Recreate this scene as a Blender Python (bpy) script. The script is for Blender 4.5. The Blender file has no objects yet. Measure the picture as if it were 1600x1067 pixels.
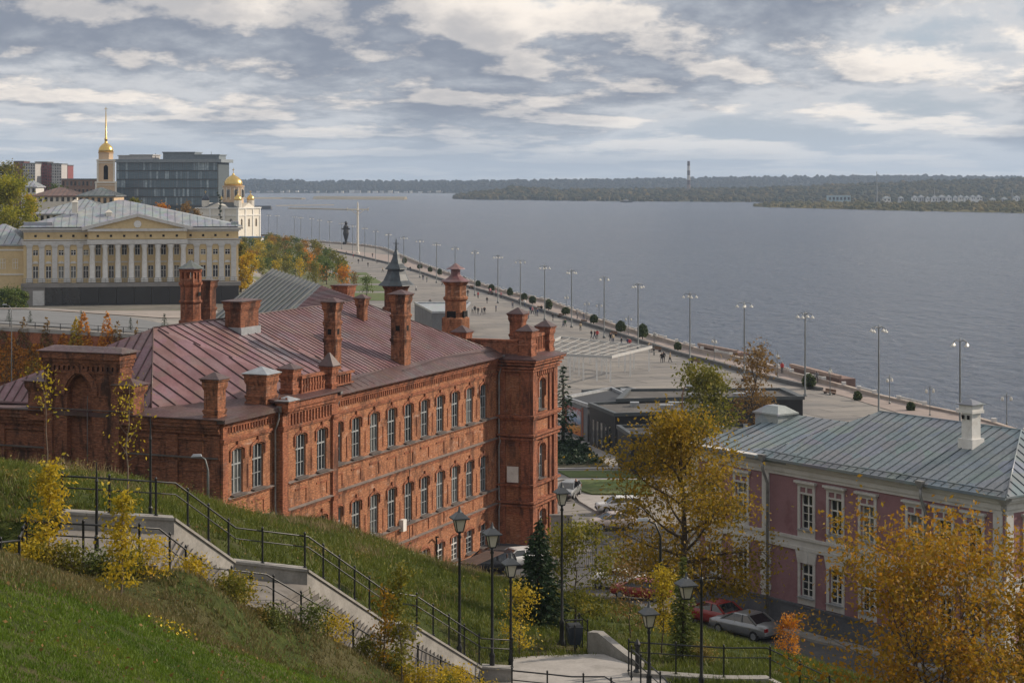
import bpy, math, random
import numpy as np
from mathutils import Vector, Matrix
R = math.radians
scene = bpy.context.scene
COL = scene.collection
# ------------------------------------------------------------ camera, sky, sun
F = 2900.0            # focal length in photo pixels (1600 wide)
HZ = 283.0            # horizon row
ZC = 31.0             # eye height over the promenade
cam = bpy.data.objects.new('camera', bpy.data.cameras.new('camera'))
COL.objects.link(cam); scene.camera = cam
cam.location = (0, 0, ZC); cam.rotation_euler = (R(90), 0, 0)
cam.data.sensor_width = 36; cam.data.lens = F/1600*36
cam.data.shift_y = -(533.5-HZ)/1600
cam.data.clip_start = 0.5; cam.data.clip_end = 40000
scene.view_settings.view_transform = 'Standard'
scene.view_settings.look = 'None'
scene.view_settings.exposure = 0.42
scene.view_settings.gamma = 1.0
SUN_EL, SUN_DIR = 27.0, (0.93, 0.36)      # sun low on the right, a little beyond the facades
sun = bpy.data.objects.new('sun', bpy.data.lights.new('sun', 'SUN'))
COL.objects.link(sun)
sun.data.energy = 3.3; sun.data.angle = R(1.0); sun.data.color = (1, .86, .70)
_sd = Vector((SUN_DIR[0], SUN_DIR[1], 0)).normalized()*math.cos(R(SUN_EL)); _sd.z = math.sin(R(SUN_EL))
sun.rotation_euler = _sd.to_track_quat('Z', 'Y').to_euler()
world = bpy.data.worlds.new('World'); scene.world = world; world.use_nodes = True

class NT:
    """small node-graph helper"""
    def __init__(s, tree): s.t = tree; s.n = tree.nodes; s.l = tree.links
    def node(s, typ, **kw):
        nd = s.n.new(typ)
        ins = kw.pop('ins', {})
        for k, v in kw.items(): setattr(nd, k, v)
        for k, v in ins.items(): s.put(nd.inputs[k], v)
        return nd
    def put(s, sock, v):
        if isinstance(v, bpy.types.NodeSocket): s.l.new(v, sock)
        elif isinstance(v, bpy.types.Node): s.l.new(v.outputs[0], sock)
        else:
            if isinstance(v, (tuple, list)) and len(v) == 3 and sock.type == 'RGBA': v = (*v, 1)
            sock.default_value = v
    def math(s, op, a, b=0.0, clamp=False):
        nd = s.node('ShaderNodeMath', operation=op, use_clamp=clamp); s.put(nd.inputs[0], a); s.put(nd.inputs[1], b); return nd.outputs[0]
    def vmath(s, op, a, b=(0, 0, 0)):
        nd = s.node('ShaderNodeVectorMath', operation=op); s.put(nd.inputs[0], a); s.put(nd.inputs[1], b); return nd.outputs[0]
    def mix(s, f, a, b, mode='MIX'):
        nd = s.node('ShaderNodeMix', data_type='RGBA', blend_type=mode); s.put(nd.inputs[0], f); s.put(nd.inputs[6], a); s.put(nd.inputs[7], b); return nd.outputs[2]
    def noise(s, vec, scale, detail=4, rough=.5, dist=0.0, out='Fac'):
        nd = s.node('ShaderNodeTexNoise'); nd.inputs['Scale'].default_value = scale; nd.inputs['Detail'].default_value = detail
        nd.inputs['Roughness'].default_value = rough; nd.inputs['Distortion'].default_value = dist
        if vec is not None: s.put(nd.inputs['Vector'], vec)
        return nd.outputs[out]
    def ramp(s, fac, stops, interp='LINEAR'):
        nd = s.node('ShaderNodeValToRGB'); cr = nd.color_ramp; cr.interpolation = interp
        while len(cr.elements) < len(stops): cr.elements.new(.5)
        for e, (p, c) in zip(cr.elements, stops):
            e.position = p; e.color = (*c, 1) if isinstance(c, (tuple, list)) else (c, c, c, 1)
        s.put(nd.inputs[0], fac); return nd.outputs[0]
    def range(s, v, a, b, c=0.0, d=1.0, kind='SMOOTHSTEP'):
        nd = s.node('ShaderNodeMapRange', interpolation_type=kind); s.put(nd.inputs[0], v)
        for i, q in enumerate((a, b, c, d)): nd.inputs[i+1].default_value = q
        return nd.outputs[0]

def build_world():
    world.node_tree.nodes.clear()
    g = NT(world.node_tree)
    tc = g.node('ShaderNodeTexCoord').outputs['Generated']
    sep = g.node('ShaderNodeSeparateXYZ', ins={0: tc})
    z = g.math('MAXIMUM', sep.outputs[2], 0.0)
    w = g.math('DIVIDE', z, g.math('ADD', z, 0.06))
    def field(dx, dz):
        v = g.node('ShaderNodeCombineXYZ', ins={0: g.math('ADD', sep.outputs[0], dx), 1: sep.outputs[1], 2: g.math('ADD', g.math('MULTIPLY', w, .78), dz)}).outputs[0]
        big = g.noise(v, 5.0, 2, .5, .0)
        fine = g.noise(v, 13.0, 12, .60, .0)
        return g.math('ADD', g.math('MULTIPLY', big, .47), g.math('MULTIPLY', fine, .53)), v
    n1, v1 = field(0.31, 3.67); n2, _ = field(0.320, 3.700)
    dn = g.math('SUBTRACT', n1, n2)
    dens = g.range(n1, .34, .44)
    sky = g.node('ShaderNodeTexSky', sky_type='NISHITA', sun_disc=False, sun_elevation=R(SUN_EL),
                 sun_rotation=math.atan2(SUN_DIR[0], SUN_DIR[1]), altitude=100, air_density=1.0, dust_density=2.0, ozone_density=1.5)
    skyc = g.vmath('SCALE', sky.outputs[0]); skyc.node.inputs[3].default_value = .085
    gap = g.mix(.8, skyc, (.33, .385, .46))
    core = g.mix(g.range(n1, .42, .58), (.42, .44, .47), (.19, .215, .265))
    lit = g.math('MULTIPLY', g.range(dn, -.018, .062), g.range(n1, .64, .46, .35, .95))
    cl = g.mix(lit, core, (.80, .725, .645))
    edge = g.math('MULTIPLY', g.range(n1, .385, .43), g.range(n1, .50, .44))
    cl = g.mix(g.math('MULTIPLY', edge, .25), cl, (.70, .67, .64))
    c = g.mix(dens, gap, cl)
    horizon = g.range(sep.outputs[2], 0.0, .045, .75, 0.0)
    c = g.mix(horizon, c, (.40, .46, .53))
    below = g.range(sep.outputs[2], -.02, 0.0, 1.0, 0.0)
    c = g.mix(below, c, (.20, .23, .26))
    bg = g.node('ShaderNodeBackground', ins={'Color': c, 'Strength': 1.0})
    g.node('ShaderNodeOutputWorld', ins={'Surface': bg.outputs[0]})
build_world()

# ------------------------------------------------------------ geometry helpers
def P(px, py, Y): return Vector(((px-800)/F*Y, Y, ZC-(py-HZ)/F*Y))
def atz(px, py, z):
    Y = F*(ZC-z)/(py-HZ); return Vector(((px-800)/F*Y, Y, z))
def ray(px, py): return Vector(((px-800)/F, 1.0, -(py-HZ)/F))
def hit(px, py, o, n):
    d = ray(px, py); c = Vector((0, 0, ZC)); t = (o-c).dot(n)/d.dot(n); return c+d*t

MATS = {}
class MB:
    """collects faces of ONE part and links them as one mesh object"""
    def __init__(s): s.v = []; s.f = []; s.m = []; s.cur = 0; s.sm = []
    def add(s, vs, fs, smooth=False):
        b = len(s.v); s.v.extend([tuple(q) for q in vs])
        for f in fs: s.f.append([b+i for i in f]); s.m.append(s.cur); s.sm.append(smooth)
        return s
    def poly(s, *pts): return s.add(pts, [list(range(len(pts)))])
    def box(s, x0, x1, y0, y1, z0, z1):
        if x0 > x1: x0, x1 = x1, x0
        if y0 > y1: y0, y1 = y1, y0
        return s.add([(x0,y0,z0),(x1,y0,z0),(x1,y1,z0),(x0,y1,z0),(x0,y0,z1),(x1,y0,z1),(x1,y1,z1),(x0,y1,z1)],
                     [(3,2,1,0),(4,5,6,7),(0,1,5,4),(1,2,6,5),(2,3,7,6),(3,0,4,7)])
    def hexa(s, bot, top):
        n = len(bot)
        return s.add(list(bot)+list(top), [list(range(n))[::-1], list(range(n, 2*n))]+[(i, (i+1) % n, n+(i+1) % n, n+i) for i in range(n)])
    def frus(s, cx, cy, z0, z1, a0, b0, a1, b1):
        r = lambda a, b, z: [(cx-a, cy-b, z), (cx+a, cy-b, z), (cx+a, cy+b, z), (cx-a, cy+b, z)]
        return s.hexa(r(a0, b0, z0), r(a1, b1, z1))
    def beam(s, p, q, w, h=None, up=(0, 0, 1)):
        p, q = Vector(p), Vector(q); d = (q-p)
        if d.length < 1e-6: return s
        d.normalize(); h = w if h is None else h
        u = Vector(up); x = d.cross(u)
        if x.length < 1e-4: x = d.cross(Vector((1, 0, 0)))
        x.normalize(); y = x.cross(d)
        c = [(-1,-1),(1,-1),(1,1),(-1,1)]
        return s.hexa([p+x*a*w/2+y*b*h/2 for a, b in c], [q+x*a*w/2+y*b*h/2 for a, b in c])
    def tube(s, pts, rad, n=6, cap=True, smooth=True):
        pts = [Vector(p) for p in pts]
        if not isinstance(rad, (list, tuple)): rad = [rad]*len(pts)
        rings = []; ref = Vector((.31, .17, .93))
        for i, p in enumerate(pts):
            d = (pts[min(i+1, len(pts)-1)]-pts[max(i-1, 0)])
            if d.length < 1e-9: d = Vector((0, 0, 1))
            d.normalize(); x = d.cross(Vector((0, 1, 0)) if abs(d.y) < .9 else Vector((1, 0, 0))).normalized(); y = x.cross(d)
            rings.append([p+(x*math.cos(a)+y*math.sin(a))*rad[i] for a in [2*math.pi*k/n for k in range(n)]])
        vs = [q for r in rings for q in r]; fs = []
        for i in range(len(pts)-1):
            for k in range(n): fs.append((i*n+k, i*n+(k+1) % n, (i+1)*n+(k+1) % n, (i+1)*n+k))
        s.add(vs, fs, smooth)
        if cap:
            b = len(s.v)-len(vs)
            s.f.append([b+k for k in range(n)][::-1]); s.m.append(s.cur); s.sm.append(False)
            s.f.append([b+len(vs)-n+k for k in range(n)]); s.m.append(s.cur); s.sm.append(False)
        return s
    def lathe(s, prof, n=12, c=(0, 0, 0), phase=0.0, smooth=False, sx=1, sy=1):
        vs = []; fs = []
        for r, z in prof:
            for k in range(n):
                a = 2*math.pi*k/n+phase; vs.append((c[0]+r*math.cos(a)*sx, c[1]+r*math.sin(a)*sy, c[2]+z))
        for i in range(len(prof)-1):
            for k in range(n): fs.append((i*n+k, i*n+(k+1) % n, (i+1)*n+(k+1) % n, (i+1)*n+k))
        fs.append(list(range(n))[::-1]); fs.append([(len(prof)-1)*n+k for k in range(n)])
        return s.add(vs, fs, smooth)
    def np(s, V, Fc):
        b = len(s.v); s.v.extend(map(tuple, V)); 
        for f in Fc: s.f.append([b+int(i) for i in f]); s.m.append(s.cur); s.sm.append(False)
        return s
    def mesh(s, name, mats):
        me = bpy.data.meshes.new(name); me.from_pydata(s.v, [], s.f)
        for m in (mats if isinstance(mats, (list, tuple)) else [mats]): me.materials.append(m)
        n = len(me.polygons)
        if n:
            me.polygons.foreach_set('material_index', s.m); me.polygons.foreach_set('use_smooth', s.sm)
            uv = me.uv_layers.new(name='uv')
            co = np.array(s.v, dtype=np.float64)
            li = np.empty(len(me.loops), dtype=np.int32); me.loops.foreach_get('vertex_index', li)
            nr = np.empty(n*3); me.polygons.foreach_get('normal', nr); nr = nr.reshape(-1, 3)
            lt = np.empty(n, dtype=np.int32); me.polygons.foreach_get('loop_total', lt)
            pn = np.repeat(nr, lt, axis=0); lc = co[li]
            hl = np.hypot(pn[:, 0], pn[:, 1])+1e-9
            tx, ty = -pn[:, 1]/hl, pn[:, 0]/hl
            vert = np.abs(pn[:, 2]) < .8
            U = np.where(vert, lc[:, 0]*tx+lc[:, 1]*ty, lc[:, 0]); V = np.where(vert, lc[:, 2], lc[:, 1])
            uv.data.foreach_set('uv', np.stack([U, V], 1).astype(np.float32).ravel())
        me.update(); return me
    def build(s, name, mats, parent=None, loc=None, rot=None):
        o = bpy.data.objects.new(name, s.mesh(name, mats)); COL.objects.link(o)
        if parent: o.parent = parent
        if loc is not None: o.location = loc
        if rot is not None: o.rotation_euler = rot if isinstance(rot, (tuple, list)) else (0, 0, rot)
        return o
def tag(o, label=None, cat=None, group=None, kind=None):
    if label: o['label'] = label
    if cat: o['category'] = cat
    if group: o['group'] = group
    if kind: o['kind'] = kind
    return o
def thing(name, label, cat, loc=(0, 0, 0), rz=0.0, group=None):
    o = bpy.data.objects.new(name, None); COL.objects.link(o); o.empty_display_size = .5
    o.location = loc; o.rotation_euler = (0, 0, rz); return tag(o, label, cat, group)
def kids(o, table={}):
    return [c for c in bpy.data.objects if c.parent == o]
def copy_part(o, parent, ch):
    c = o.copy(); COL.objects.link(c); c.parent = parent
    for k in ch.get(o.name, []): copy_part(k, c, ch)
    return c
def snapshot(root):
    t = {}
    def rec(o):
        k = kids(o); t[o.name] = k
        for c in k: rec(c)
    rec(root); return t
def dup(root, ch, loc, rz=None, label=None, scale=None, group=None):
    r = root.copy(); COL.objects.link(r); r.location = loc
    if rz is not None: r.rotation_euler = (0, 0, rz)
    if scale is not None: r.scale = scale if isinstance(scale, (tuple, list)) else (scale,)*3
    if label: r['label'] = label
    if group: r['group'] = group
    for k in ch.get(root.name, []): copy_part(k, r, ch)
    return r
ORD = ['first','second','third','fourth','fifth','sixth','seventh','eighth','ninth','tenth','eleventh','twelfth','thirteenth','fourteenth',
       'fifteenth','sixteenth','seventeenth','eighteenth','nineteenth','twentieth','twenty-first','twenty-second','twenty-third','twenty-fourth',
       'twenty-fifth','twenty-sixth','twenty-seventh','twenty-eighth','twenty-ninth','thirtieth','thirty-first','thirty-second','thirty-third',
       'thirty-fourth','thirty-fifth','thirty-sixth','thirty-seventh','thirty-eighth','thirty-ninth','fortieth','forty-first','forty-second',
       'forty-third','forty-fourth','forty-fifth','forty-sixth','forty-seventh','forty-eighth','forty-ninth','fiftieth']

# ------------------------------------------------------------ materials
def mat(name, color, rough=.8, metal=0.0, var=.15, vscale=1.5, bump=0.0, bscale=20, spec=.5, coords='Object', dirt=None):
    """plain material with two octaves of procedural variation"""
    if name in MATS: return MATS[name]
    m = bpy.data.materials.new(name); m.use_nodes = True; g = NT(m.node_tree); g.n.clear()
    tc = g.node('ShaderNodeTexCoord').outputs[coords]
    n = g.noise(tc, vscale, 6, .6)
    n2 = g.noise(tc, vscale*9, 3, .6)
    f = g.math('ADD', g.math('MULTIPLY', n, .65), g.math('MULTIPLY', n2, .35))
    lo = tuple(c*(1-var*1.6) for c in color); hi = tuple(min(1, c*(1+var*1.6)) for c in color)
    c = g.mix(g.range(f, .32, .68, kind='LINEAR'), lo, hi)
    if dirt: c = g.mix(g.range(g.noise(tc, dirt[1], 5, .65), .52, .66, 0, dirt[2]), c, dirt[0])
    b = g.node('ShaderNodeBsdfPrincipled', ins={'Base Color': c, 'Roughness': rough, 'Metallic': metal, 'Specular IOR Level': spec})
    if bump:
        bp = g.node('ShaderNodeBump', ins={'Strength': 1.0, 'Distance': bump, 'Height': g.noise(tc, bscale, 4, .6)}); g.put(b.inputs['Normal'], bp.outputs[0])
    g.node('ShaderNodeOutputMaterial', ins={'Surface': b.outputs[0]})
    MATS[name] = m; return m

def brick_mat(name, c1, c2, mortar, dark=(.05, .03, .025), darkamt=.5, pale=.25, bw=.27, bh=.09):
    m = bpy.data.materials.new(name); m.use_nodes = True; g = NT(m.node_tree); g.n.clear()
    t = g.node('ShaderNodeTexCoord'); uv = t.outputs['UV']; ob = t.outputs['Object']
    br = g.node('ShaderNodeTexBrick', ins={'Vector': uv, 'Color1': c1, 'Color2': c2, 'Mortar': mortar, 'Scale': 1.0, 'Mortar Size': .010, 'Mortar Smooth': .3,
                                           'Bias': -.1, 'Brick Width': bw, 'Row Height': bh})
    mp = g.node('ShaderNodeMapping', ins={'Vector': uv}); mp.inputs['Scale'].default_value = (3.6, 11.0, 1)
    per = g.noise(mp.outputs[0], 1.0, 2, .7)
    c = g.mix(g.range(per, .3, .7, 0, 1), g.vmath('MULTIPLY', br.outputs[0], (.62, .60, .60)), g.vmath('MULTIPLY', br.outputs[0], (1.28, 1.25, 1.2)))
    mp2 = g.node('ShaderNodeMapping', ins={'Vector': uv}); mp2.inputs['Scale'].default_value = (.5, .16, 1)
    st = g.noise(mp2.outputs[0], 2.2, 6, .68, .3)
    c = g.mix(g.range(st, .47, .64, 0, darkamt), c, dark)
    mp3 = g.node('ShaderNodeMapping', ins={'Vector': uv}); mp3.inputs['Scale'].default_value = (.35, .9, 1)
    ef = g.noise(mp3.outputs[0], 2.0, 7, .7, .5)
    c = g.mix(g.range(ef, .56, .72, 0, pale), c, (.55, .42, .35))
    b = g.node('ShaderNodeBsdfPrincipled', ins={'Base Color': c, 'Roughness': .92, 'Specular IOR Level': .2})
    bp = g.node('ShaderNodeBump', ins={'Strength': .7, 'Distance': .02, 'Height': g.math('ADD', br.outputs[1], g.math('MULTIPLY', per, -1.2))})
    g.put(b.inputs['Normal'], bp.outputs[0])
    g.node('ShaderNodeOutputMaterial', ins={'Surface': b.outputs[0]})
    MATS[name] = m; return m

def leaf_mat(name, stops, trans=.35, vscale=.5):
    """foliage: every leaf its own tone, plus clumps of tone through the crown"""
    m = bpy.data.materials.new(name); m.use_nodes = True; g = NT(m.node_tree); g.n.clear()
    geo = g.node('ShaderNodeNewGeometry'); tc = g.node('ShaderNodeTexCoord')
    oi = g.node('ShaderNodeObjectInfo')
    f = g.math('ADD', g.math('MULTIPLY', geo.outputs['Random Per Island'], .45), g.math('MULTIPLY', g.range(g.noise(tc.outputs['Object'], vscale, 3, .6), .3, .7, kind='LINEAR'), .55))
    f = g.math('ADD', f, g.math('MULTIPLY', g.math('SUBTRACT', oi.outputs['Random'], .5), .18))
    k = len(stops)-1
    c = g.ramp(f, [(i/k, s) for i, s in enumerate(stops)])
    d = g.node('ShaderNodeBsdfPrincipled', ins={'Base Color': c, 'Roughness': .6, 'Specular IOR Level': .25})
    tr = g.node('ShaderNodeBsdfTranslucent', ins={'Color': c})
    mx = g.node('ShaderNodeMixShader', ins={0: trans, 1: d.outputs[0], 2: tr.outputs[0]})
    g.node('ShaderNodeOutputMaterial', ins={'Surface': mx.outputs[0]})
    MATS[name] = m; return m

def roof_mat(name, ca, cb, rough=.42, patch=None, plate=.65):
    """painted sheet metal in plates, each with its own tone"""
    m = bpy.data.materials.new(name); m.use_nodes = True; g = NT(m.node_tree); g.n.clear()
    t = g.node('ShaderNodeTexCoord'); ob = t.outputs['Object']
    n = g.noise(ob, .45, 6, .6); n2 = g.noise(ob, 5.0, 4, .6)
    c = g.mix(g.range(n, .35, .65), ca, cb)
    c = g.mix(g.range(n2, .3, .7, 0, .3), c, tuple(q*.6 for q in ca))
    vo = g.node('ShaderNodeTexVoronoi', feature='F1'); g.put(vo.inputs['Vector'], ob); vo.inputs['Scale'].default_value = .8
    c = g.mix(.16, c, g.vmath('MULTIPLY', vo.outputs['Color'], (.5, .5, .5)), 'OVERLAY')
    if patch: c = g.mix(g.range(g.noise(ob, .22, 5, .7, .6), .55, .66, 0, .55), c, patch)
    b = g.node('ShaderNodeBsdfPrincipled', ins={'Base Color': c, 'Roughness': g.range(n2, .3, .7, rough-.06, rough+.14), 'Specular IOR Level': .5})
    bp = g.node('ShaderNodeBump', ins={'Strength': .6, 'Distance': .05, 'Height': g.noise(ob, 1.6, 3, .5)}); g.put(b.inputs['Normal'], bp.outputs[0])
    g.node('ShaderNodeOutputMaterial', ins={'Surface': b.outputs[0]})
    MATS[name] = m; return m

def glass_mat(name, ca=(.016, .020, .026), cb=(.20, .21, .20), rough=.06):
    m = bpy.data.materials.new(name); m.use_nodes = True; g = NT(m.node_tree); g.n.clear()
    geo = g.node('ShaderNodeNewGeometry'); oi = g.node('ShaderNodeObjectInfo'); tc = g.node('ShaderNodeTexCoord')
    r = g.math('FRACT', g.math('ADD', geo.outputs['Random Per Island'], oi.outputs['Random']))
    c = g.mix(g.range(r, .62, 1.0), ca, cb)
    c = g.mix(g.range(g.noise(tc.outputs['Object'], .9, 2), .4, .65, 0, .5), c, ca)
    b = g.node('ShaderNodeBsdfPrincipled', ins={'Base Color': c, 'Roughness': rough, 'Specular IOR Level': .9})
    bp = g.node('ShaderNodeBump', ins={'Strength': .25, 'Distance': .02, 'Height': g.noise(tc.outputs['Object'], 1.1, 2)}); g.put(b.inputs['Normal'], bp.outputs[0])
    g.node('ShaderNodeOutputMaterial', ins={'Surface': b.outputs[0]})
    MATS[name] = m; return m

BRICK = brick_mat('red_brick', (.44, .180, .085), (.31, .115, .055), (.32, .22, .16), darkamt=.62, pale=.50)
BRICK_STACK = brick_mat('stack_brick', (.38, .15, .075), (.26, .095, .05), (.22, .15, .11), darkamt=.96, pale=.30)
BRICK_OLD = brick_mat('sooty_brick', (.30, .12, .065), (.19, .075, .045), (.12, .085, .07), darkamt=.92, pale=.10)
BRICK_TRIM = brick_mat('brick_trim', (.40, .145, .075), (.29, .10, .055), (.20, .13, .10), darkamt=.75, pale=.25)
ROOF_RED = roof_mat('red_sheet_roof', (.175, .088, .092), (.255, .155, .165), patch=(.15, .16, .18))
ROOF_SEAM = mat('roof_seam', (.05, .024, .026), .5, var=.3)
ROOF_BROWN = roof_mat('brown_sheet_roof', (.085, .045, .042), (.13, .075, .07), patch=(.10, .095, .095))
ROOF_GREY = roof_mat('grey_sheet_roof', (.10, .12, .125), (.17, .19, .19), patch=(.05, .047, .044))
ROOF_BLUE = roof_mat('bluegrey_sheet_roof', (.20, .24, .265), (.25, .285, .305), rough=.38)
ROOF_PALE = roof_mat('pale_sheet_roof', (.30, .33, .36), (.40, .43, .45), rough=.5)
SEAM_BLUE = mat('bluegrey_seam', (.055, .075, .09), .5)
SEAM_GREY = mat('grey_seam', (.06, .07, .075), .5)
SEAM_PALE = mat('pale_seam', (.22, .24, .26), .5)
GLASS = glass_mat('window_glass')
GLASS_C = glass_mat('curtain_glass', (.09, .14, .175), (.36, .45, .50), .18)
FRAME = mat('painted_window_frame', (.30, .32, .33), .5, var=.25)
WHITE = mat('white_paint', (.70, .69, .66), .6, var=.08, dirt=((.42, .38, .33), 1.2, .35))
WHITE_W = mat('white_render', (.56, .55, .53), .8, var=.07, dirt=((.36, .34, .31), .8, .4))
PINK = mat('mauve_render', (.275, .150, .168), .85, var=.09, vscale=.8, dirt=((.17, .07, .075), .5, .5))
PLINTH = mat('grey_plinth_stone', (.10, .105, .12), .85, var=.18, bump=.01, bscale=6)
YELLOW = mat('yellow_render', (.60, .46, .25), .85, var=.07, dirt=((.42, .31, .17), .4, .5))
CREAM = mat('cream_render', (.66, .62, .54), .8, var=.07)
OCHRE = mat('ochre_render', (.56, .41, .27), .8, var=.08)
GOLD = mat('gilded_metal', (.66, .46, .15), .3, metal=.9, var=.1)
DARKMETAL = mat('black_painted_iron', (.012, .014, .017), .42, var=.3, vscale=6)
STEEL = mat('grey_steel_pole', (.16, .17, .17), .5, metal=.3, var=.2)
TIN = mat('weathered_tin', (.38, .40, .42), .4, metal=.5, var=.2)
PIPE = mat('zinc_downpipe', (.25, .25, .25), .5, metal=.3, var=.25, vscale=3)
CONC = mat('pale_concrete', (.27, .258, .24), .9, var=.2, vscale=1.2, bump=.006, bscale=30, dirt=((.22, .20, .18), 1.4, .55))
PAVE = mat('grey_stone_paving', (.34, .32, .30), .9, var=.14, vscale=.8, bump=.006, bscale=14, dirt=((.2, .19, .17), .7, .5))
ASPHALT = mat('asphalt', (.085, .085, .088), .9, var=.16, vscale=.5, bump=.005, bscale=40, dirt=((.13, .125, .12), .25, .7))
BARK = mat('tree_bark', (.075, .055, .042), .95, var=.3, vscale=6, bump=.02, bscale=12)
BARK_L = mat('pale_bark', (.17, .13, .10), .95, var=.3, vscale=5)
BLACK = mat('black_cladding', (.010, .011, .014), .55, var=.25, vscale=.8)
BLACK_GRANITE = glass_mat('black_polished_stone', (.012, .013, .016), (.03, .03, .032), .22)
LAMP_GLASS = mat('frosted_lamp_glass', (.62, .60, .54), .25, var=.08)
TYRE = mat('tyre_rubber', (.015, .015, .016), .8)
# ============================================================ THE GROUND
def smooth(a, b, x):
    t = np.clip((np.asarray(x, float)-a)/(b-a), 0, 1); return t*t*(3-2*t)
def D_(px, py, z): return F*(ZC-z)/(py-HZ)
# stairs: (px, py of the kerb top, z) on the far side, (px, py of the foot of the near railing) on the near side
KB = [(95, 803, 20.75), (135, 805, 20.7), (272, 813, 20.4), (367, 880, 18.35), (480, 893, 17.95), (602, 974, 14.75), (650, 981, 14.5), (752, 1044, 11.75), (800, 1047, 11.7)]
FLOOR_DROP = .45
FB = [(40, 874), (90, 876), (247, 884), (325, 940), (415, 950), (585, 1046), (640, 1056), (775, 1118), (800, 1121)]
BACK = [atz(a, b, z) for a, b, z in KB]
FRONT = [atz(a, b, z-FLOOR_DROP) for (a, b), (_, _, z) in zip(FB, KB)]
CP = []
def cp(px, py, D): v = P(px, py, D); CP.append((v.x, v.y, v.z))
for b, f in zip(BACK, FRONT):
    CP.append((b.x-.1, b.y+1.0, b.z-.25)); CP.append((f.x-.2, f.y-.9, f.z-.15)); m = (b+f)/2; CP.append((m.x, m.y, f.z-.75))
for a in [(0,1067,30),(300,1067,38),(500,1067,48),(0,900,40),(150,915,47),(0,800,52),(250,965,49),(350,1005,52.5),(450,1035,55),(600,1075,59),(700,1100,64),
          (0,727,74),(100,745,76),(190,752,78),(270,765,80),(300,1200,26),(700,1250,42),(850,1200,52),(340,800,92),(430,812,104),(500,852,108),(560,868,110),(650,888,113),(700,898,114),(760,903,114),(830,915,110),
          (900,935,100),(1000,950,99),(1100,985,95),(1200,1014,89),(1300,1064,80),(900,980,88),(1050,1030,80),(1150,1040,79),(1400,1120,68),(1500,1250,58),(1600,1180,66),(1060,1085,70),(1250,1095,70),(930,1150,66)]: cp(*a)
CP += [(0,2,29.4),(-6,0,29.4),(8,2,28.6),(-14,18,26.2),(0,20,25.3),(14,20,23.5),(-25,50,24),(30,45,17.5),(-35,75,21.5),(45,70,9),(-45,95,16),(-60,120,13),
       (-34,113,11.6),(-26,110,11.2),(-18,109,10.6),(-15,113.5,10),(-12,121,8.8),(-9,127,6.0),(-6,134,2.6),(-4,141,1.1),(4,141,1),(10,135,1.4),(0,128,2.6),(3,121,4.0),
       (13,112,4.6),(15,108,4.9),(20,101.5,5.0),(25,94.5,5.1),(10,117,3.6),(6,127,2.0),(30,88,5.3),(36,80,5.8),(22,91.5,5.3),(17.5,97.5,5.1),(13,103.5,4.9),(9,109,4.6),(30,110,4.5),(45,100,4.5),(8,145,1),(30,140,1),(60,120,2),(-2,150,1)]
LANDZ = KB[-1][2]-FLOOR_DROP-.02
LANDP = [(v.x, v.y) for v in (atz(a, b, LANDZ) for a, b in ((796,1029),(860,1026),(925,1024),(944,1024.5),(990,1043),(1034,1062),(1078,1118),(960,1132),(786,1122)))]
CPA = np.array(CP)
_c2 = 3.0**2
def _phi(dx, dy): return np.sqrt(dx*dx+dy*dy+_c2)
_A = _phi(CPA[:, 0][:, None]-CPA[:, 0], CPA[:, 1][:, None]-CPA[:, 1]); NC = len(CPA)
_M = np.zeros((NC+3, NC+3)); _M[:NC, :NC] = _A-np.eye(NC)*.25; _M[:NC, NC] = 1; _M[:NC, NC+1:] = CPA[:, :2]; _M[NC, :NC] = 1; _M[NC+1:, :NC] = CPA[:, :2].T
_W = np.linalg.solve(_M, np.concatenate([CPA[:, 2], [0, 0, 0]]))
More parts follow.
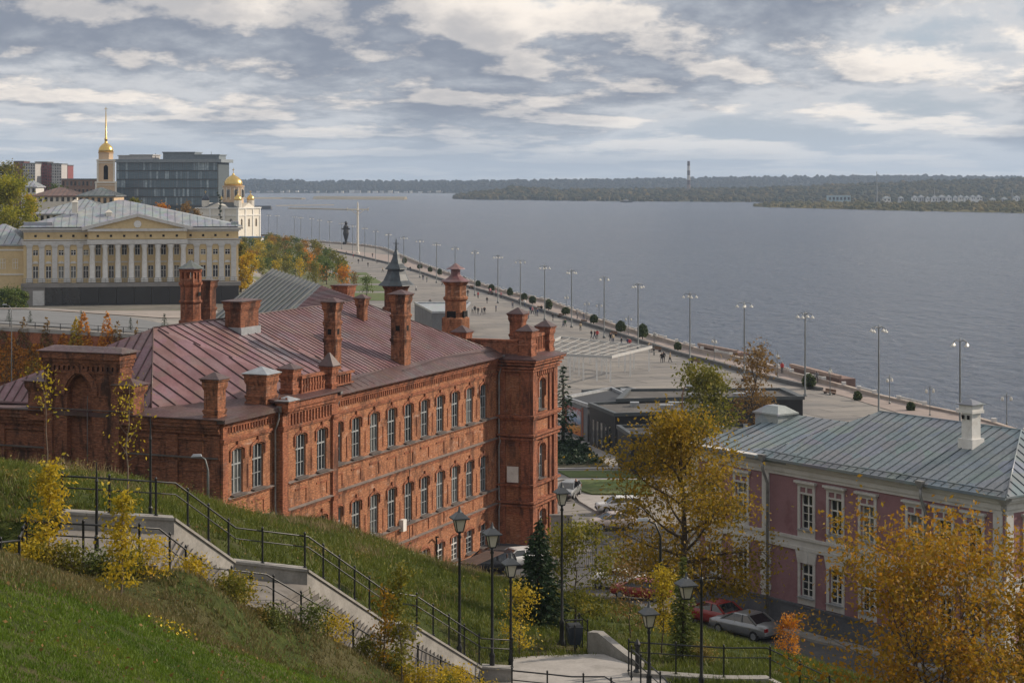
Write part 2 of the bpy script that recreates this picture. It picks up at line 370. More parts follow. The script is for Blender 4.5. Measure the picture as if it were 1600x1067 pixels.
def hill(X, Y):
    X = np.asarray(X, float); Y = np.asarray(Y, float)
    out = np.full(np.broadcast(X, Y).shape, _W[NC])+_W[NC+1]*X+_W[NC+2]*Y
    for i in range(NC): out = out+_W[i]*_phi(X-CPA[i, 0], Y-CPA[i, 1])
    m = (Y > 44) & (Y < 80) & (X < 4) & (X > -22)
    if np.any(m):   # the soil is graded up to the edges of the staircase
        shp = out.shape; Xf, Yf, of = X.ravel(), Y.ravel(), out.ravel().copy(); k = np.nonzero(m.ravel())[0]; x, y = Xf[k], Yf[k]
        def near(poly, zs):
            bd = np.full(len(x), 1e9); bz = np.zeros(len(x)); sd = np.zeros(len(x))
            for (p, q), (za, zb) in zip(zip(poly[:-1], poly[1:]), zip(zs[:-1], zs[1:])):
                dx, dy = q.x-p.x, q.y-p.y; t = np.clip(((x-p.x)*dx+(y-p.y)*dy)/(dx*dx+dy*dy), 0, 1); d = np.hypot(x-p.x-t*dx, y-p.y-t*dy); w = d < bd
                bd = np.where(w, d, bd); bz = np.where(w, za+(zb-za)*t, bz); sd = np.where(w, dx*(y-p.y)-dy*(x-p.x), sd)
            return bd, bz, sd
        df, zf, sf = near(FRONT, [v.z for v in FRONT]); db, zb, sb_ = near(BACK, [v.z for v in BACK]); inside = (sf > 0) & (sb_ < 0); h = of[k]
        wf = np.clip(1-(df-.5)/3.0, 0, 1); wb = np.clip(1-(db-.6)/3.0, 0, 1); wf = wf*wf*(3-2*wf); wb = wb*wb*(3-2*wb)
        h = np.where(inside, np.minimum(h, np.minimum(zf, zb-.45)-.9), np.where(sf <= 0, h*(1-wf)+(zf-.10)*wf, h*(1-wb)+(zb-.22)*wb)); of[k] = h; out = of.reshape(shp)
    m = (Y > 60) & (Y < 82) & (X < 9) & (X > -4)
    if np.any(m):
        shp = out.shape; Xf, Yf, of = X.ravel(), Y.ravel(), out.ravel().copy(); k = np.nonzero(m.ravel())[0]; x, y = Xf[k], Yf[k]; bd = np.full(len(x), 1e9); ins = np.zeros(len(x), bool)
        for (ax, ay), (bx, by) in zip(LANDP, LANDP[1:]+LANDP[:1]):
            dx, dy = bx-ax, by-ay; t = np.clip(((x-ax)*dx+(y-ay)*dy)/(dx*dx+dy*dy), 0, 1); bd = np.minimum(bd, np.hypot(x-ax-t*dx, y-ay-t*dy)); ins ^= ((ay > y) != (by > y)) & (x < (bx-ax)*(y-ay)/(by-ay+1e-12)+ax)
        wt = np.clip(1-(bd-.5)/2.0, 0, 1); h = of[k]; of[k] = np.where(ins, np.minimum(h, LANDZ-.7), h*(1-wt)+np.minimum(h, LANDZ-.04)*wt); out = of.reshape(shp)
    return out
# terrace of the upper town on the left, behind its retaining wall at Y = 280
def wallz(X): return 9.2+(X+77)*(-1.4/20.5)
def far(X, Y):
    X = np.asarray(X, float); Y = np.asarray(Y, float)
    xb = np.interp(Y, [280, 340, 420, 600, 900, 1100, 1500], [-40, -44, -50, -72, -136, -190, -320])
    up = smooth(0, 1, (xb-X)/np.interp(Y, [280, 400, 900], [10, 10, 30]))
    ht = np.interp(Y, [280, 305, 340, 385, 420, 700, 1000, 1500], [8.4, 8.0, 7.0, 4.4, 4.4, 8, 11, 16])
    ht = np.where(Y < 330, np.clip(wallz(X), 6.5, 9.6)-(Y-280)*.02, ht)
    g = np.where(Y > 280, up*ht, 1.0*smooth(0, 1, (Y < 280)*1.0))
    base = np.interp(Y, [120, 180, 240, 300], [1.0, 1.0, .35, 0.0])
    return np.where(Y > 280, np.maximum(g, 0), base)
def G(X, Y):
    t = smooth(138, 152, Y)
    h = hill(X, Y); return h*(1-t)+far(X, Y)*t
def Gz(x, y): return float(G(np.array([x]), np.array([y]))[0])
def on(px, py, lo=20.0, hi=1400.0):
    """where the line of sight through a photo pixel meets the ground"""
    d = ray(px, py); Y = np.concatenate([np.arange(lo, 300, .25), np.arange(300, hi, 1.0)])
    z = ZC+d.z*Y; g = G(d.x*Y, Y); k = np.nonzero(z <= g)[0]
    y = float(Y[k[0]]) if len(k) else hi
    return Vector((d.x*y, y, Gz(d.x*y, y)))

EDGE_PX = [(400,369),(420,370),(445,372),(480,374.5),(514,377),(548,379.5),(571,381.8),(600,386.5),(625,397),(654,409),(682,419),(712,429),(742,439),(780,450),(815,459),(855,467),(893,481),(930,495),(965,506),(1005,517),(1055,531),(1095,543),(1140,552),(1190,563),(1235,578),(1285,590),(1316,598),(1364,611),(1442,629),(1495,640),(1550,655),(1600,671),(1700,705),(1850,770)]
EDGE = [atz(a, b, 1.0) for a, b in EDGE_PX]
EDGE = sorted([(v.x, v.y) for v in EDGE], key=lambda q: -q[1])
EY = np.array([q[1] for q in EDGE][::-1]+[1200, 1500]); EX = np.array([q[0] for q in EDGE][::-1]+[-230, -470])
def edge_x(Y): return np.interp(Y, EY, EX)

def grid_mesh(name, Xf, Ys, mats, zf, kind='structure', fac=None):
    """rows of vertices; Xf(Y) gives the x positions of one row"""
    rows = [np.asarray(Xf(y), float) for y in Ys]; n = len(rows[0])
    X = np.array(rows); Y = np.repeat(np.array(Ys, float)[:, None], n, 1); Z = zf(X, Y)
    V = np.stack([X.ravel(), Y.ravel(), Z.ravel()], 1); m = len(Ys)
    i = np.arange(m-1)[:, None]*n+np.arange(n-1)[None, :]; i = i.ravel()
    Fc = np.stack([i, i+1, i+n+1, i+n], 1)
    me = bpy.data.meshes.new(name); me.vertices.add(len(V)); me.vertices.foreach_set('co', V.ravel())
    me.loops.add(Fc.size); me.loops.foreach_set('vertex_index', Fc.ravel().astype(np.int32))
    me.polygons.add(len(Fc)); me.polygons.foreach_set('loop_start', np.arange(0, Fc.size, 4, dtype=np.int32)); me.polygons.foreach_set('loop_total', np.full(len(Fc), 4, dtype=np.int32))
    me.materials.append(mats); me.update(calc_edges=True); me.polygons.foreach_set('use_smooth', [True]*len(Fc))
    o = bpy.data.objects.new(name, me); COL.objects.link(o); return tag(o, kind=kind)

def ground_mat():
    m = bpy.data.materials.new('hill_grass'); m.use_nodes = True; g = NT(m.node_tree); g.n.clear()
    tc = g.node('ShaderNodeTexCoord').outputs['Object']
    a = g.noise(tc, .16, 5, .6); b = g.noise(tc, 1.8, 6, .7); c_ = g.noise(tc, 14.0, 4, .7)
    c = g.mix(g.range(b, .35, .65), (.040, .060, .015), (.085, .105, .028))
    c = g.mix(g.range(a, .46, .60, 0, .75), c, (.125, .105, .055))
    c = g.mix(g.range(c_, .5, .7, 0, .6), c, (.05, .04, .022))
    bs = g.node('ShaderNodeBsdfPrincipled', ins={'Base Color': c, 'Roughness': .95, 'Specular IOR Level': .1})
    bp = g.node('ShaderNodeBump', ins={'Strength': 1.0, 'Distance': .12, 'Height': g.math('ADD', b, c_)}); g.put(bs.inputs['Normal'], bp.outputs[0])
    g.node('ShaderNodeOutputMaterial', ins={'Surface': bs.outputs[0]}); return m
HILLG = ground_mat()
def prom_mat():
    m = bpy.data.materials.new('promenade_paving'); m.use_nodes = True; g = NT(m.node_tree); g.n.clear()
    tc = g.node('ShaderNodeTexCoord').outputs['Object']
    mp = g.node('ShaderNodeMapping', ins={'Vector': tc}); mp.inputs['Rotation'].default_value = (0, 0, R(-24))
    br = g.node('ShaderNodeTexBrick', ins={'Vector': mp.outputs[0], 'Color1': (.245, .228, .21), 'Color2': (.18, .17, .162), 'Mortar': (.10, .095, .09), 'Scale': 1.0, 'Mortar Size': .22, 'Mortar Smooth': .4, 'Brick Width': 9.0, 'Row Height': 4.0})
    n = g.noise(tc, .07, 5, .6); n2 = g.noise(tc, .9, 4, .6)
    wv = g.node('ShaderNodeTexWave', wave_type='BANDS', bands_direction='Y', ins={'Vector': tc, 'Scale': .035, 'Distortion': 5.0, 'Detail': 3.0, 'Detail Scale': .6})
    c = g.mix(g.range(wv.outputs[1], .55, .9, 0, .45), br.outputs[0], (.13, .13, .13))
    c = g.mix(g.range(n, .42, .62, 0, .5), c, (.31, .28, .245))
    c = g.mix(g.range(n2, .5, .7, 0, .35), c, (.22, .21, .20))
    bs = g.node('ShaderNodeBsdfPrincipled', ins={'Base Color': c, 'Roughness': .85, 'Specular IOR Level': .3})
    g.node('ShaderNodeOutputMaterial', ins={'Surface': bs.outputs[0]}); return m
PROM = prom_mat()
LAWN = mat('mown_lawn', (.075, .11, .022), .95, var=.25, vscale=.35, dirt=((.12, .11, .04), .12, .6))
LEAFLITTER = mat('town_ground', (.13, .12, .10), .95, var=.3, vscale=.1, dirt=((.10, .11, .035), .06, .8))
PINKPAVE = mat('rosy_granite_paving', (.29, .235, .21), .85, var=.14, vscale=.5)

# near hill (rows close together) and the flat far land
grid_mesh('hillside', lambda y: np.linspace(-70, 75, 242), np.concatenate([np.arange(-8, 140, .6)]), HILLG, lambda X, Y: G(X, Y))
ysf = np.concatenate([np.arange(139.4, 279, 3.0), [279.95, 280.02], np.arange(283, 440, 3.0), np.arange(440, 1500, 14.0)])
def xs_far(y):
    e = float(edge_x(y))+.15; return np.concatenate([np.linspace(-900, -160, 24)[:-1], np.linspace(-160, min(e, 75), 84)]) if e > -150 else np.linspace(-900, e, 107)
grid_mesh('promenade', xs_far, ysf, PROM, lambda X, Y: G(X, Y))

import bmesh
def drape(name, pts, m, off=.05, cell=2.0, kind='structure', gz=None, thick=0.0):
    bm = bmesh.new(); bm.faces.new([bm.verts.new((x, y, 0)) for x, y in pts])
    xs = [p[0] for p in pts]; ys = [p[1] for p in pts]
    for ax, lo, hi in ((0, min(xs), max(xs)), (1, min(ys), max(ys))):
        for q in np.arange(math.ceil(lo/cell)*cell, hi, cell):
            no = (1, 0, 0) if ax == 0 else (0, 1, 0); co = (q, 0, 0) if ax == 0 else (0, q, 0)
            bmesh.ops.bisect_plane(bm, geom=bm.verts[:]+bm.edges[:]+bm.faces[:], plane_co=co, plane_no=no)
    bmesh.ops.triangulate(bm, faces=bm.faces[:])
    V = np.array([v.co[:] for v in bm.verts]); Z = (G(V[:, 0], V[:, 1]) if gz is None else np.full(len(V), gz))+off
    for v, z in zip(bm.verts, Z): v.co.z = z
    bmesh.ops.recalc_face_normals(bm, faces=bm.faces[:])
    if sum(f.normal.z for f in bm.faces) < 0: bmesh.ops.reverse_faces(bm, faces=bm.faces[:])
    if thick:
        bd = [e for e in bm.edges if e.is_boundary]; r = bmesh.ops.extrude_edge_only(bm, edges=bd)
        for v in [q for q in r['geom'] if isinstance(q, bmesh.types.BMVert)]: v.co.z -= thick
    me = bpy.data.meshes.new(name); bm.to_mesh(me); bm.free(); me.materials.append(m)
    o = bpy.data.objects.new(name, me); COL.objects.link(o); return tag(o, kind=kind)
def pxpoly(pts, z): return [(v.x, v.y) for v in (atz(a, b, z) for a, b in pts)]

# lawns of the riverside park
for k, pl in enumerate([[(447,386),(468,386),(474,390),(450,390)],[(452,392),(476,392),(488,397),(456,397)],[(468,400),(499,400),(515,409),(480,409)],[(488,411),(525,411),(534,419),(504,420)],
          [(544,426),(572,426),(578,430),(545,430.5)],[(548,433),(580,432),(600,443),(548,443.5)],[(548,446),(604,446),(612,455),(548,455)],[(540,458),(618,458),(640,470),(540,470)]]):
    drape('lawn', pxpoly(pl, 0), LAWN, .06, 12)
drape('park_ground', pxpoly([(372,384),(432,384),(452,391),(482,408),(505,422),(542,436),(542,460),(560,478),(440,520),(300,540),(310,400)], 0), mat('park_ground_litter', (.10, .11, .04), .95, var=.3, vscale=.2, dirt=((.22, .19, .10), .12, .7)), .07, 9)
for pl in ([(872,735),(985,735),(1000,746),(892,746)], [(884,750),(1010,750),(1020,773),(925,773),(902,766)]):
    drape('lawn', pxpoly(pl, 1.0), LAWN, .14, 3, thick=.2)
drape('flower_bed', pxpoly([(840,690),(907,691),(952,727),(840,730)], 1.0), mat('bed_soil', (.05, .045, .02), .95, var=.3), .12, 3, thick=.2)
# asphalt yard and the street in front of the mauve house
yard = [(-4.6,139),(-2.2,145.5),(4.5,147.5),(6.5,150),(7.6,165),(10.5,169),(13,161),(20,163),(30,160),(30,142),(12,124),(14,114),(8.0,117.5),(4.5,128),(-1,134),(-6,135.5)]
drape('yard', yard, ASPHALT, .07, 2)
drape('street', [(9.6,117),(13.2,113),(26.5,95.2),(40,77),(33,72),(21,90.5),(12.3,102.5),(8.0,109),(5,116)], ASPHALT, .16, 1.0)
kerb = drape('kerb', [(13.9,111.2),(24.9,96.3),(31,88.1),(30.0,87.3),(23.8,95.5),(12.9,110.2)], CONC, .30, .8, thick=.35)
drape('footpath', pxpoly([(866,731),(966,731),(1000,734),(1000,700),(930,672),(868,668)], 1.0)[::-1], PAVE, .06, 4)
drape('footpath', pxpoly([(866,746.6),(1012,747),(1012,749.2),(880,749.2),(866,752)], 1.0)[::-1], PAVE, .10, 4)
drape('footpath', pxpoly([(895,772),(925,776),(1000,778),(1000,800),(935,803),(905,785)], 1.0)[::-1], PAVE, .17, 3, thick=.15)
# street of the upper town behind the brick retaining wall
drape('upper_street', [(-100,283),(-66,283),(-50,284),(-50,296),(-66,318),(-100,318)], mat('pale_asphalt', (.15, .155, .16), .9, var=.1, vscale=.2), .12, 4)
drape('upper_pavement', [(-120,321),(-60,321),(-52,330),(-56,352),(-120,352)], mat('pinkish_paving', (.29, .25, .22), .9, var=.12, vscale=.3), .12, 6)
drape('town_ground', [(-500,356),(-56,356),(-58,420),(-80,600),(-150,880),(-280,1300),(-880,1300),(-880,356)], LEAFLITTER, .10, 20)

# ------------------------------------------------------------ the river
def water_mat():
    m = bpy.data.materials.new('river_water'); m.use_nodes = True; g = NT(m.node_tree); g.n.clear()
    tc = g.node('ShaderNodeTexCoord').outputs['Object']
    mp = g.node('ShaderNodeMapping', ins={'Vector': tc}); mp.inputs['Rotation'].default_value = (0, 0, R(35)); mp.inputs['Scale'].default_value = (1.0, .42, 1)
    n1 = g.noise(mp.outputs[0], .11, 6, .62, .4); n2 = g.noise(mp.outputs[0], .42, 6, .7, .4); n3 = g.noise(tc, .006, 4, .6)
    h = g.math('ADD', g.math('MULTIPLY', n1, 1.0), g.math('MULTIPLY', n2, .62))
    cam_d = g.node('ShaderNodeCameraData') if False else None
    st_ = g.node('ShaderNodeMapping', ins={'Vector': tc}); st_.inputs['Scale'].default_value = (.0016, .010, 1); st_.inputs['Rotation'].default_value = (0, 0, R(12)); n3 = g.math('ADD', g.math('MULTIPLY', n3, .45), g.math('MULTIPLY', g.noise(st_.outputs[0], 1.0, 5, .6, .4), .55))
    c = g.mix(g.range(n3, .38, .62), (.014, .032, .072), (.024, .046, .092))
    b = g.node('ShaderNodeBsdfPrincipled', ins={'Base Color': c, 'Roughness': .22, 'Specular IOR Level': .5, 'IOR': 1.33})
    bp = g.node('ShaderNodeBump', ins={'Strength': 1.0, 'Distance': g.range(n3, .35, .65, 3.6, 6.2), 'Height': h}); g.put(b.inputs['Normal'], bp.outputs[0])
    g.node('ShaderNodeOutputMaterial', ins={'Surface': b.outputs[0]}); return m
MB().poly((-6000, -50, -4), (9000, -50, -4), (9000, 12000, -4), (-6000, 12000, -4)).build('river', water_mat()).__setitem__('kind', 'structure')

# ------------------------------------------------------------ far shores
FARM = {}
def shore_mat(name, ca, cb, cc):
    m = bpy.data.materials.new(name); m.use_nodes = True; g = NT(m.node_tree); g.n.clear()
    tc = g.node('ShaderNodeTexCoord').outputs['Object']; geo = g.node('ShaderNodeNewGeometry')
    a = g.noise(tc, .006, 6, .65); b_ = g.noise(tc, .05, 4, .6)
    c = g.mix(g.range(g.math('ADD', g.math('MULTIPLY', a, .6), g.math('MULTIPLY', geo.outputs['Random Per Island'], .35)), .35, .68), ca, cb)
    c = g.mix(g.range(b_, .55, .72, 0, .8), c, cc)
    bs = g.node('ShaderNodeBsdfPrincipled', ins={'Base Color': c, 'Roughness': .95, 'Specular IOR Level': .1})
    g.node('ShaderNodeOutputMaterial', ins={'Surface': bs.outputs[0]}); return m
FAR_A = shore_mat('far_wood', (.014, .022, .026), (.035, .036, .026), (.07, .055, .03))
FAR_B = shore_mat('near_bank_wood', (.026, .036, .020), (.085, .070, .028), (.22, .15, .05))
def shore(name, pts, depth, m, blobs=0, bs=9.0, seed=1, fr=(0.0, 1.0), forest=None):
    """pts: (px, water row, skyline row, distance of the water line); land rises from the water line to the skyline 'depth' metres behind it"""
    rng = np.random.default_rng(seed)
    px = np.linspace(pts[0][0], pts[-1][0], 160); A = np.array(pts, float)
    D0 = np.interp(px, A[:, 0], A[:, 3]); yt = np.interp(px, A[:, 0], A[:, 2])
    D0 = D0*(1+.004*np.sin(px*.13)+.003*np.sin(px*.31+2))
    if isinstance(depth, (int, float)): depth = np.full(len(px), float(depth))
    else: depth = np.interp(px, [d[0] for d in depth], [d[1] for d in depth])
    ts = [0, .02, .12, .3, .5, .75, 1.0, 1.25]; rows = []
    for t in ts:
        D = D0+depth*t; ztop = ZC-(yt-HZ)/F*(D0+depth)
        prof = [-4.5, -3.2, .10, .34, .62, .88, 1.0, .7][ts.index(t)]
        z = prof if prof < 0 else -3.2+(ztop+3.2)*prof
        z = z+(0 if prof < 0 else rng.normal(0, .02, len(px))*(ztop+4))
        rows.append(np.stack([(px-800)/F*D, D, np.broadcast_to(z, px.shape)], 1))
    V = np.concatenate(rows); n = len(px); i = (np.arange(len(ts)-1)[:, None]*n+np.arange(n-1)[None]).ravel()
    me = bpy.data.meshes.new(name); me.from_pydata(V.tolist(), [], np.stack([i, i+1, i+n+1, i+n], 1).tolist()); me.materials.append(m)
    o = bpy.data.objects.new(name, me); COL.objects.link(o); tag(o, kind='structure')
    if blobs:
        k = rng.integers(0, n, blobs); t = rng.uniform(fr[0], fr[1], blobs)
        D = D0[k]+depth[k]*t; ztop = ZC-(yt[k]-HZ)/F*(D0[k]+depth[k])
        z = -3.2+(ztop+3.2)*np.interp(t, [0, .02, .12, .3, .5, .75, 1, 1.25], [0, 0, .1, .34, .62, .88, 1, .7])
        x = (px[k]+rng.uniform(-6, 6, blobs)-800)/F*D; s = bs*rng.uniform(.5, 1.15, blobs)
        hgt = s*rng.uniform(.7, 1.5, blobs)
        base = np.array([(math.cos(a), math.sin(a), 0) for a in np.arange(6)*math.pi/3]); VV = []; FF = []
        for j in range(blobs):
            r1 = base*s[j]*rng.uniform(.8, 1.2, (6, 1)); b0 = len(VV)
            for q in r1: VV.append((x[j]+q[0], D[j]+q[1], z[j]-s[j]*.4))
            for q in r1: VV.append((x[j]+q[0]*.75, D[j]+q[1]*.75, z[j]+hgt[j]*.65))
            VV.append((x[j], D[j], z[j]+hgt[j]))
            for a in range(6): FF.append((b0+a, b0+(a+1) % 6, b0+6+(a+1) % 6, b0+6+a)); FF.append((b0+6+a, b0+6+(a+1) % 6, b0+12))
        me = bpy.data.meshes.new('far_forest'); me.from_pydata(VV, [], FF); me.materials.append(m)
        o = bpy.data.objects.new('far_forest', me); COL.objects.link(o); tag(o, forest, 'forest', kind='stuff')
shore('far_hills', [(330,302.5,288,5300),(395,302.5,283,5300),(480,302.5,283.5,5300),(490,302,286,5300),(560,302,284,5400),(640,303,285,5400),(730,303,284.5,5200),(860,303,283,5200),(1000,303,281.5,5200),(1150,303,279,5200),(1300,303,277,5200),(1400,303,276,5200),(1600,303,278.5,5200),(1800,303,280,5200)],
      900, FAR_A, 7000, 7.5, 3, (.05, .96), 'blue wooded hills along the horizon beyond the river')
shore('far_bank', [(716,311,308,3640),(740,312.5,303,3500),(790,313,299,3440),(800,313.5,294,3440),(830,313.5,296,3420),(870,314,300,3300),(1000,315.5,298,3180),(1100,316,297,3120),(1180,316.5,296,3080),(1300,317,292,3040),(1450,318,285,3040),(1600,318,282,3040),(1800,318,282,3040)],
      [(716,60),(800,300),(1000,700),(1800,900)], FAR_B, 5200, 5.8, 5, (0.0, 1.0), 'autumn trees on the opposite bank behind the anchored ship')
shore('island_spit', [(1180,323,322,2540),(1195,324,318,2480),(1260,326,317,2380),(1400,330,318,2200),(1520,333,317,2080),(1600,335,316,2020),(1800,340,316,1900)],
      260, shore_mat('spit_brush', (.055, .060, .022), (.14, .115, .04), (.26, .19, .07)), 1500, 3.2, 9, (0.02, .9), 'olive brush on the low spit at the right')
SAND = mat('sandbar', (.24, .20, .13), .95, var=.2, vscale=.01)
def bar(pts, w, h=1.0):
    mb = MB()
    for (a, ya), (b, yb) in zip(pts[:-1], pts[1:]):
        p, q = atz(a, ya, -4), atz(b, yb, -4)
        mb.hexa([(p.x, p.y, -5), (q.x, q.y, -5), (q.x, q.y+w, -5), (p.x, p.y+w, -5)], [(p.x, p.y+w*.2, -4+h), (q.x, q.y+w*.2, -4+h), (q.x, q.y+w*.8, -4+h), (p.x, p.y+w*.8, -4+h)])
    mb.build('sandbar', SAND)['kind'] = 'structure'
bar([(488,311.5),(545,312),(631,312.5)], 120, 5); bar([(380,311),(440,311),(470,312)], 90, 2.5)
bar([(450,326.5),(500,327.5),(556,329)], 25, 1.2); bar([(430,322),(520,321)], 25, .8)

# ------------------------------------------------------------ stairs, landing, kerb wall
def stair_mat():
    m = bpy.data.materials.new('worn_stair_concrete'); m.use_nodes = True; g = NT(m.node_tree); g.n.clear()
    tc = g.node('ShaderNodeTexCoord').outputs['Object']; ri = g.node('ShaderNodeNewGeometry').outputs['Random Per Island']
    n = g.noise(tc, 1.3, 6, .65); c = g.mix(g.range(g.math('ADD', g.math('MULTIPLY', ri, .4), g.math('MULTIPLY', n, .7)), .3, .75), (.09, .083, .076), (.21, .192, .175))
    c = g.mix(g.range(g.noise(tc, .8, 5, .7), .52, .64, 0, .7), c, (.11, .10, .085))
    b = g.node('ShaderNodeBsdfPrincipled', ins={'Base Color': c, 'Roughness': .9}); g.node('ShaderNodeOutputMaterial', ins={'Surface': b.outputs[0]}); return m
STAIR = stair_mat()
EDGE_SHADE = mat('step_edge_shade', (.045, .042, .04), .9)  # painted shade: dark strips that set the treads apart like riser shadows
root = thing('staircase', 'wide concrete staircase coming down the grassy slope behind the yellow saplings', 'staircase', (0, 0, 0))
def flight(mb, b0, f0, b1, f1, z0, z1):
    n = max(1, int(round((z0-z1)/.155)))
    for k in range(n):
        t0, t1 = k/n, (k+1)/n; z = z0-(z0-z1)*(k+(1 if n > 1 else 0))/n if n > 1 else (z0+z1)/2
        a, b, c, d = b0.lerp(b1, t0), f0.lerp(f1, t0), f0.lerp(f1, t1), b0.lerp(b1, t1)
        mb.hexa([(q.x, q.y, z-.9) for q in (b, c, d, a)], [(q.x, q.y, z) for q in (b, c, d, a)])
        e1, e2 = b0.lerp(b1, t1-.32/n), f0.lerp(f1, t1-.32/n); old = mb.cur; mb.cur = 1  # added dark strip along the tread edge, in place of riser shadow
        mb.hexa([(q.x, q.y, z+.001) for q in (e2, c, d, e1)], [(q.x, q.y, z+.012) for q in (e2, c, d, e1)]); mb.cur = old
for i in range(len(BACK)-1):
    z0, z1 = KB[i][2]-FLOOR_DROP, KB[i+1][2]-FLOOR_DROP
    steep = abs(z0-z1) > .6; mb = MB()
    if steep: flight(mb, BACK[i], FRONT[i], BACK[i+1], FRONT[i+1], z0, z1); mb.build('flight', [STAIR, EDGE_SHADE], root)
    else:
        a, b, c, d = FRONT[i], FRONT[i+1], BACK[i+1], BACK[i]
        zt = lambda q, z: (q.x, q.y, z)
        mb.hexa([zt(a, z0-1), zt(b, z1-1), zt(c, z1-1), zt(d, z0-1)], [zt(a, z0+.003), zt(b, z1+.003), zt(c, z1+.003), zt(d, z0+.003)]); mb.build('landing', STAIR, root)
mb = MB(); L = [atz(a, b, LANDZ) for a, b in ((802,1026),(860,1023),(925,1021),(944,1021.5),(998,1043),(1040,1062),(1085,1120),(960,1135),(790,1125))]
mb.hexa([(q.x, q.y, LANDZ-1.2) for q in L[::-1]][::-1], [(q.x, q.y, LANDZ) for q in L]); mb.build('paved_landing', PAVE, root)
mb = MB()
for i in range(len(BACK)-1):
    p, q = BACK[i], BACK[i+1]; d = (q-p); d.z = 0; d.normalize(); nrm = Vector((-d.y, d.x, 0))*.38
    mb.hexa([(p.x, p.y, p.z-1.6), (q.x, q.y, q.z-1.6), (q.x+nrm.x, q.y+nrm.y, q.z-1.6), (p.x+nrm.x, p.y+nrm.y, p.z-1.6)],
            [tuple(p), tuple(q), (q.x+nrm.x, q.y+nrm.y, q.z), (p.x+nrm.x, p.y+nrm.y, p.z)])
    mb.hexa([(p.x-d.y*-.06, p.y+d.x*-.06, p.z+.004), (q.x+d.y*.06, q.y-d.x*.06, q.z+.004), (q.x+nrm.x*1.12, q.y+nrm.y*1.12, q.z+.004), (p.x+nrm.x*1.12, p.y+nrm.y*1.12, p.z+.004)],
            [(p.x-d.y*-.06, p.y+d.x*-.06, p.z+.09), (q.x+d.y*.06, q.y-d.x*.06, q.z+.09), (q.x+nrm.x*1.12, q.y+nrm.y*1.12, q.z+.09), (p.x+nrm.x*1.12, p.y+nrm.y*1.12, p.z+.09)])
mb.build('kerb_wall', CONC, root)
# side wall right of the lamp and the plinth of the lower flight
w = thing('parapet_wall', 'pale concrete side wall curving down beside the litter bin', 'wall', (0, 0, 0))
a = [P(918,987,78.6), P(934,988,78.2), P(950,1001,77.6), P(975,1021,76.7), P(998,1037,75.8)]
mb = MB()
for p, q in zip(a[:-1], a[1:]):
    mb.hexa([(p.x, p.y, 10.4), (q.x, q.y, 10.4), (q.x+.25, q.y+.32, 10.4), (p.x+.25, p.y+.32, 10.4)], [(p.x, p.y, p.z), (q.x, q.y, q.z), (q.x+.25, q.y+.32, q.z), (p.x+.25, p.y+.32, p.z)])
mb.build('wall_body', CONC, w)
w = thing('stair_plinth', 'low concrete plinth carrying the railing at the right end of the landing', 'plinth', (0, 0, 0))
mb = MB(); pl = [P(983,1050,74.2), P(1130,1060,73.2), P(1200,1060,73.2), P(1290,1105,70), P(1380,1160,66)]
for p, q in zip(pl[:-1], pl[1:]):
    mb.hexa([(p.x, p.y, p.z-1.5), (q.x, q.y, q.z-1.5), (q.x, q.y+.55, q.z-1.5), (p.x, p.y+.55, p.z-1.5)], [(p.x, p.y, p.z), (q.x, q.y, q.z), (q.x, q.y+.55, q.z), (p.x, p.y+.55, p.z)])
mb.build('plinth_body', CONC, w)

# ------------------------------------------------------------ railings
def railing(path, label, h=1.05, step=1.5, posts=None, shift=(0, 0), r=.03, drop=.0, ball=False, name='railing'):
    t = thing(name, label, 'railing', tuple(path[0]), 0, 'black iron railings of the stairs')
    o = Vector(path[0]); sh = Vector((shift[0], shift[1], 0)); pts = [Vector(p)-o+sh for p in path]
    for hh, rr, nm in ((h, r, 'top_rail'), (h*.66, r*.75, 'middle_rail')):
        MB().tube([p+Vector((0, 0, hh)) for p in pts], rr, 6).build(nm, DARKMETAL, t)
    # posts at even spacing along the plan
    seg = [(q-p).length for p, q in zip(pts[:-1], pts[1:])]; tot = sum(seg); n = max(1, round(tot/step)); pos = []
    for k in range(n+1):
        s = tot*k/n
        for p, q, l in zip(pts[:-1], pts[1:], seg):
            if s <= l+1e-6: pos.append(p.lerp(q, min(1, s/l) if l else 0)); break
            s -= l
    pm = MB(); pm.box(-.03, .03, -.03, .03, -.25, h+.05); pm.lathe([(.0, h+.02), (.042, h+.06), (.036, h+.12), (0.0, h+.16)], 8, smooth=True); pm.box(-.06, .06, -.06, .06, -.02, .02)
    me = pm.mesh('post', DARKMETAL)
    for p in pos:
        o2 = bpy.data.objects.new('post', me); COL.objects.link(o2); o2.parent = t; o2.location = p
    return t
off = [Vector((q.x, q.y+.2, q.z+.09)) for q in BACK]
railing(off[:], 'black railing standing on the kerb wall along the far side of the stairs', step=1.45)
fr = [Vector((q.x, q.y+.12, q.z)) for q in FRONT]
railing(fr[:], 'black railing along the near side of the stairs behind the shrubs', step=1.6)
railing([atz(40,874,20.2), P(30,905,50), P(-30,915,47)], 'short black railing stub leaving the frame at the left end of the stairs', step=1.5)
railing([atz(a, b, LANDZ) for a, b in ((800,1090),(858,1096),(893,1100),(945,1100),(1003,1140))], 'black railing across the front edge of the lower landing', step=1.5)
pp = [Vector((q.x, q.y+.28, q.z)) for q in pl]
railing(pp, 'black railing on the plinth, running right and down from the thick newel post', step=1.9, h=1.15)
railing([pp[0]+Vector((.05, -.9, 0)), P(1035,1102,70), P(1062,1135,68)], 'black stair railing descending toward the camera from the newel post', step=1.1, h=1.1)
railing([P(898,1021,78.4), P(903,1000,80.4), P(918,987+25,79.2)], 'short black railing closing the corner beside the litter bin', step=1.0, h=1.1)
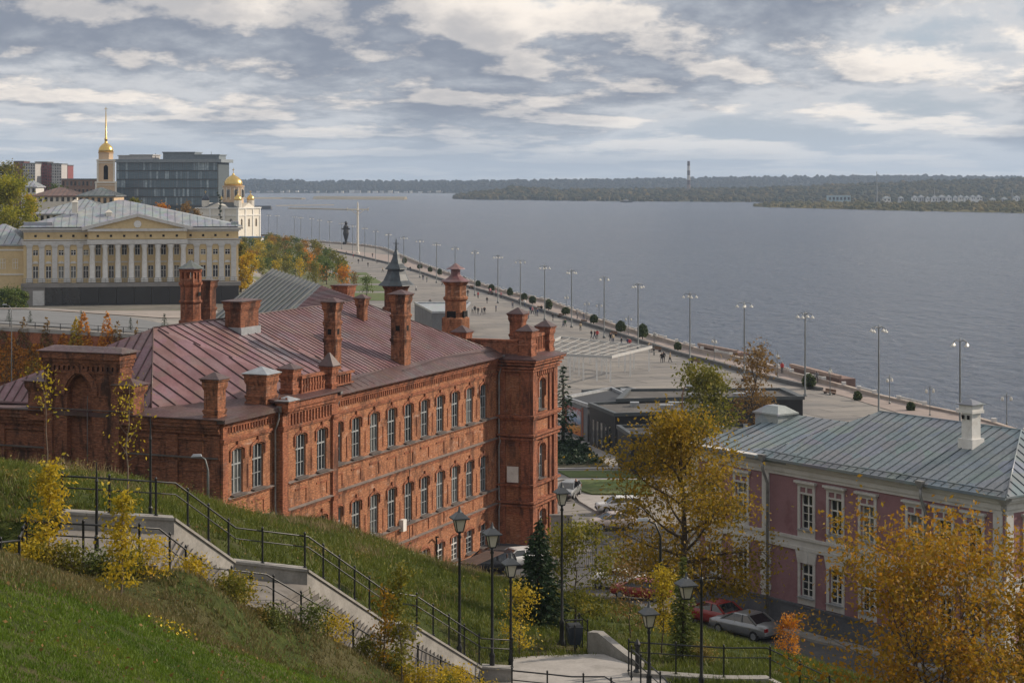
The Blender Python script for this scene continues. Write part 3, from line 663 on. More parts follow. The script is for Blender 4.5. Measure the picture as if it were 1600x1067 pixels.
nw = MB(); nw.lathe([(.16, 0), (.17, .12), (.10, .2), (.09, 1.05), (.13, 1.12), (.13, 1.2), (.07, 1.3), (0.0, 1.42)], 10, smooth=False)
tag(nw.build('newel_post', DARKMETAL, None, tuple(P(996,1052,74.3))), 'thick black newel post at the head of the lower railing', 'post')
for px, yb, yt_, dd, lb in ((151, 846, 722, 54, 'thin black iron mast on the landing left of the two saplings'), (235, 800, 650, 62, 'tall thin black mast behind the leafless sapling')):
    b = P(px, yb, dd); h = (yb-yt_)/F*dd
    m_ = MB(); m_.lathe([(.07, -.3), (.07, .15), (.045, .2), (.04, h*.75), (.055, h*.76), (.03, h*.8), (.012, h)], 8)
    tag(m_.build('iron_mast', DARKMETAL, None, tuple(b)), lb, 'mast')
# ============================================================ BUILDING HELPERS
class TB(MB):
    """MB whose points pass through a matrix (to build a wall in its own elevation frame: x right, y inward, z up)"""
    def __init__(s, M=None): super().__init__(); s.M = M
    def add(s, vs, fs, smooth=False):
        if s.M is not None: vs = [s.M @ Vector(v) for v in vs]
        return super().add(vs, fs, smooth)
def cells(mb, x0, x1, z0, z1, y, ops, depth):
    """a wall face at y with real openings; ops: (cx, w, zb, zt, arch)"""
    xs = sorted({x0, x1, *[c-w/2 for c, w, *_ in ops], *[c+w/2 for c, w, *_ in ops]}); zs = sorted({z0, z1, *[o[2] for o in ops], *[o[3] for o in ops]})
    xs = [x for x in xs if x0-1e-6 <= x <= x1+1e-6]; zs = [z for z in zs if z0-1e-6 <= z <= z1+1e-6]
    for a, b in zip(xs[:-1], xs[1:]):
        run = None
        for c, d in zip(zs[:-1], zs[1:]):
            mx, mz = (a+b)/2, (c+d)/2
            hole = any(abs(mx-o[0]) < o[1]/2 and o[2] < mz < o[3] for o in ops)
            if hole:
                if run is not None: mb.poly((a, y, run), (b, y, run), (b, y, c), (a, y, c)); run = None
            elif run is None: run = c
        if run is not None: mb.poly((a, y, run), (b, y, run), (b, y, z1), (a, y, z1))
    for cx, w, zb, zt, ar in ops:
        l, r = cx-w/2, cx+w/2; yi = y+depth; n = 6 if ar else 1
        arc = [(l+w*k/n, zt-ar+ar*math.sin(math.pi*k/n)**.8 if ar and 0 < k < n else zt-ar) for k in range(n+1)]
        mb.poly((l, y, zb), (l, yi, zb), (l, yi, zt-ar), (l, y, zt-ar)); mb.poly((r, yi, zb), (r, y, zb), (r, y, zt-ar), (r, yi, zt-ar))
        mb.poly((l, y, zb), (r, y, zb), (r, yi, zb), (l, yi, zb))
        for (xa, za), (xb, zb2) in zip(arc[:-1], arc[1:]):
            mb.poly((xa, y, za), (xa, yi, za), (xb, yi, zb2), (xb, y, zb2))
            if ar: mb.poly((xa, y, za), (xb, y, zb2), (xb, y, zt), (xa, y, zt))
def hood(mb, cx, w, zb, zt, ar, y, g=.10, bw=.16, pr=.09, key=True, foot=.55):
    """raised moulding round the upper part of an opening"""
    n = 8; z0 = zt-ar-foot
    def arc(e): 
        l, r = cx-w/2-e, cx+w/2+e; return [(l, z0)]+[(l+(r-l)*k/n, zt-ar+e*.6+(ar+e*.4)*math.sin(math.pi*k/n)**.8 if 0 < k < n else zt-ar+e*.5) for k in range(n+1)]+[(r, z0)]
    i, o = arc(g), arc(g+bw)
    for k in range(len(i)-1):
        mb.hexa([(i[k][0], y-pr, i[k][1]), (i[k+1][0], y-pr, i[k+1][1]), (o[k+1][0], y-pr, o[k+1][1]), (o[k][0], y-pr, o[k][1])][::-1],
                [(i[k][0], y+.01, i[k][1]), (i[k+1][0], y+.01, i[k+1][1]), (o[k+1][0], y+.01, o[k+1][1]), (o[k][0], y+.01, o[k][1])][::-1])
    if key: mb.box(cx-.09, cx+.09, y-pr-.03, y+.02, zt+g-.02, zt+g+.38)
WCACHE = {}
def window_meshes(w, h, style, fm, gm):
    k = (round(w, 3), round(h, 3), style, fm.name, gm.name)
    if k in WCACHE: return WCACHE[k]
    f = MB(); t = .07
    f.box(-w/2, -w/2+t, -.03, .05, 0, h); f.box(w/2-t, w/2, -.03, .05, 0, h); f.box(-w/2+t, w/2-t, -.03, .05, 0, t); f.box(-w/2+t, w/2-t, -.03, .05, h-t, h)
    if style == 'tall':
        for x in (-w/6, w/6): f.box(x-.035, x+.035, -.02, .04, t, h-t)
        f.box(-w/2+t, w/2-t, -.035, .045, h*.64, h*.64+.09); f.box(-w/2+t, w/2-t, -.015, .03, h*.33, h*.33+.04)
    elif style == 'cross':
        f.box(-.04, .04, -.02, .04, t, h-t); f.box(-w/2+t, w/2-t, -.035, .045, h*.66, h*.66+.08)
        for q in (.22, .44): f.box(-w/2+t, w/2-t, -.012, .028, h*q, h*q+.035)
    elif style == 'small':
        f.box(-.05, .05, -.02, .04, t, h-t); f.box(-w/2+t, w/2-t, -.035, .045, h*.6, h*.6+.09)
    p = MB(); p.box(-w/2+.02, w/2-.02, .055, .075, .02, h-.02)
    WCACHE[k] = (f.mesh('window', fm), p.mesh('pane', gm)); return WCACHE[k]
def window(parent, x, y, z, w, h, rz=0.0, style='tall', fm=None, gm=None, sill=None):
    a, b = window_meshes(w, h, style, fm or FRAME, gm or GLASS)
    o = bpy.data.objects.new('window', a); COL.objects.link(o); o.parent = parent; o.location = (x, y, z); o.rotation_euler = (0, 0, rz)
    p = bpy.data.objects.new('pane', b); COL.objects.link(p); p.parent = o
    if sill:
        k = ('sill', w, sill[0], sill[1], sill[2].name)
        if k not in WCACHE:
            q = MB(); a0, a1 = -sill[0], sill[1]; e = .14
            q.hexa([(-w/2-e, a0, -.05), (w/2+e, a0, -.05), (w/2+e, a1, -.02), (-w/2-e, a1, -.02)], [(-w/2-e, a0, -.01), (w/2+e, a0, -.01), (w/2+e, a1, .06), (-w/2-e, a1, .06)]); WCACHE[k] = q.mesh('sill', sill[2])
        q = bpy.data.objects.new('sill', WCACHE[k]); COL.objects.link(q); q.parent = o
    return o
def seams(mb, poly, down, sp, h=.05, w=.04, off=0.0):
    """standing seams clipped to a plane roof polygon, running along 'down'"""
    P_ = [Vector(p) for p in poly]; n = Vector((0, 0, 0))
    for i in range(len(P_)): n += (P_[i]-P_[0]).cross(P_[(i+1) % len(P_)]-P_[0])
    n.normalize(); n = n if n.z > 0 else -n
    d = Vector(down); d -= n*d.dot(n); d.normalize(); e = n.cross(d)
    q = [((p-P_[0]).dot(d), (p-P_[0]).dot(e)) for p in P_]; lo, hi = min(v for _, v in q), max(v for _, v in q)
    v = lo+sp*.5+off; old = mb.cur; mb.cur = 1
    while v < hi-.05:
        ts = []
        for i in range(len(q)):
            (a0, b0), (a1, b1) = q[i], q[(i+1) % len(q)]
            if (b0-v)*(b1-v) < 0: ts.append(a0+(a1-a0)*(v-b0)/(b1-b0))
        ts.sort()
        for a, b in zip(ts[::2], ts[1::2]):
            if b-a > .15:
                c = P_[0]+e*v+n*(h*.5-.005); mb.beam(c+d*(a+.04), c+d*(b-.04), w, h, up=n)
        v += sp
    mb.cur = old
def roof_plane(mb, poly, thick=.12):
    top = [tuple(p) for p in poly]; bot = [(p[0], p[1], p[2]-thick) for p in poly]
    mb.hexa(bot, top)
class Frame:
    def __init__(s, x, y, deg): s.o = Vector((x, y, 0)); s.a = R(deg); c, t = math.cos(s.a), math.sin(s.a); s.M = Matrix.Rotation(s.a, 3, 'Z'); s.I = s.M.transposed()
    def loc(s, w): return s.I @ (Vector(w)-s.o)
    def wld(s, l): return s.M @ Vector(l)+s.o
    def hit(s, px, py, p, n): # photo pixel onto a plane given in local coordinates
        return s.loc(hit(px, py, s.wld(p), s.M @ Vector(n)))
    def px(s, l): w = s.wld(l); return (800+F*w.x/w.y, HZ+F*(ZC-w.z)/w.y)
def chimney(parent, x, y, zb, zt, a, b, m=None, cap=None, bands=(.55,), hole=False, name='chimney', flare=.10, pyr=.35, crown=.45):
    c = MB(); c.frus(0, 0, zb, zb+.4, a*1.1, b*1.1, a*1.1, b*1.1); c.frus(0, 0, zb+.4, zt-crown-.25, a, b, a, b)
    c.frus(0, 0, zt-crown-.25, zt-crown, a, b, a+flare, b+flare); c.frus(0, 0, zt-crown, zt-.12, a+flare, b+flare, a+flare, b+flare); c.frus(0, 0, zt-.12, zt, a+flare*1.7, b+flare*1.7, a+flare*1.7, b+flare*1.7)
    for q in bands:
        z = zb+(zt-zb)*q; c.frus(0, 0, z-.1, z+.12, a+.02, b+.02, a+flare*.9, b+flare*.9); c.frus(0, 0, z+.12, z+.2, a+flare*.9, b+flare*.9, a+.02, b+.02)
    for sx in (-1, 1):
        c.box(sx*(a*.99), sx*(a+.05), -b*.9, -b*.6, zb+.5, zt-crown-.3); c.box(sx*(a*.99), sx*(a+.05), b*.6, b*.9, zb+.5, zt-crown-.3)
    o = c.build(name, m or BRICK_STACK, parent, (x, y, 0))
    k = MB(); k.frus(0, 0, zt+.003, zt+.05, a+flare*2.4, b+flare*2.4, a+flare*2.4, b+flare*2.4); k.frus(0, 0, zt+.05, zt+pyr, a+flare*2.2, b+flare*2.2, .04, .04)
    k.build('chimney_cap', cap or ROOF_BROWN, o)
    if hole:
        z = zb+(zt-zb)*hole; sm_ = MATS.get('deep_black') or mat('deep_black', (.006, .005, .005), 1)
        k = MB(); k.box(-a*.32, a*.32, -b-.012, -b+.02, z-.2, z+.2); k.build('flue_opening', sm_, o); k = MB(); k.box(-a-.012, -a+.02, -b*.32, b*.32, z-.2, z+.2); k.build('flue_opening', sm_, o)  # flat black patches paint the shade inside the flue holes
    return o
def cornice(mb, x0, x1, y, steps, dent=None, ends=True):
    """steps: (z0, z1, projection)"""
    for z0, z1, pr in steps: mb.box(x0-(pr if ends else 0), x1+(pr if ends else 0), y-pr, y+.05, z0, z1)
    if dent:
        z0, z1, pr, sp, w = dent; x = x0+sp/2
        while x < x1: mb.box(x-w/2, x+w/2, y-pr, y+.03, z0, z1); x += sp

# ============================================================ THE RED BRICK BUILDING
BF = Frame(-17.7, 112.8, 90-math.degrees(math.atan(1180/F)))
bb = thing('brick_school', 'long old red brick building with maroon metal roof, chimneys and corner tower', 'building', tuple(BF.o), BF.a)
LEN, DEP, EZ = 43.7, 19.5, 16.5
LV = [(1.35, 3.2, .10), (5.8, 8.7, .14), (11.7, 14.5, .14)]    # the three window storeys
WC = [LEN-2.9-2.84*k for k in range(10)]
def window_bay(mb, xs, y, w=1.36, low=True, keys=True):
    ops = []
    for x in xs:
        for zb, zt, ar in LV: ops.append((x, w, zb, zt, ar))
    return ops
def storey_trim(mb, x0, x1, y, xs, w=1.36, base=-1.0):
    for z0, z1, pr in ((4.15, 4.3, .10), (4.3, 4.45, .16), (9.55, 9.68, .09), (9.68, 9.8, .14)): mb.box(x0, x1, y-pr, y+.02, z0, z1)
    for x in xs:
        for zb, zt, ar in LV[1:]:
            hood(mb, x, w, zb, zt, ar, y)
        hood(mb, x, w, *LV[0], y, key=False, foot=.3)
        for zb in (4.7, 10.1): mb.box(x-.75, x+.75, y-.05, y+.01, zb+.8, zb+.92); mb.box(x+.68, x+.75, y-.05, y+.01, zb, zb+.8)
    mids = [(a+b)/2 for a, b in zip(sorted(xs)[:-1], sorted(xs)[1:])]
    for m_ in mids:
        for z0, z1 in ((6.0, 7.5), (11.95, 13.4)): mb.box(m_-.06, m_+.06, y-.045, y+.01, z0, z1)
SILL = mat('leaded_sill', (.10, .085, .08), .6, var=.25)
# --- front wall in three stretches: plain corner bay, bracketed bay with balustrade, long wing
fw = MB(); xa = [1.95, 4.45]; xb = [9.25, 12.15]
cells(fw, 0, 6.6, -1, EZ, 0.0, window_bay(fw, xa, 0), .32)
cells(fw, 6.6, 14.2, -1, EZ+.3, -.45, window_bay(fw, xb, 0), .32)
cells(fw, 14.2, LEN, -1, EZ, 0.0, window_bay(fw, WC, 0), .32)
fw.poly((6.6, 0, -1), (6.6, -.45, -1), (6.6, -.45, EZ+.3), (6.6, 0, EZ+.3)); fw.poly((14.2, -.45, -1), (14.2, 0, -1), (14.2, 0, EZ+.3), (14.2, -.45, EZ+.3))
fw.box(-.02, 14.2, 1.2, 1.3, -1, EZ+.1)
fw.build('wall', BRICK, bb)
tr = MB()
storey_trim(tr, .55, 6.2, 0, xa); storey_trim(tr, 7.3, 13.6, -.45, xb); storey_trim(tr, 14.6, LEN-.3, 0, WC)
ST = [(15.0, 15.12, .08), (15.12, 15.25, .13)]; TOP = [(15.95, 16.12, .2), (16.12, 16.3, .3), (16.3, 16.5, .42)]
cornice(tr, .3, 6.3, 0, ST+TOP, (15.6, 15.95, .16, .34, .16), False); cornice(tr, 14.6, LEN, 0, ST+TOP, (15.6, 15.95, .16, .34, .16), False)
cornice(tr, 7.3, 13.6, -.45, ST+[(16.0, 16.15, .18), (16.15, 16.4, .3), (16.4, 16.8, .42)], (15.25, 16.0, .16, .42, .2), False)
for x in (.3, 6.95, 13.85): # corner pilasters
    y = 0 if x < 1 else -.45; wd = .3 if x < 1 else .38
    tr.box(x-wd, x+wd, y-.16, y+.03, -1, 16.0); tr.frus(x, y-.06, 16.0, 16.5, wd, .12, wd+.16, .34)
    for z in (4.1, 9.5, 15.0): tr.frus(x, y-.06, z, z+.3, wd+.05, .18, wd+.1, .24)
for x0, x1, y in ((.6, 6.3, 0), (7.33, 13.47, -.45), (14.4, LEN, 0)):
    for z in (5.52, 11.42): tr.box(x0, x1, y-.13, y+.02, z, z+.12)
tr.build('brick_moulding', BRICK_TRIM, bb)
ld = MB()
for x0, x1, y in ((.6, 6.3, 0), (7.33, 13.47, -.45), (14.4, LEN, 0)):
    for z in (5.643, 11.543, 4.453, 9.803): ld.hexa([(x0, y-.24, z), (x1, y-.24, z), (x1, y+.01, z), (x0, y+.01, z)], [(x0, y-.24, z+.03), (x1, y-.24, z+.03), (x1, y+.01, z+.10), (x0, y+.01, z+.10)])
ld.build('ledge_flashing', mat('dull_tin_ledge', (.17, .14, .125), .65, var=.3), bb)
WFRAME_W = mat('white_window_frame', (.62, .62, .60), .5)
for xs, y in ((xa, 0), (xb, -.45), (WC, 0)):
    for j, x in enumerate(xs):
        for i, (zb, zt, ar) in enumerate(LV):
            if i == 0 and (xs is not WC or j > 6): continue
            wn = window(bb, x, y+.15, zb, 1.36, zt-zb, 0, 'tall' if i else 'cross', WFRAME_W if (i == 0 and j in (2, 3, 4)) else FRAME, None, (.42, .0, SILL))
            if i == 0 and j in (2, 3, 4): wn['label'] = 'white framed ground floor window'
# --- end wall with the stepped gable
T = Matrix.Rotation(R(-90), 4, 'Z')
ew = TB(T); cells(ew, -DEP, 0, -1, EZ, 0, [], .3)
for z0, z1, pr in ((13.9, 14.05, .12), (14.05, 14.18, .18), (15.2, 15.35, .12), (15.6, 15.8, .2), (15.8, 16.0, .3), (16.0, 16.25, .42), (16.25, 16.5, .5)): ew.box(-DEP, -12.6, -pr, .03, z0, z1); ew.box(-6.9, .0, -pr, .03, z0, z1)
for a in (-.45, -3.4, -16.3, -19.0): ew.box(a-.42, a+.42, -.14, .02, -1, 15.5)
for a0, a1 in ((-3.0, -.9), (-6.8, -3.8)):
    for z0 in (9.0, ): ew.box(a0, a1, -.05, .01, 13.3, 13.45)
g0, g1 = -12.5, -6.95
ops = [(-9.95, 1.85, 12.6, 18.9, .92)]
cells(ew, g0, g1, -1, 20.3, -.42, ops, .5); ew.poly((g0, -.42, -1), (g0, 0, -1), (g0, 0, 20.3), (g0, -.42, 20.3)); ew.poly((g1, 0, -1), (g1, -.42, -1), (g1, -.42, 20.3), (g1, 0, 20.3))
ew.poly((-10.9, .08, 12.6), (-9.0, .08, 12.6), (-9.0, .08, 18.9), (-10.9, .08, 18.9))
ew.box(g0, -11.2, .0, .9, EZ, 20.3); ew.box(-8.9, g1, .0, .9, EZ, 20.3); ew.box(-11.2, -8.9, .1, .9, EZ, 20.3)
for z0, z1, pr in ((19.0, 19.15, .1), (19.45, 19.65, .14), (19.65, 19.9, .24), (19.9, 20.3, .36)): ew.box(g0-pr*.6, g1+pr*.6, -.42-pr, .9+pr*.5, z0, z1)
a = g0+.25
while a < g1: ew.box(a-.1, a+.1, -.56, -.4, 19.15, 19.45); a += .36
hood(ew, -9.95, 1.85, 12.6, 18.9, .92, -.42, .12, .34, .12, True, .4)
ew.box(g0, g0+.6, -.58, -.4, -1, 19.0); ew.box(g1-.6, g1, -.58, -.4, -1, 19.0)
for a in (-13.15, -6.55): # side piers of the gable
    ew.frus(a, .1, 15.9, 17.7, .62, .6, .62, .6); ew.frus(a, .1, 17.7, 18.0, .62, .6, .78, .76); ew.frus(a, .1, 18.0, 18.35, .78, .76, .8, .78)
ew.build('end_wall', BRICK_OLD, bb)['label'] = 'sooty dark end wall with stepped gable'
lg = TB(T); lg.box(-DEP-.1, -12.6, -.6, .5, EZ+.003, EZ+.06); lg.build('eave_flashing', ROOF_BROWN, bb); lg = TB(T); lg.box(-6.9, .5, -.6, .5, EZ+.003, EZ+.06); lg.build('eave_flashing', ROOF_BROWN, bb); lg = TB(T)
lg.frus((g0+g1)/2, .2, 20.303, 20.36, 3.2, 1.05, 3.2, 1.05); lg.frus((g0+g1)/2, .2, 20.36, 20.62, 3.15, 1.0, 2.6, .15); lg.build('gable_capping', ROOF_BROWN, bb)
for a in (-13.15, -6.55): lg = TB(T); lg.frus(a, .1, 18.353, 18.4, .9, .88, .9, .88); lg.frus(a, .1, 18.4, 18.75, .88, .86, .05, .05); lg.build('pier_cap', ROOF_BROWN, bb)
lg = TB(T); lg.box(-11.4, -8.5, -.75, -.43, 12.35, 12.6); lg.build('niche_sill', ROOF_BROWN, bb)
bd = TB(T); bd.box(-DEP, -12.6, -.24, -.19, 14.1, 14.2); bd.box(-6.9, -.1, -.24, -.19, 14.1, 14.2); bd.box(-13.8, -5.9, -.66, -.60, 16.72, 16.78); bd.tube([(-9.3, -.5, 10.6), (-9.3, -.5, 17.6)], .03, 6); bd.box(-12.3, -7.2, -.62, -.57, 9.6, 9.9)
bd.build('tin_flashing', SILL, bb)
pk = TB(T); pk.box(-11.6, -6.8, -1.4, -.62, 12.1, 12.25); pk.build('plank_ledge', mat('old_board', (.20, .15, .09), .9, var=.3), bb)
# --- main roof
m_ = .45; EY0 = -.5; ZE = 16.62; RZ = ZE+m_*(9.75-EY0)
R1, R2 = (7.6, 9.75, RZ), (37.7, 9.75, RZ); C0, C1 = (13.2, EY0, ZE), (LEN+.5, EY0, ZE)
Bc = (1.9, 6.2, 16.75); Bl = (1.0, 19.9, 16.75)
rf = MB(); rs = rf
pm = [C0, C1, R2, R1]; roof_plane(rf, pm); s0, s1 = (21.0, EY0, ZE), (16.5, 9.75, RZ)
seams(rs, [C0, s0, s1, R1], (0, -1, -m_), 1.0, .06, .06); seams(rs, [s0, C1, R2, s1], (0, -1, -m_), .62)
pt = [Bc, C0, R1]; roof_plane(rf, pt)
dd_ = Vector(C0)-Vector(R1); seams(rs, pt, (.02, -1, -.4), 1.0, .06, .06)
pe = [Bl, Bc, R1]; roof_plane(rf, pe); seams(rs, pe, (-1, -.12, -.5), .66, .07, .06)
ph = [C1, (LEN+.5, 19.9, 16.75), R2]; roof_plane(rf, ph)
pb = [(LEN+.5, 19.9, ZE), Bl, R1, R2]; roof_plane(rf, pb)
rf.build('roof', [ROOF_RED, ROOF_SEAM], bb)
dk = MB(); dk.hexa([(-.45, -.55, 16.3), (13.4, -.55, 16.3), (13.4, 1.6, 16.3), (1.2, 20, 16.3), (-.45, 20, 16.3)], [(-.45, -.55, 16.56), (13.4, -.55, 16.56), (13.4, 1.6, 17.0), (2.0, 6.3, 16.74), (-.45, 20, 16.6)])
dk.hexa([(6.2, -1.05, 16.82), (14.5, -1.05, 16.82), (14.5, .5, 16.9), (6.2, .5, 16.9)], [(6.2, -1.05, 16.9), (14.5, -1.05, 16.9), (14.5, .5, 17.12), (6.2, .5, 17.12)])
dk.build('gutter_deck', ROOF_BROWN, bb)
gt = MB(); gt.hexa([(14.4, -.72, 16.5), (LEN+.6, -.72, 16.5), (LEN+.6, .9, 17.0), (14.4, .9, 17.0)], [(14.4, -.72, 16.56), (LEN+.6, -.72, 16.56), (LEN+.6, .9, 17.30), (14.4, .9, 17.30)])
gt.beam((15, .15, 17.05), (24, .65, 17.32), .05, .06); gt.beam((26, .15, 17.05), (34, .6, 17.3), .05, .06); gt.beam((34, .6, 17.3), (LEN, .1, 17.03), .05, .06)
gt.build('eave_flashing', ROOF_BROWN, bb)
rc = MB(); rc.tube([R1, R2], .07, 6); rc.tube([Bc, R1], .06, 6); rc.tube([C1, R2], .06, 6); rc.build('ridge_cap', ROOF_BROWN, bb)
# --- cross wing behind with its grey roof
W = [BF.loc(P(*a)) for a in ((502,446,158),(425,420,176),(325,500,160),(405,492,144),(562,468,152.5))]
gw = MB(); gs = gw; ext = W[3]+(W[3]-W[0])*.25
# keep the grey slope planar: project its lower corners
nn = (W[1]-W[0]).cross(W[2]-W[0]).normalized(); low = W[3]-nn*((W[3]-W[0]).dot(nn))
pg = [W[2], low, W[0], W[1]]; roof_plane(gw, pg)
seams(gs, pg, tuple((W[2]+low)/2-(W[0]+W[1])/2), .8, .14, .14)
gw.build('grey_roof', [ROOF_GREY, SEAM_GREY], bb)
rw = MB(); r2s = rw; pr_ = [W[0], low, W[4]]; roof_plane(rw, pr_); seams(r2s, pr_, (.55, -1, -.5), .42)
rw.hexa([W[0]-Vector((0,0,5)), W[4]-Vector((0,0,5)), W[1]+Vector((9,2,-6)), W[1]-Vector((0,0,5))], [W[0], W[4], W[1]+Vector((9,2,-2.5)), W[1]])
rw.build('cross_wing_roof', [ROOF_RED, ROOF_SEAM], bb)
# --- chimneys on the slope: (left px, right px, base py, top py, plan depth factor)
def roof_chimney(px0, px1, pyb, pyt, k=1.0, **kw):
    p = BF.hit((px0+px1)/2, pyb, (0, EY0, ZE), (0, -m_, 1)); w = BF.wld(p); Wm = (px1-px0)/F*w.y
    a = Wm/2/(math.cos(BF.a)*k+math.sin(BF.a)); b = a  # projected width of a square turned like the house
    zt = ZC-(pyt-HZ)/F*(w.y+.4)
    return chimney(bb, p.x+a*.4, p.y+a*1.0, p.z-.6, zt, a*.80, a*.80*k, **kw)
DEEP_BLACK = mat('deep_black', (.006, .005, .005), 1.0)  # flat black: painted shade of flues, attic openings and belfry; also the cable
roof_chimney(618, 656, 573, 460, bands=(.42, .72), hole=.58)
roof_chimney(512, 545, 580, 472, bands=(.5, .72), hole=.62, m=BRICK_STACK)
roof_chimney(561, 582, 502, 466, bands=())
c1 = BF.hit(390, 523, (0, EY0, ZE), (0, -m_, 1)); chimney(bb, c1.x+.3, c1.y+.8, c1.z-.5, c1.z+2.35, 1.25, .62, m=BRICK_OLD, bands=(.9,), pyr=.2)
b1 = MB(); b1.box(c1.x-1.05, c1.x+1.65, c1.y+.05, c1.y+1.5, c1.z-.5, c1.z+.55); b1.build('chimney_base', TIN, bb)
# on the eaves: three piers, a stone box with tin cap, a balustrade
def eave_px(px, y): # local x where a pixel column crosses the line y = const
    r = (px-800)/F; d = Vector((r, 1, 0)); o = BF.wld((0, y, 0)); u = BF.M @ Vector((1, 0, 0)); # o+u*s = d*t
    t = (o.x*u.y-o.y*u.x)/(d.x*u.y-d.y*u.x); return ((d*t)-o).dot(u)
chimney(bb, .55, .75, 16.3, 18.9, .48, .48, m=BRICK_STACK, bands=(.22,), pyr=.42)
chimney(bb, 6.6, .95, 16.5, 18.65, .72, .72, m=BRICK_STACK, cap=TIN, bands=(.3,), pyr=.45)
chimney(bb, 9.5, .5, 16.6, 18.7, .45, .45, m=BRICK_TRIM, bands=(.3,))
chimney(bb, 13.9, -.1, 16.6, 18.5, .36, .36, m=BRICK_TRIM, bands=(.3,), pyr=.9)
chimney(bb, 6.9, -.75, 16.7, 16.95, .5, .3, m=BRICK_TRIM, cap=TIN, bands=(), pyr=.3)
bl = MB(); bl.box(9.9, 13.5, -.15, .12, 16.95, 17.1); bl.box(9.9, 13.5, -.2, .16, 18.0, 18.2); x = 10.1
while x < 13.5: bl.frus(x, -.02, 17.1, 18.0, .09, .09, .09, .09); bl.frus(x, -.02, 17.4, 17.6, .1, .1, .13, .13); x += .38
bl.box(14.3, 17.6, -.1, .14, 17.0, 17.12); bl.box(14.3, 17.6, -.15, .18, 17.72, 17.86); x = 14.5
while x < 17.5: bl.frus(x, .02, 17.12, 17.72, .08, .08, .08, .08); x += .38
bl.build('balustrade', BRICK_TRIM, bb)
# downpipes
for x, y, z1 in ((6.35, -.14, 16.3), (14.55, -.18, 16.5), (LEN-.2, -.2, 16.3)):
    dp = MB(); z = -1.0; dp.tube([(x, y-.05, z), (x, y-.05, 4.0), (x, y-.14, 4.4), (x, y-.05, 4.9), (x, y-.05, 9.2), (x, y-.16, 9.6), (x, y-.05, 10.1), (x, y-.05, z1-1.2), (x, y-.3, z1-.5), (x, y-.35, z1)], .065, 8); dp.frus(x, y-.4, z1-.05, z1+.35, .1, .1, .2, .16); dp.build('downpipe', PIPE, bb)
ac = MB(); xx = eave_px(628, -.1); ac.box(xx-.28, xx+.28, -.35, -.02, 5.35, 6.2); ac.build('air_conditioner', WHITE, bb)
cb = MB(); xx = eave_px(640, -.1); cb.tube([(xx, -.1, 15.1), (xx+.1, -.1, 9.9), (xx-.2, -.12, 8.9), (xx, -.1, 4.2), (xx-.6, -.1, 3.7), (xx+.5, -.1, 3.1)], .03, 5); xx2 = eave_px(682, -.1); cb.tube([(xx2, -.1, 1.5), (xx2, -.1, 3.5), (xx2-.4, -.25, 3.9), (xx2-.8, -.6, 4.0)], .07, 6); cb.build('cable', DEEP_BLACK, bb)
# --- corner tower
tx0, tx1, ty0, ty1 = LEN+.05, 49.4, -2.9, 4.0; cxw = 46.35
TLV = [(1.6, 3.7, .2), (6.3, 9.2, .3), (12.0, 14.6, .3)]
tw = MB(); cells(tw, tx0, tx1, .4, 16.4, ty0, [(cxw, 1.35, *l) for l in TLV], .38)
tw.poly((tx0, ty1, .4), (tx0, ty0, .4), (tx0, ty0, 16.4), (tx0, ty1, 16.4)); tw.poly((tx1, ty0, .4), (tx1, ty1, .4), (tx1, ty1, 16.4), (tx1, ty0, 16.4)); tw.poly((tx1, ty1, .4), (tx0, ty1, .4), (tx0, ty1, 16.4), (tx1, ty1, 16.4)); tw.box(tx0+.1, tx1-.1, -1.9, -1.8, .4, 16.2)
tw.build('tower_wall', BRICK, bb)
tt = MB()
for l in TLV: hood(tt, cxw, 1.35, *l, ty0, .08, .22, .12, True, 1.2)
for x in (tx0+.42, tx1-.42): tt.box(x-.42, x+.42, ty0-.28, ty0+.02, .5, 15.6)
tt.box(tx1-1.5, tx1-1.05, ty0-.14, ty0+.02, .5, 15.6); tt.box(tx0+1.05, tx0+1.4, ty0-.14, ty0+.02, .5, 15.6)
tt.box(tx0-.14, tx0+.02, ty0, ty0+.75, .5, 15.6); tt.box(tx0-.14, tx0+.02, -.75, -.2, .5, 15.6)
for z0, z1, z2 in ((.5, 3.6, 4.0), (6.0, 9.2, 9.7), (11.9, 15.0, 15.4)):
    tt.box(tx0-.08, tx0+.01, ty0+.9, -.85, z1, z2-.2)
for z, pr in ((4.25, .3), (4.55, .38), (5.95, .34), (9.75, .3), (10.05, .38), (11.45, .34), (11.6, .42), (15.35, .3), (15.6, .42), (15.9, .55), (16.15, .7)):
    tt.box(tx0-pr, tx1+pr, ty0-pr-.1, ty1, z, z+.17)
for z0 in (4.72, 10.22): tt.box(cxw-1.0, cxw+1.0, ty0-.1, ty0+.01, z0, z0+.1); tt.box(cxw-1.0, cxw+1.0, ty0-.1, ty0+.01, z0+1.0, z0+1.1)
x = tx0+1.3
while x < tx1-1.2: tt.box(x-.12, x+.12, ty0-.26, ty0+.02, 14.95+.0, 15.35); x += .44
for yy in (-2.2, -1.2): tt.box(tx0-.1, tx0+.01, yy-.06, yy+.06, 11.95, 13.5)
tt.build('tower_moulding', BRICK_TRIM, bb)
tp = MB(); tp.box(tx0-.25, tx1+.3, ty0-.42, ty1-.1, .3, 1.15); tp.build('tower_plinth', PLINTH, bb)
for l in TLV: window(bb, cxw, ty0+.26, l[0], 1.35, l[1]-l[0], sill=(.45, 0, SILL))
nb = MB(); nb.box(tx0-.06, tx0-.01, -2.05, -1.05, 6.1, 7.5) if False else nb.box(tx0-.24, tx0-.18, -1.95, -.95, 6.25, 7.55); nb.build('notice_board', WHITE, bb)
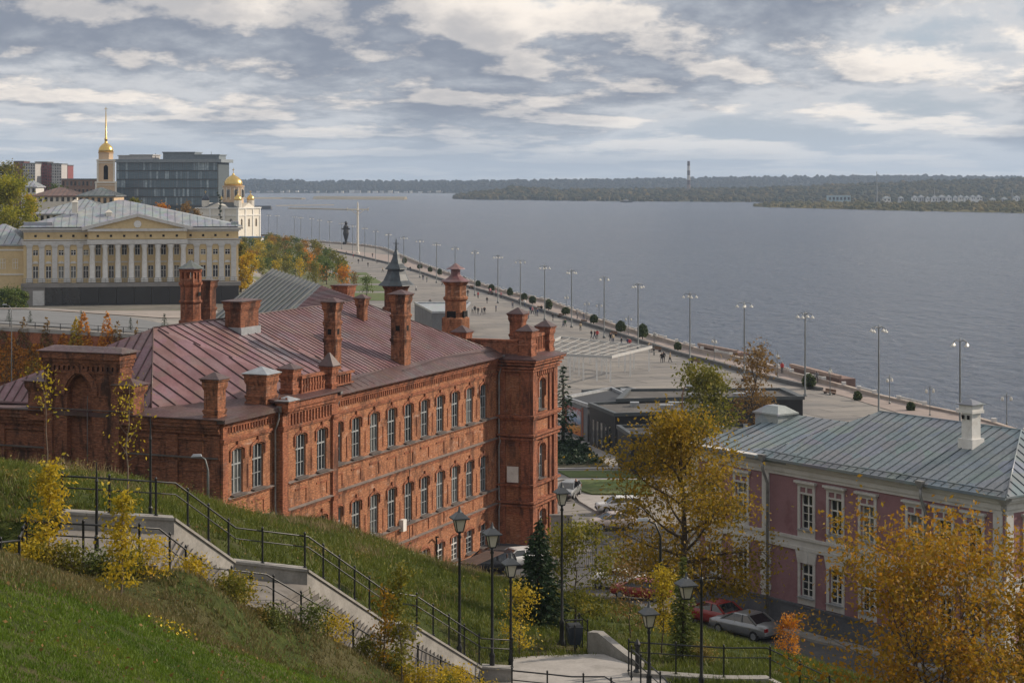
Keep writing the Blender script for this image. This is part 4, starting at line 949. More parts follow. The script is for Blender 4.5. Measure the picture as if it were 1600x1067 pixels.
tr_ = MB(); tr_.box(tx0-.75, tx1+.75, ty0-.85, ty1+.2, 16.323, 16.42); tr_.frus((tx0+tx1)/2, (ty0+ty1)/2, 16.42, 16.75, (tx1-tx0)/2+.7, (ty1-ty0)/2+.7, (tx1-tx0)/2-.4, (ty1-ty0)/2-.4); tr_.build('tower_roof', ROOF_BROWN, bb)
tpp = MB()
tpp.box(tx0+1.0, tx1-1.0, ty0+.35, ty0+.6, 16.7, 16.95); tpp.box(tx0+1.0, tx1-1.0, ty0+.3, ty0+.65, 18.05, 18.3); x = tx0+1.35
while x < tx1-1.1: tpp.box(x-.1, x+.1, ty0+.38, ty0+.58, 16.95, 18.05); x += .42
tpp.box(tx0+.3, tx0+.6, ty0+1.2, ty1, 16.5, 17.75); tpp.box(tx0+.2, tx0+.7, ty0+1.2, ty1, 17.75, 17.9)
tpp.build('tower_parapet', BRICK_TRIM, bb)
for x, y, z in ((tx0+.65, ty0+.5, 18.65), (tx1-.55, ty0+.6, 18.7), (tx1-.6, .2, 19.7), (tx0+.5, ty1-.6, 18.4)): chimney(bb, x, y, 16.5, z, .55, .55, m=BRICK_TRIM, bands=(.42,), pyr=.55, name='tower_pinnacle')
# --- roof turrets
def turret(px, pyb, pyt, wpx, D, zbase, label=None, kind='red'):
    w = P(px, pyb, D); l = BF.loc(w); zb, zt = zbase, ZC-(pyt-HZ)/F*D; r = wpx/2/F*D
    ph = R(22.5)-BF.a; s = MB(); M_ = BRICK_TRIM
    if kind == 'red':
        zq = lambda y: ZC-(y-HZ)/F*D
        s.lathe([(r*1.25, zb-1.5), (r*1.25, zq(497)), (r*.95, zq(494)), (r*.95, zq(470)), (r*1.12, zq(467)), (r*1.12, zq(464.5)), (r*.95, zq(462)), (r*.95, zq(446)), (r*1.14, zq(442)), (r*1.14, zq(440))], 8, (0, 0, 0), ph)
        o = s.build('turret', BRICK, bb, (l.x, l.y, 0)); k = MB(); k.lathe([(r*1.34, zq(440)+.003), (r*1.34, zq(439)), (r*.92, zq(436)), (r*.55, zq(431.5)), (r*.42, zq(429))], 8, (0, 0, 0), ph)
        k.lathe([(r*.42, zq(429)), (r*.42, zq(421.5)), (r*.52, zq(420.5))], 8, (0, 0, 0), ph); k.lathe([(r*.86, zq(420.5)+.003), (r*.84, zq(419.8)), (r*.5, zq(417)), (r*.2, zq(413)), (0.01, zq(411))], 8, (0, 0, 0), ph); k.build('turret_roof', ROOF_RED, o)
        zb = zq(489)-1.4
        k = MB(); k.box(-r*.5, r*.3, -r*.97, -r*.85, zb+1.0, zb+1.6); k.build('flue_opening', DEEP_BLACK, o); k = MB(); k.box(-r*.97, -r*.85, -r*.4, r*.4, zb+1.0, zb+1.6); k.build('flue_opening', DEEP_BLACK, o)
    return o
turret(712, 500, 412, 37, 158, 16.9)
# dark spire turret with the grey pagoda roof
w = P(619, 482, 172); l = BF.loc(w); s = MB(); ph = R(22.5)-BF.a; H = ZC-(446-HZ)/F*172
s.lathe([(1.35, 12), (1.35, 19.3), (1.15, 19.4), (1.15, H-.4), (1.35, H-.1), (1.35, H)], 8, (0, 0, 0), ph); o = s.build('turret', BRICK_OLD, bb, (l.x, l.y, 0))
k = MB(); zz = lambda y: ZC-(y-HZ)/F*172; k.lathe([(1.75, H+.003), (1.72, H+.08), (1.25, zz(438)), (.95, zz(428)), (.82, zz(421)), (1.08, zz(420.5)), (1.05, zz(419)), (.62, zz(412)), (.40, zz(404)), (.30, zz(399)), (.34, zz(398.5)), (.2, zz(394)), (.10, zz(390)), (.05, zz(374)), (.0, zz(372))], 8, (0, 0, 0), ph)
k.lathe([(.0, zz(391)), (.2, zz(389.5)), (.0, zz(388))], 8); k.box(-.45, .45, -.02, .02, zz(384), zz(383.2)); k.box(-.02, .02, -.3, .3, zz(381), zz(380)); k.build('spire_roof', mat('spire_metal', (.045, .060, .072), .5, var=.35), o)
# left brick turret with open lantern, and the dark ruined chimney beside it
w = P(298, 497, 140); l = BF.loc(w); z_ = lambda y: ZC-(y-HZ)/F*140; s = MB()
s.lathe([(.92, 12), (.92, z_(500)), (.78, z_(499)), (.78, z_(474)), (.9, z_(472)), (.9, z_(470)), (.78, z_(468)), (.78, z_(448)), (.92, z_(444)), (.92, z_(441))], 8, (0, 0, 0), ph)
o = s.build('turret', BRICK_TRIM, bb, (l.x, l.y, 0)); k = MB()
for a in range(8): k.lathe([(.12, z_(441)), (.12, z_(423))], 4, (.72*math.cos(a*math.pi/4+ph), .72*math.sin(a*math.pi/4+ph), 0), R(45))
k.lathe([(.86, z_(425)), (.9, z_(420))], 8, (0, 0, 0), ph); k.lathe([(.80, z_(441)), (.80, z_(436))], 8, (0, 0, 0), ph); k.build('lantern', BRICK_TRIM, o)
k = MB(); k.lathe([(1.02, z_(420)+.003), (1.02, z_(419)), (.3, z_(411)), (.04, z_(408)), (0.01, z_(406))], 8, (0, 0, 0), ph); k.build('lantern_roof', ROOF_GREY, o)
k = MB(); k.box(-.2, .2, -.79, -.77, z_(462), z_(456)); k.build('flue_opening', DEEP_BLACK, o)
l = BF.loc(P(325, 470, 146)); z2 = ZC-(438-HZ)/F*146
chimney(bb, l.x, l.y, 14, z2, .45, .45, m=BRICK_OLD, bands=(.75,), cap=SILL, pyr=.12, hole=.6)
l = BF.loc(P(537, 463, 185)); chimney(bb, l.x, l.y, 14, ZC-(446-HZ)/F*185, .8, .8, m=BRICK_TRIM, bands=(.9,), pyr=.2)
# rear bodies so the house is solid from the side
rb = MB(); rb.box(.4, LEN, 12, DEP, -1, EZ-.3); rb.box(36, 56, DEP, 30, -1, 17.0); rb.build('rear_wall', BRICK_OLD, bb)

# ============================================================ THE MAUVE HOUSE
PF = Frame(11.1, 114.5, -math.degrees(math.atan2(.8033, .5956)))
ph_ = thing('mauve_house', 'two storey mauve plastered house with white trim and blue grey metal roof', 'building', tuple(PF.o), PF.a)
PL, PD = 23.8, 12.0
PX = [2.0, 4.4, 9.8, 12.06, 14.47, 17.9, 19.9, 21.9]
wl = MB(); cells(wl, 0, PL, 6.6, 14.0, 0, [(x, 1.0, 10.98, 13.0, 0) for x in PX]+[(x, 1.0, 7.1, 9.0, 0) for x in PX], .3); wl.box(0.001, PL, PD-.1, PD, 6.6, 14)
T2 = Matrix.Translation((PL, 0, 0)) @ Matrix.Rotation(R(90), 4, 'Z'); wl2 = TB(T2); SX = [2.2, 5.0, 7.8]
wl2.v, wl2.f = wl.v, wl.f; wl2.m, wl2.sm = wl.m, wl.sm; cells(wl2, 0, PD, 6.6, 14.0, 0, [(x, 1.0, 10.98, 13.0, 0) for x in SX]+[(x, 1.0, 7.1, 9.0, 0) for x in SX], .3)
wl.poly((0, PD, 6.6), (0, 0, 6.6), (0, 0, 14), (0, PD, 14)); wl.box(.5, PL-.5, .8, .9, 5, 14)
wl.build('wall', PINK, ph_)
pl_ = MB(); pl_.box(-.12, PL+.12, -.12, PD+.1, 2.2, 6.6); pl_.box(-.16, PL+.16, -.16, PD+.1, 6.5, 6.63); pl_.build('plinth', PLINTH, ph_)
def pink_trim(mb, L_, xs, ends):
    for z0, z1, pr in ((9.75, 9.95, .10), (9.95, 10.35, .05), (10.35, 10.52, .13), (13.9, 14.1, .10), (14.1, 14.45, .18), (14.45, 14.6, .34), (14.6, 14.88, .48)): mb.box(-pr, L_+pr, -pr, .02, z0, z1)
    for x in ends:
        k = 0; z = 6.65
        while z < 9.7: wd = .42 if k % 2 else .32; mb.box(x-wd, x+wd, -.09, .015, z+.02, min(z+.36, 9.75)); z += .38; k += 1
        mb.box(x-.28, x+.28, -.09, .015, 10.52, 13.9)
    for x in xs:
        # upper surround, hood, two small sunk panels
        mb.box(x-.68, x-.5, -.07, .02, 10.52, 13.55); mb.box(x+.5, x+.68, -.07, .02, 10.52, 13.55)
        mb.box(x-.5, x+.5, -.05, .02, 10.52, 10.95); mb.box(x-.5, x+.5, -.07, .02, 13.0, 13.1); mb.box(x-.5, x+.5, -.07, .02, 13.4, 13.55); mb.box(x-.05, x+.05, -.07, .02, 13.1, 13.4)
        mb.box(x-.74, x+.74, -.16, .02, 13.55, 13.64); mb.box(x-.82, x+.82, -.26, .02, 13.64, 13.76)
        # lower surround with flared key
        mb.box(x-.68, x-.5, -.06, .02, 6.67, 9.05); mb.box(x+.5, x+.68, -.06, .02, 6.67, 9.05); mb.box(x-.5, x+.5, -.05, .02, 6.67, 7.05)
        mb.hexa([(x-.68, -.08, 9.05), (x+.68, -.08, 9.05), (x+.68, .015, 9.05), (x-.68, .015, 9.05)], [(x-.85, -.08, 9.74), (x+.85, -.08, 9.74), (x+.85, .015, 9.74), (x-.85, .015, 9.74)])
        mb.box(x-.14, x+.14, -.12, .0, 9.05, 9.72)
t_ = MB(); pink_trim(t_, PL, PX, (.35, 6.75-.25, PL-.35)); t_.build('white_trim', WHITE_W, ph_)
t_ = TB(T2); pink_trim(t_, PD, SX, (.4, PD-.4)); t_.build('white_trim', WHITE_W, ph_)
for x in PX:
    window(ph_, x, .16, 10.98, 1.0, 2.02, 0, 'cross', WHITE, None, (.33, .0, TIN)); window(ph_, x, .16, 7.1, 1.0, 1.9, 0, 'cross', WHITE, None, (.33, .0, TIN))
for x in SX:
    window(ph_, PL-.16, x, 10.98, 1.0, 2.02, R(90), 'cross', WHITE); window(ph_, PL-.16, x, 7.1, 1.0, 1.9, R(90), 'cross', WHITE)
pr = MB(); ps = pr; ze = 14.9; ov = .62; pz = 17.35
A = (6.2, -ov, ze); B = (PL+ov, -ov, ze); C_ = (PL+ov, PD+ov, ze); D2 = (6.2, PD+ov, ze); r1 = (9.8, PD/2, pz); r2 = (PL-3.6, PD/2, pz)
hipr1 = (9.9, PD/2, pz)
for poly, dn in (([A, B, r2, hipr1], (0, -1, -.4)), ([B, C_, r2], (1, 0, -.4)), ([C_, D2, hipr1, r2], (0, 1, -.4)), ([D2, A, hipr1], (-1, 0, -.4))):
    roof_plane(pr, poly, .1); seams(ps, poly, dn, .62, .045, .04)
sA = (-ov, -.45, 14.75); 
lowp = [(-ov, -.5, 14.7), (8.6, -.5, 14.7), (8.6, PD*.5, 16.45), (2.8, PD*.5, 16.45)]; roof_plane(pr, lowp, .1); seams(ps, lowp, (0, -1, -.3), .7, .045, .04)
lp2 = [(-ov, PD+.2, 14.7), (-ov, -.5, 14.7), (2.8, PD*.5, 16.45)]; roof_plane(pr, lp2, .1)
pr.build('roof', [ROOF_BLUE, SEAM_BLUE], ph_)
gb = MB(); gb.tube([(6.2, -.2, 15.22), (12, -.36, 15.12), (17, -.30, 15.14), (PL+.3, -.36, 15.12)], .05, 6); gb.box(-ov, PL+ov, -ov-.06, -ov, 14.74, 14.9); gb.tube([B, r2], .05, 5); gb.tube([hipr1, r2], .05, 5); gb.build('snow_gutter', ROOF_BLUE, ph_)
for x in (6.95, 18.9):
    dd = MB(); dd.tube([(x, -.35, 5.0), (x, -.35, 13.3), (x, -.75, 14.2), (x, -.75, 14.75)], .085, 8); dd.frus(x, -.78, 14.65, 15.05, .12, .1, .24, .16); dd.build('downpipe', PIPE, ph_)
q = PF.hit(1508, 700, A, (0, -.38, 1)); k = MB(); zt = 18.75
k.frus(q.x, q.y+.5, q.z-.4, q.z+.5, .5, .5, .5, .5); k.frus(q.x, q.y+.5, q.z+.5, zt-.45, .36, .36, .36, .36); k.frus(q.x, q.y+.5, zt-.45, zt-.3, .5, .5, .5, .5); k.frus(q.x, q.y+.5, zt-.3, zt, .46, .46, .46, .46)
o = k.build('chimney', WHITE, ph_); k = MB(); k.frus(q.x, q.y+.5, zt+.003, zt+.05, .58, .58, .58, .58); k.frus(q.x, q.y+.5, zt+.05, zt+.28, .5, .5, .05, .05); k.build('chimney_cap', ROOF_BLUE, o)
k = MB()
for dx in (-.18, .18): k.box(q.x+dx-.08, q.x+dx+.08, q.y+.02, q.y+.06, zt-.78, zt-.56); k.box(q.x-.45, q.x-.41, q.y+.5+dx-.08, q.y+.5+dx+.08, zt-.78, zt-.56)
k.build('flue_opening', DEEP_BLACK, o)
# low metal housing at the left end of the roof
q = PF.loc(P(1212, 672, 116)); k = MB(); k.frus(q.x, q.y, 15.0, 16.5, 1.0, .8, 1.0, .8); k.frus(q.x, q.y, 16.5, 16.6, 1.12, .92, 1.12, .92); k.frus(q.x, q.y, 16.6, 17.0, 1.08, .88, .5, .3); k.build('roof_housing', ROOF_PALE, ph_)
# ============================================================ THE UPPER TOWN
def far_frame(D): return lambda px: (px-800)/F*D, lambda py: ZC-(py-HZ)/F*D
# --- long classical building with portico
D = 400.0; X_, Z_ = far_frame(D)
cb = thing('classical_building', 'long yellow classical building with white columns and a pediment', 'building', (X_(206), D, 0), R(11))
x0, x1 = X_(42)-X_(206), X_(371)-X_(206); lx = lambda px: X_(px)-X_(206)
WN = [(60, 0), (79.5, 0), (98.5, 0), (117, 0), (136, 0), (154.5, 1), (174.5, 1), (194.5, 1), (214.5, 1), (235, 1), (254.5, 1), (275, 1), (296.5, 0), (316, 0), (335, 0), (354, 0)]
w = MB(); ops = []
for p, por in WN: ops += [(lx(p), 1.15, Z_(434), Z_(415), 0), (lx(p), 1.1, Z_(398.5), Z_(382 if por else 390), 0)]
cells(w, x0, x1, Z_(441), Z_(356), 0, ops, .3); w.poly((x1, 0, Z_(441)), (x1, 18, Z_(441)), (x1, 18, Z_(356)), (x1, 0, Z_(356))); w.poly((x0, 18, Z_(441)), (x0, 0, Z_(441)), (x0, 0, Z_(356)), (x0, 18, Z_(356)))
w.box(x0+.4, x1-.4, .8, 17, Z_(475), Z_(357)); w.build('wall', YELLOW, cb)
for p, por in WN:
    window(cb, lx(p), .18, Z_(434), 1.15, Z_(415)-Z_(434), 0, 'small', WHITE); window(cb, lx(p), .18, Z_(398.5), 1.1, (Z_(382 if por else 390)-Z_(398.5)), 0, 'small', WHITE)
e = MB()
for ya, yb, pr in ((382, 379, .25), (379, 376, .35), (374.8, 373.5, .5), (362.5, 361, .15), (360.5, 358.5, .5), (358.5, 356, .95)): e.box(x0-pr, x1+pr, -pr, .05, Z_(ya), Z_(yb))
e.box(lx(140)-.2, lx(290)+.2, -2.2, .04, Z_(381), Z_(374)); e.box(lx(139), lx(291), -2.6, .04, Z_(361), Z_(357)); a9 = MB(); a9.box(lx(140), lx(290), -1.9, .04, Z_(373.4), Z_(361)); a9.build('attic_wall', YELLOW, cb)
for p, por in WN:
    if not por: e.hexa([(lx(p)-.75, -.15, Z_(411)), (lx(p)+.75, -.15, Z_(411)), (lx(p)+.75, .02, Z_(411)), (lx(p)-.75, .02, Z_(411))], [(lx(p)-.35, -.15, Z_(407.5)), (lx(p)+.35, -.15, Z_(407.5)), (lx(p)+.35, .02, Z_(407.5)), (lx(p)-.35, .02, Z_(407.5))])
    else: e.box(lx(p)-.7, lx(p)+.7, -.14, .02, Z_(410), Z_(408))
e.build('entablature', WHITE_W, cb)
k = MB().box(-.25, .25, -.03, .0, 0, Z_(366.5)-Z_(370)).mesh('attic_opening', DEEP_BLACK)  # flat black plate paints the shade of an attic opening
for p, por in WN: o = bpy.data.objects.new('attic_opening', k); COL.objects.link(o); o.parent = cb; o.location = (lx(p), -1.9 if por else 0, Z_(370))
for i, p in enumerate((51, 69.5, 89, 107.5, 127, 306, 325.5, 344.5, 363.5)):
    k = MB(); k.box(-.55, .55, -.3, .02, 0, Z_(386)-Z_(440)); k.box(-.7, .7, -.42, .02, 0, .9); k.frus(0, -.15, Z_(386)-Z_(440), Z_(382)-Z_(440), .55, .25, .78, .4); k.build('pilaster', WHITE_W, cb, (lx(p), 0, Z_(440)))
cm = MB(); Hc = Z_(382)-Z_(440); cm.frus(0, 0, 0, .8, .75, .75, .75, .75); cm.lathe([(.72, .8), (.62, .95), (.60, 1.2), (.60, Hc*.4), (.50, Hc-.9), (.60, Hc-.7), (.75, Hc-.15), (.78, Hc)], 14, smooth=True); cm = cm.mesh('column', WHITE)
for p in (146, 165.5, 185, 205.5, 225.5, 246, 265.5, 285):
    o = bpy.data.objects.new('column', cm); COL.objects.link(o); o.parent = cb; o.location = (lx(p), -1.45, Z_(440))
k = MB(); a, b, c = lx(138), lx(292), lx(215); k.hexa([(a, -2.0, Z_(358)), (b, -2.0, Z_(358)), (c, -2.0, Z_(338.5))], [(a, -1.5, Z_(358)), (b, -1.5, Z_(358)), (c, -1.5, Z_(338.5))]); k.build('pediment', YELLOW, cb)
k = MB(); k.beam((a-1, -2.3, Z_(357)), (c, -2.3, Z_(336)), .8, .7); k.beam((b+1, -2.3, Z_(357)), (c, -2.3, Z_(336)), .8, .7); k.build('raking_cornice', WHITE_W, cb)
k = MB(); k.lathe([(.0, 0), (.75, .0), (.8, .12), (.0, .16)], 12, (0, 0, 0)); o = k.build('emblem', WHITE, cb, (c, -2.02, Z_(350)), (R(90), 0, 0))
rr = MB(); yr = 13.0; ze_ = Z_(354); zr = Z_(317)+.5
q = [(x0-.9, -.9, ze_), (x1+.9, -.9, ze_), (lx(192), yr, zr), (lx(184), yr, zr)]
roof_plane(rr, q); seams(rr, q, (0, -1, -.4), 1.6, .07, .06, 0); q2 = [(x1+.9, -.9, ze_), (x1+.9, 24, ze_), (lx(192), yr, zr)]; roof_plane(rr, q2); q3 = [(x0-.9, 24, ze_), (x0-.9, -.9, ze_), (lx(184), yr, zr)]; roof_plane(rr, q3); roof_plane(rr, [(x1+.9, 24, ze_), (x0-.9, 24, ze_), (lx(184), yr, zr), (lx(192), yr, zr)])
g1_, g2_ = [(a-1, -2.5, Z_(357)), (c, -2.5, Z_(335)), (c, 6.5, Z_(335)), (a-1, 1.5, Z_(355))], [(c, -2.5, Z_(335)), (b+1, -2.5, Z_(357)), (b+1, 1.5, Z_(355)), (c, 6.5, Z_(335))]
roof_plane(rr, g1_); roof_plane(rr, g2_); rr.box(x0, x0+6, -.1, 3, Z_(354), Z_(347)); rr.box(x1-1.5, x1, -.1, 3, Z_(354), Z_(347)); rr.build('roof', [ROOF_PALE, SEAM_PALE], cb)
for p, yy in ((118, 326), (170, 342)):
    k = MB(); k.frus(0, 0, -1, 1.3, .6, .6, .6, .6); k.frus(0, 0, 1.3, 1.9, .8, .8, .1, .1); k.build('roof_vent', CREAM, cb, (lx(p), 5, Z_(yy)))
k = MB(); k.box(x0-.4, x1+.4, -2.6, .3, Z_(447), Z_(441)); k.box(x0-.4, lx(75), -2.4, .2, Z_(480), Z_(447)); k.build('terrace', mat('grey_granite', (.23, .215, .20), .85, var=.12, vscale=.5), cb)
k = MB()
for i in range(11): xa_, xb_ = lx(75)+i*(x1-lx(75))/11, lx(75)+(i+1)*(x1-lx(75))/11; k.box(xa_+.03, xb_-.03, -2.3, .2, Z_(482), Z_(447.2))
k.build('black_stone_wall', BLACK_GRANITE, cb); k = MB(); k.box(lx(57), lx(74), -2.46, -2.41, Z_(477), Z_(452)); k.build('white_gate', WHITE_W, cb)
k = MB()
for z in (Z_(441)+1.0, Z_(441)+.55): k.box(x0, x1, -2.45, -2.39, z, z+.06)
for i in range(46): k.box(x0+i*(x1-x0)/45-.03, x0+i*(x1-x0)/45+.03, -2.45, -2.39, Z_(441), Z_(441)+1.0)
k.build('terrace_railing', STEEL, cb)

def block(name, label, px0, px1, yt, yb, D, dep, wall, rows, cols, roofm=None, roof='flat', ww=.5, wh=.55, rz=0.0, peak=0, cat='building', z0=None, trim=None, wf=None, bands=None):
    X_, Z_ = far_frame(D); c = (X_(px0)+X_(px1))/2; W_ = X_(px1)-X_(px0); t = thing(name, label, cat, (c, D, 0), rz); zb, zt = Z_(yb), Z_(yt); zg = Gz(c, D)-1 if z0 is None else z0; zg = min(zg, zb)
    m = MB(); m.box(-W_/2, W_/2, 0, dep, zg, zt); m.build('wall', wall, t)
    if rows and cols:
        bw, bh = W_/cols, (zt-zb)/rows; fm = WCACHE.setdefault(('blk', bw, bh, ww, wh), None)
        a = MB(); a.box(-bw*ww/2, bw*ww/2, -.06, .05, 0, bh*wh); a = a.mesh('window', wf or GLASS)
        for r in range(rows):
            for q in range(cols):
                if rows*cols > 96 and (q+r) % 2: continue
                o = bpy.data.objects.new('window', a); COL.objects.link(o); o.parent = t; o.location = (-W_/2+bw*(q+.5), 0, zb+bh*(r+.25))
    m = MB(); rm = roofm or ROOF_GREY
    if roof == 'flat': m.box(-W_/2-.3, W_/2+.3, -.3, dep+.3, zt+.003, zt+.5)
    elif roof == 'hip':
        e = .6; pk = zt+peak; in_ = min(dep/2, W_/2)*.95
        A, B, C2, D2 = (-W_/2-e, -e, zt), (W_/2+e, -e, zt), (W_/2+e, dep+e, zt), (-W_/2-e, dep+e, zt); r1, r2 = (-W_/2+in_, dep/2, pk), (W_/2-in_, dep/2, pk)
        for pl2, dn in (([A, B, r2, r1], (0, -1, -.4)), ([B, C2, r2], (1, 0, -.4)), ([C2, D2, r1, r2], (0, 1, -.4)), ([D2, A, r1], (-1, 0, -.4))): roof_plane(m, pl2, .3); seams(m, pl2, dn, 1.5, .07, .07)
    m.build('roof', [rm, SEAM_GREY], t)
    if bands:
        m = MB()
        for y in bands: m.box(-W_/2-.15, W_/2+.15, -.15, .05, Z_(y), Z_(y)+.35)
        m.build('string_course', trim or CREAM, t)
    return t
sb = block('yellow_annex', 'yellow two storey side building cut off by the left edge', -60, 41, 382, 470, 398, 16, YELLOW, 0, 0, ROOF_PALE, 'hip', peak=4.2, bands=(392, 430), trim=CREAM)
_, Z_ = far_frame(398)
for p in (4.5, 24): 
    for yb in (420, 466): 
        window(sb, (p-(-60+41)/2)/F*398, -.05, Z_(yb), 1.1, 2.1, 0, 'small', WHITE)
sb2 = block('brown_office', 'brown flat roofed building behind the old tower cupola', 96, 152, 281, 306, 860, 20, mat('brown_render', (.20, .13, .10), .9), 2, 9, ROOF_GREY)
block('grey_roof_block', 'low building with a wide grey metal roof behind the classical building', 52, 182, 334, 350, 470, 22, CREAM, 1, 14, ROOF_PALE, 'hip', peak=3.6)
block('rust_roof_house', 'low house with a rusty brown roof left of the bell tower', 50, 120, 306, 318, 560, 16, CREAM, 1, 8, mat('rusty_roof', (.16, .10, .085), .7, var=.3, vscale=.4), 'hip', peak=2.6)
block('dark_roof_house', 'small house with a dark grey roof below the bell tower', 122, 178, 306, 322, 540, 14, OCHRE, 1, 6, ROOF_GREY, 'hip', peak=2.4)
block('white_gable_house', 'small white house above the dark roofs near the left edge', 33, 56, 292, 304, 690, 12, WHITE_W, 1, 3, ROOF_PALE, 'hip', peak=2.5)
DRED = mat('dark_red_render', (.20, .06, .06), .85, var=.1); LGREY = mat('light_grey_render', (.40, .39, .38), .85, var=.1)
for a, b, y, dd, wl_, lb in ((22, 37, 253, 1120, DRED, 'narrow dark red tower block at the far left'), (36, 55, 256, 1090, LGREY, 'light grey apartment block between two dark red ones'), (55, 74, 254, 1120, DRED, 'tall dark red apartment block in the middle of the estate'),
                         (74, 82, 256, 1105, DRED, 'slim maroon apartment stair tower'), (81, 96, 257, 1070, LGREY, 'pale grey apartment block with stacked balconies'), (95, 106, 259, 1100, DRED, 'dark red apartment block at the right end of the estate')):
    block('apartment_block', lb, a, b, y, 297, dd, 14, wl_, 9, max(2, int((b-a)/3.2)), None, 'flat', .45, .5)['group'] = 'distant apartment blocks'
# glass office
D = 900; X_, Z_ = far_frame(D); ox = X_(262); gz_ = Z_(322)
go = thing('glass_office', 'big dark glass office block between the bell tower and the church', 'building', (ox, D, 0), R(-4)); lx = lambda p: X_(p)-ox
def curtain(xa, xb, ya, yb, n, fl, y=0):
    g_ = MB(); s = MB(); zb, zt = Z_(yb), Z_(ya); h = (zt-zb)/fl
    for f_ in range(fl):
        for i in range(n): a = xa+(xb-xa)*i/n; b = xa+(xb-xa)*(i+1)/n; g_.box(a+.06, b-.06, y, y+.1, zb+h*f_+.45, zb+h*(f_+1)-.1)
        s.box(xa, xb, y-.25, y+.5, zb+h*f_-.1, zb+h*f_+.35)
    for i in range(0, n+1, 2): a = xa+(xb-xa)*i/n; s.box(a-.07, a+.07, y-.12, y+.3, zb, zt)
    return g_, s
g_, s = curtain(lx(181), lx(341), 254, 322, 46, 5); g_.build('glazing', GLASS_C, go); s.build('facade_grid', SEAM_GREY, go)
s = MB(); s.box(lx(180), lx(342), .3, 24, gz_-6, Z_(254)); s.build('core', mat('dark_core', (.06, .08, .09), .6), go)
s = MB(); s.box(lx(178), lx(348), -1.8, 25, Z_(254), Z_(249)); s.build('roof_slab', mat('office_fascia', (.20, .23, .25), .6), go)
for a, b, y in ((252, 302, 239), (302, 341, 243), (200, 235, 243), (181, 200, 244)):
    s = MB(); s.box(lx(a), lx(b), 3, 18, Z_(249)+.003, Z_(y)); s.box(lx(a)-.4, lx(b)+.4, 2.5, 18.4, Z_(y), Z_(y)+.5); s.build('penthouse', LGREY if a < 240 else mat('office_top', (.16, .19, .21), .5), go)
s = MB()
for p in (236, 268, 279, 283, 325): s.box(lx(p)-.1, lx(p)+.1, 8, 8.2, Z_(249), Z_(237 if p > 240 else 239))
s.build('roof_aerial', STEEL, go)
# bell tower
D = 750; X_, Z_ = far_frame(D); sc_ = D/F
bt = thing('bell_tower', 'slender cream and pink bell tower with gilded dome and tall spire', 'bell tower', (X_(165.5), D, 0), R(12))
def tier(y0, y1, hw, mats=OCHRE, arch=True, nm='tier'):
    z0, z1 = Z_(y0), Z_(y1); h = z1-z0; t = MB(); a = hw*sc_
    Tn = [Matrix.Rotation(R(90*i), 4, 'Z') @ Matrix.Translation((0, -a, 0)) for i in range(4)]; t = TB(None)
    for M_ in Tn:
        t.M = M_; cells(t, -a, a, z0, z1, 0, [(0, a*.55, z0+h*.12, z1-h*.22, a*.25)] if arch else [], .6)
    t.M = None; t.build(nm, mats, bt); k = MB(); k.box(-a*.6, a*.6, -a*.6, a*.6, z0, z1); k.build('dark_core', DEEP_BLACK, bt)  # black box paints the shade inside the open arches
    t = MB()
    for sx in (-1, 1):
        for sy in (-1, 1): t.box(sx*a-.35, sx*a+.35, sy*a-.35, sy*a+.35, z0, z1)
    t.box(-a-.5, a+.5, -a-.5, a+.5, z1-.35, z1+.3); t.box(-a-.3, a+.3, -a-.3, a+.3, z1-1.3, z1-1.0); t.build('tower_trim', CREAM, bt)
tier(330, 285, 15); tier(285, 250.5, 12.5)
s = MB(); s.lathe([(12*sc_, Z_(250)), (12*sc_, Z_(240)), (13.2*sc_, Z_(239.3)), (13.2*sc_, Z_(238.6))], 8, phase=R(22.5)); s.build('octagon', OCHRE, bt)
s = MB(); s.lathe([(11.5*sc_, Z_(238.5)), (11.3*sc_, Z_(234)), (9.4*sc_, Z_(229.5)), (6*sc_, Z_(226)), (3*sc_, Z_(224)), (2.2*sc_, Z_(223)), (2.0*sc_, Z_(218.5)), (3.0*sc_, Z_(217.8)), (1.6*sc_, Z_(216.5)), (.7*sc_, Z_(178)), (.3*sc_, Z_(175)), (.1*sc_, Z_(174))], 14, smooth=True); s.build('gilded_dome', GOLD, bt)
s = MB(); s.lathe([(.0, Z_(176.5)), (1.0*sc_, Z_(175.5)), (0, Z_(174.5))], 8); s.box(-.12, .12, -.12, .12, Z_(175), Z_(167.5)); s.box(-.7, .7, -.1, .1, Z_(171), Z_(170.3)); s.build('cross', GOLD, bt)
# church
D = 850; X_, Z_ = far_frame(D); sc_ = D/F; ox = X_(357)
ch_ = thing('church', 'white church with one big gilded dome beside the river', 'church', (ox, D, 0), R(-20)); a_ = 36*sc_
s = TB(None)
for i in range(4):
    s.M = Matrix.Rotation(R(90*i), 4, 'Z') @ Matrix.Translation((0, -a_, 0)); zb = Z_(372)-2
    cells(s, -a_, a_, zb, Z_(324), 0, [(q*a_, 1.7, Z_(354), Z_(341), .8) for q in (-.66, 0, .66)], .5)
    s.poly((-a_*.5, 0, Z_(324)), (a_*.5, 0, Z_(324)), (0, 0, Z_(317))); s.poly((-a_*.5, 0, Z_(324)), (0, 0, Z_(317)), (0, 4, Z_(317)), (-a_*.5, 4, Z_(324))); s.poly((0, 0, Z_(317)), (a_*.5, 0, Z_(324)), (a_*.5, 4, Z_(324)), (0, 4, Z_(317)))
s.build('wall', CREAM, ch_)
s = TB(None)
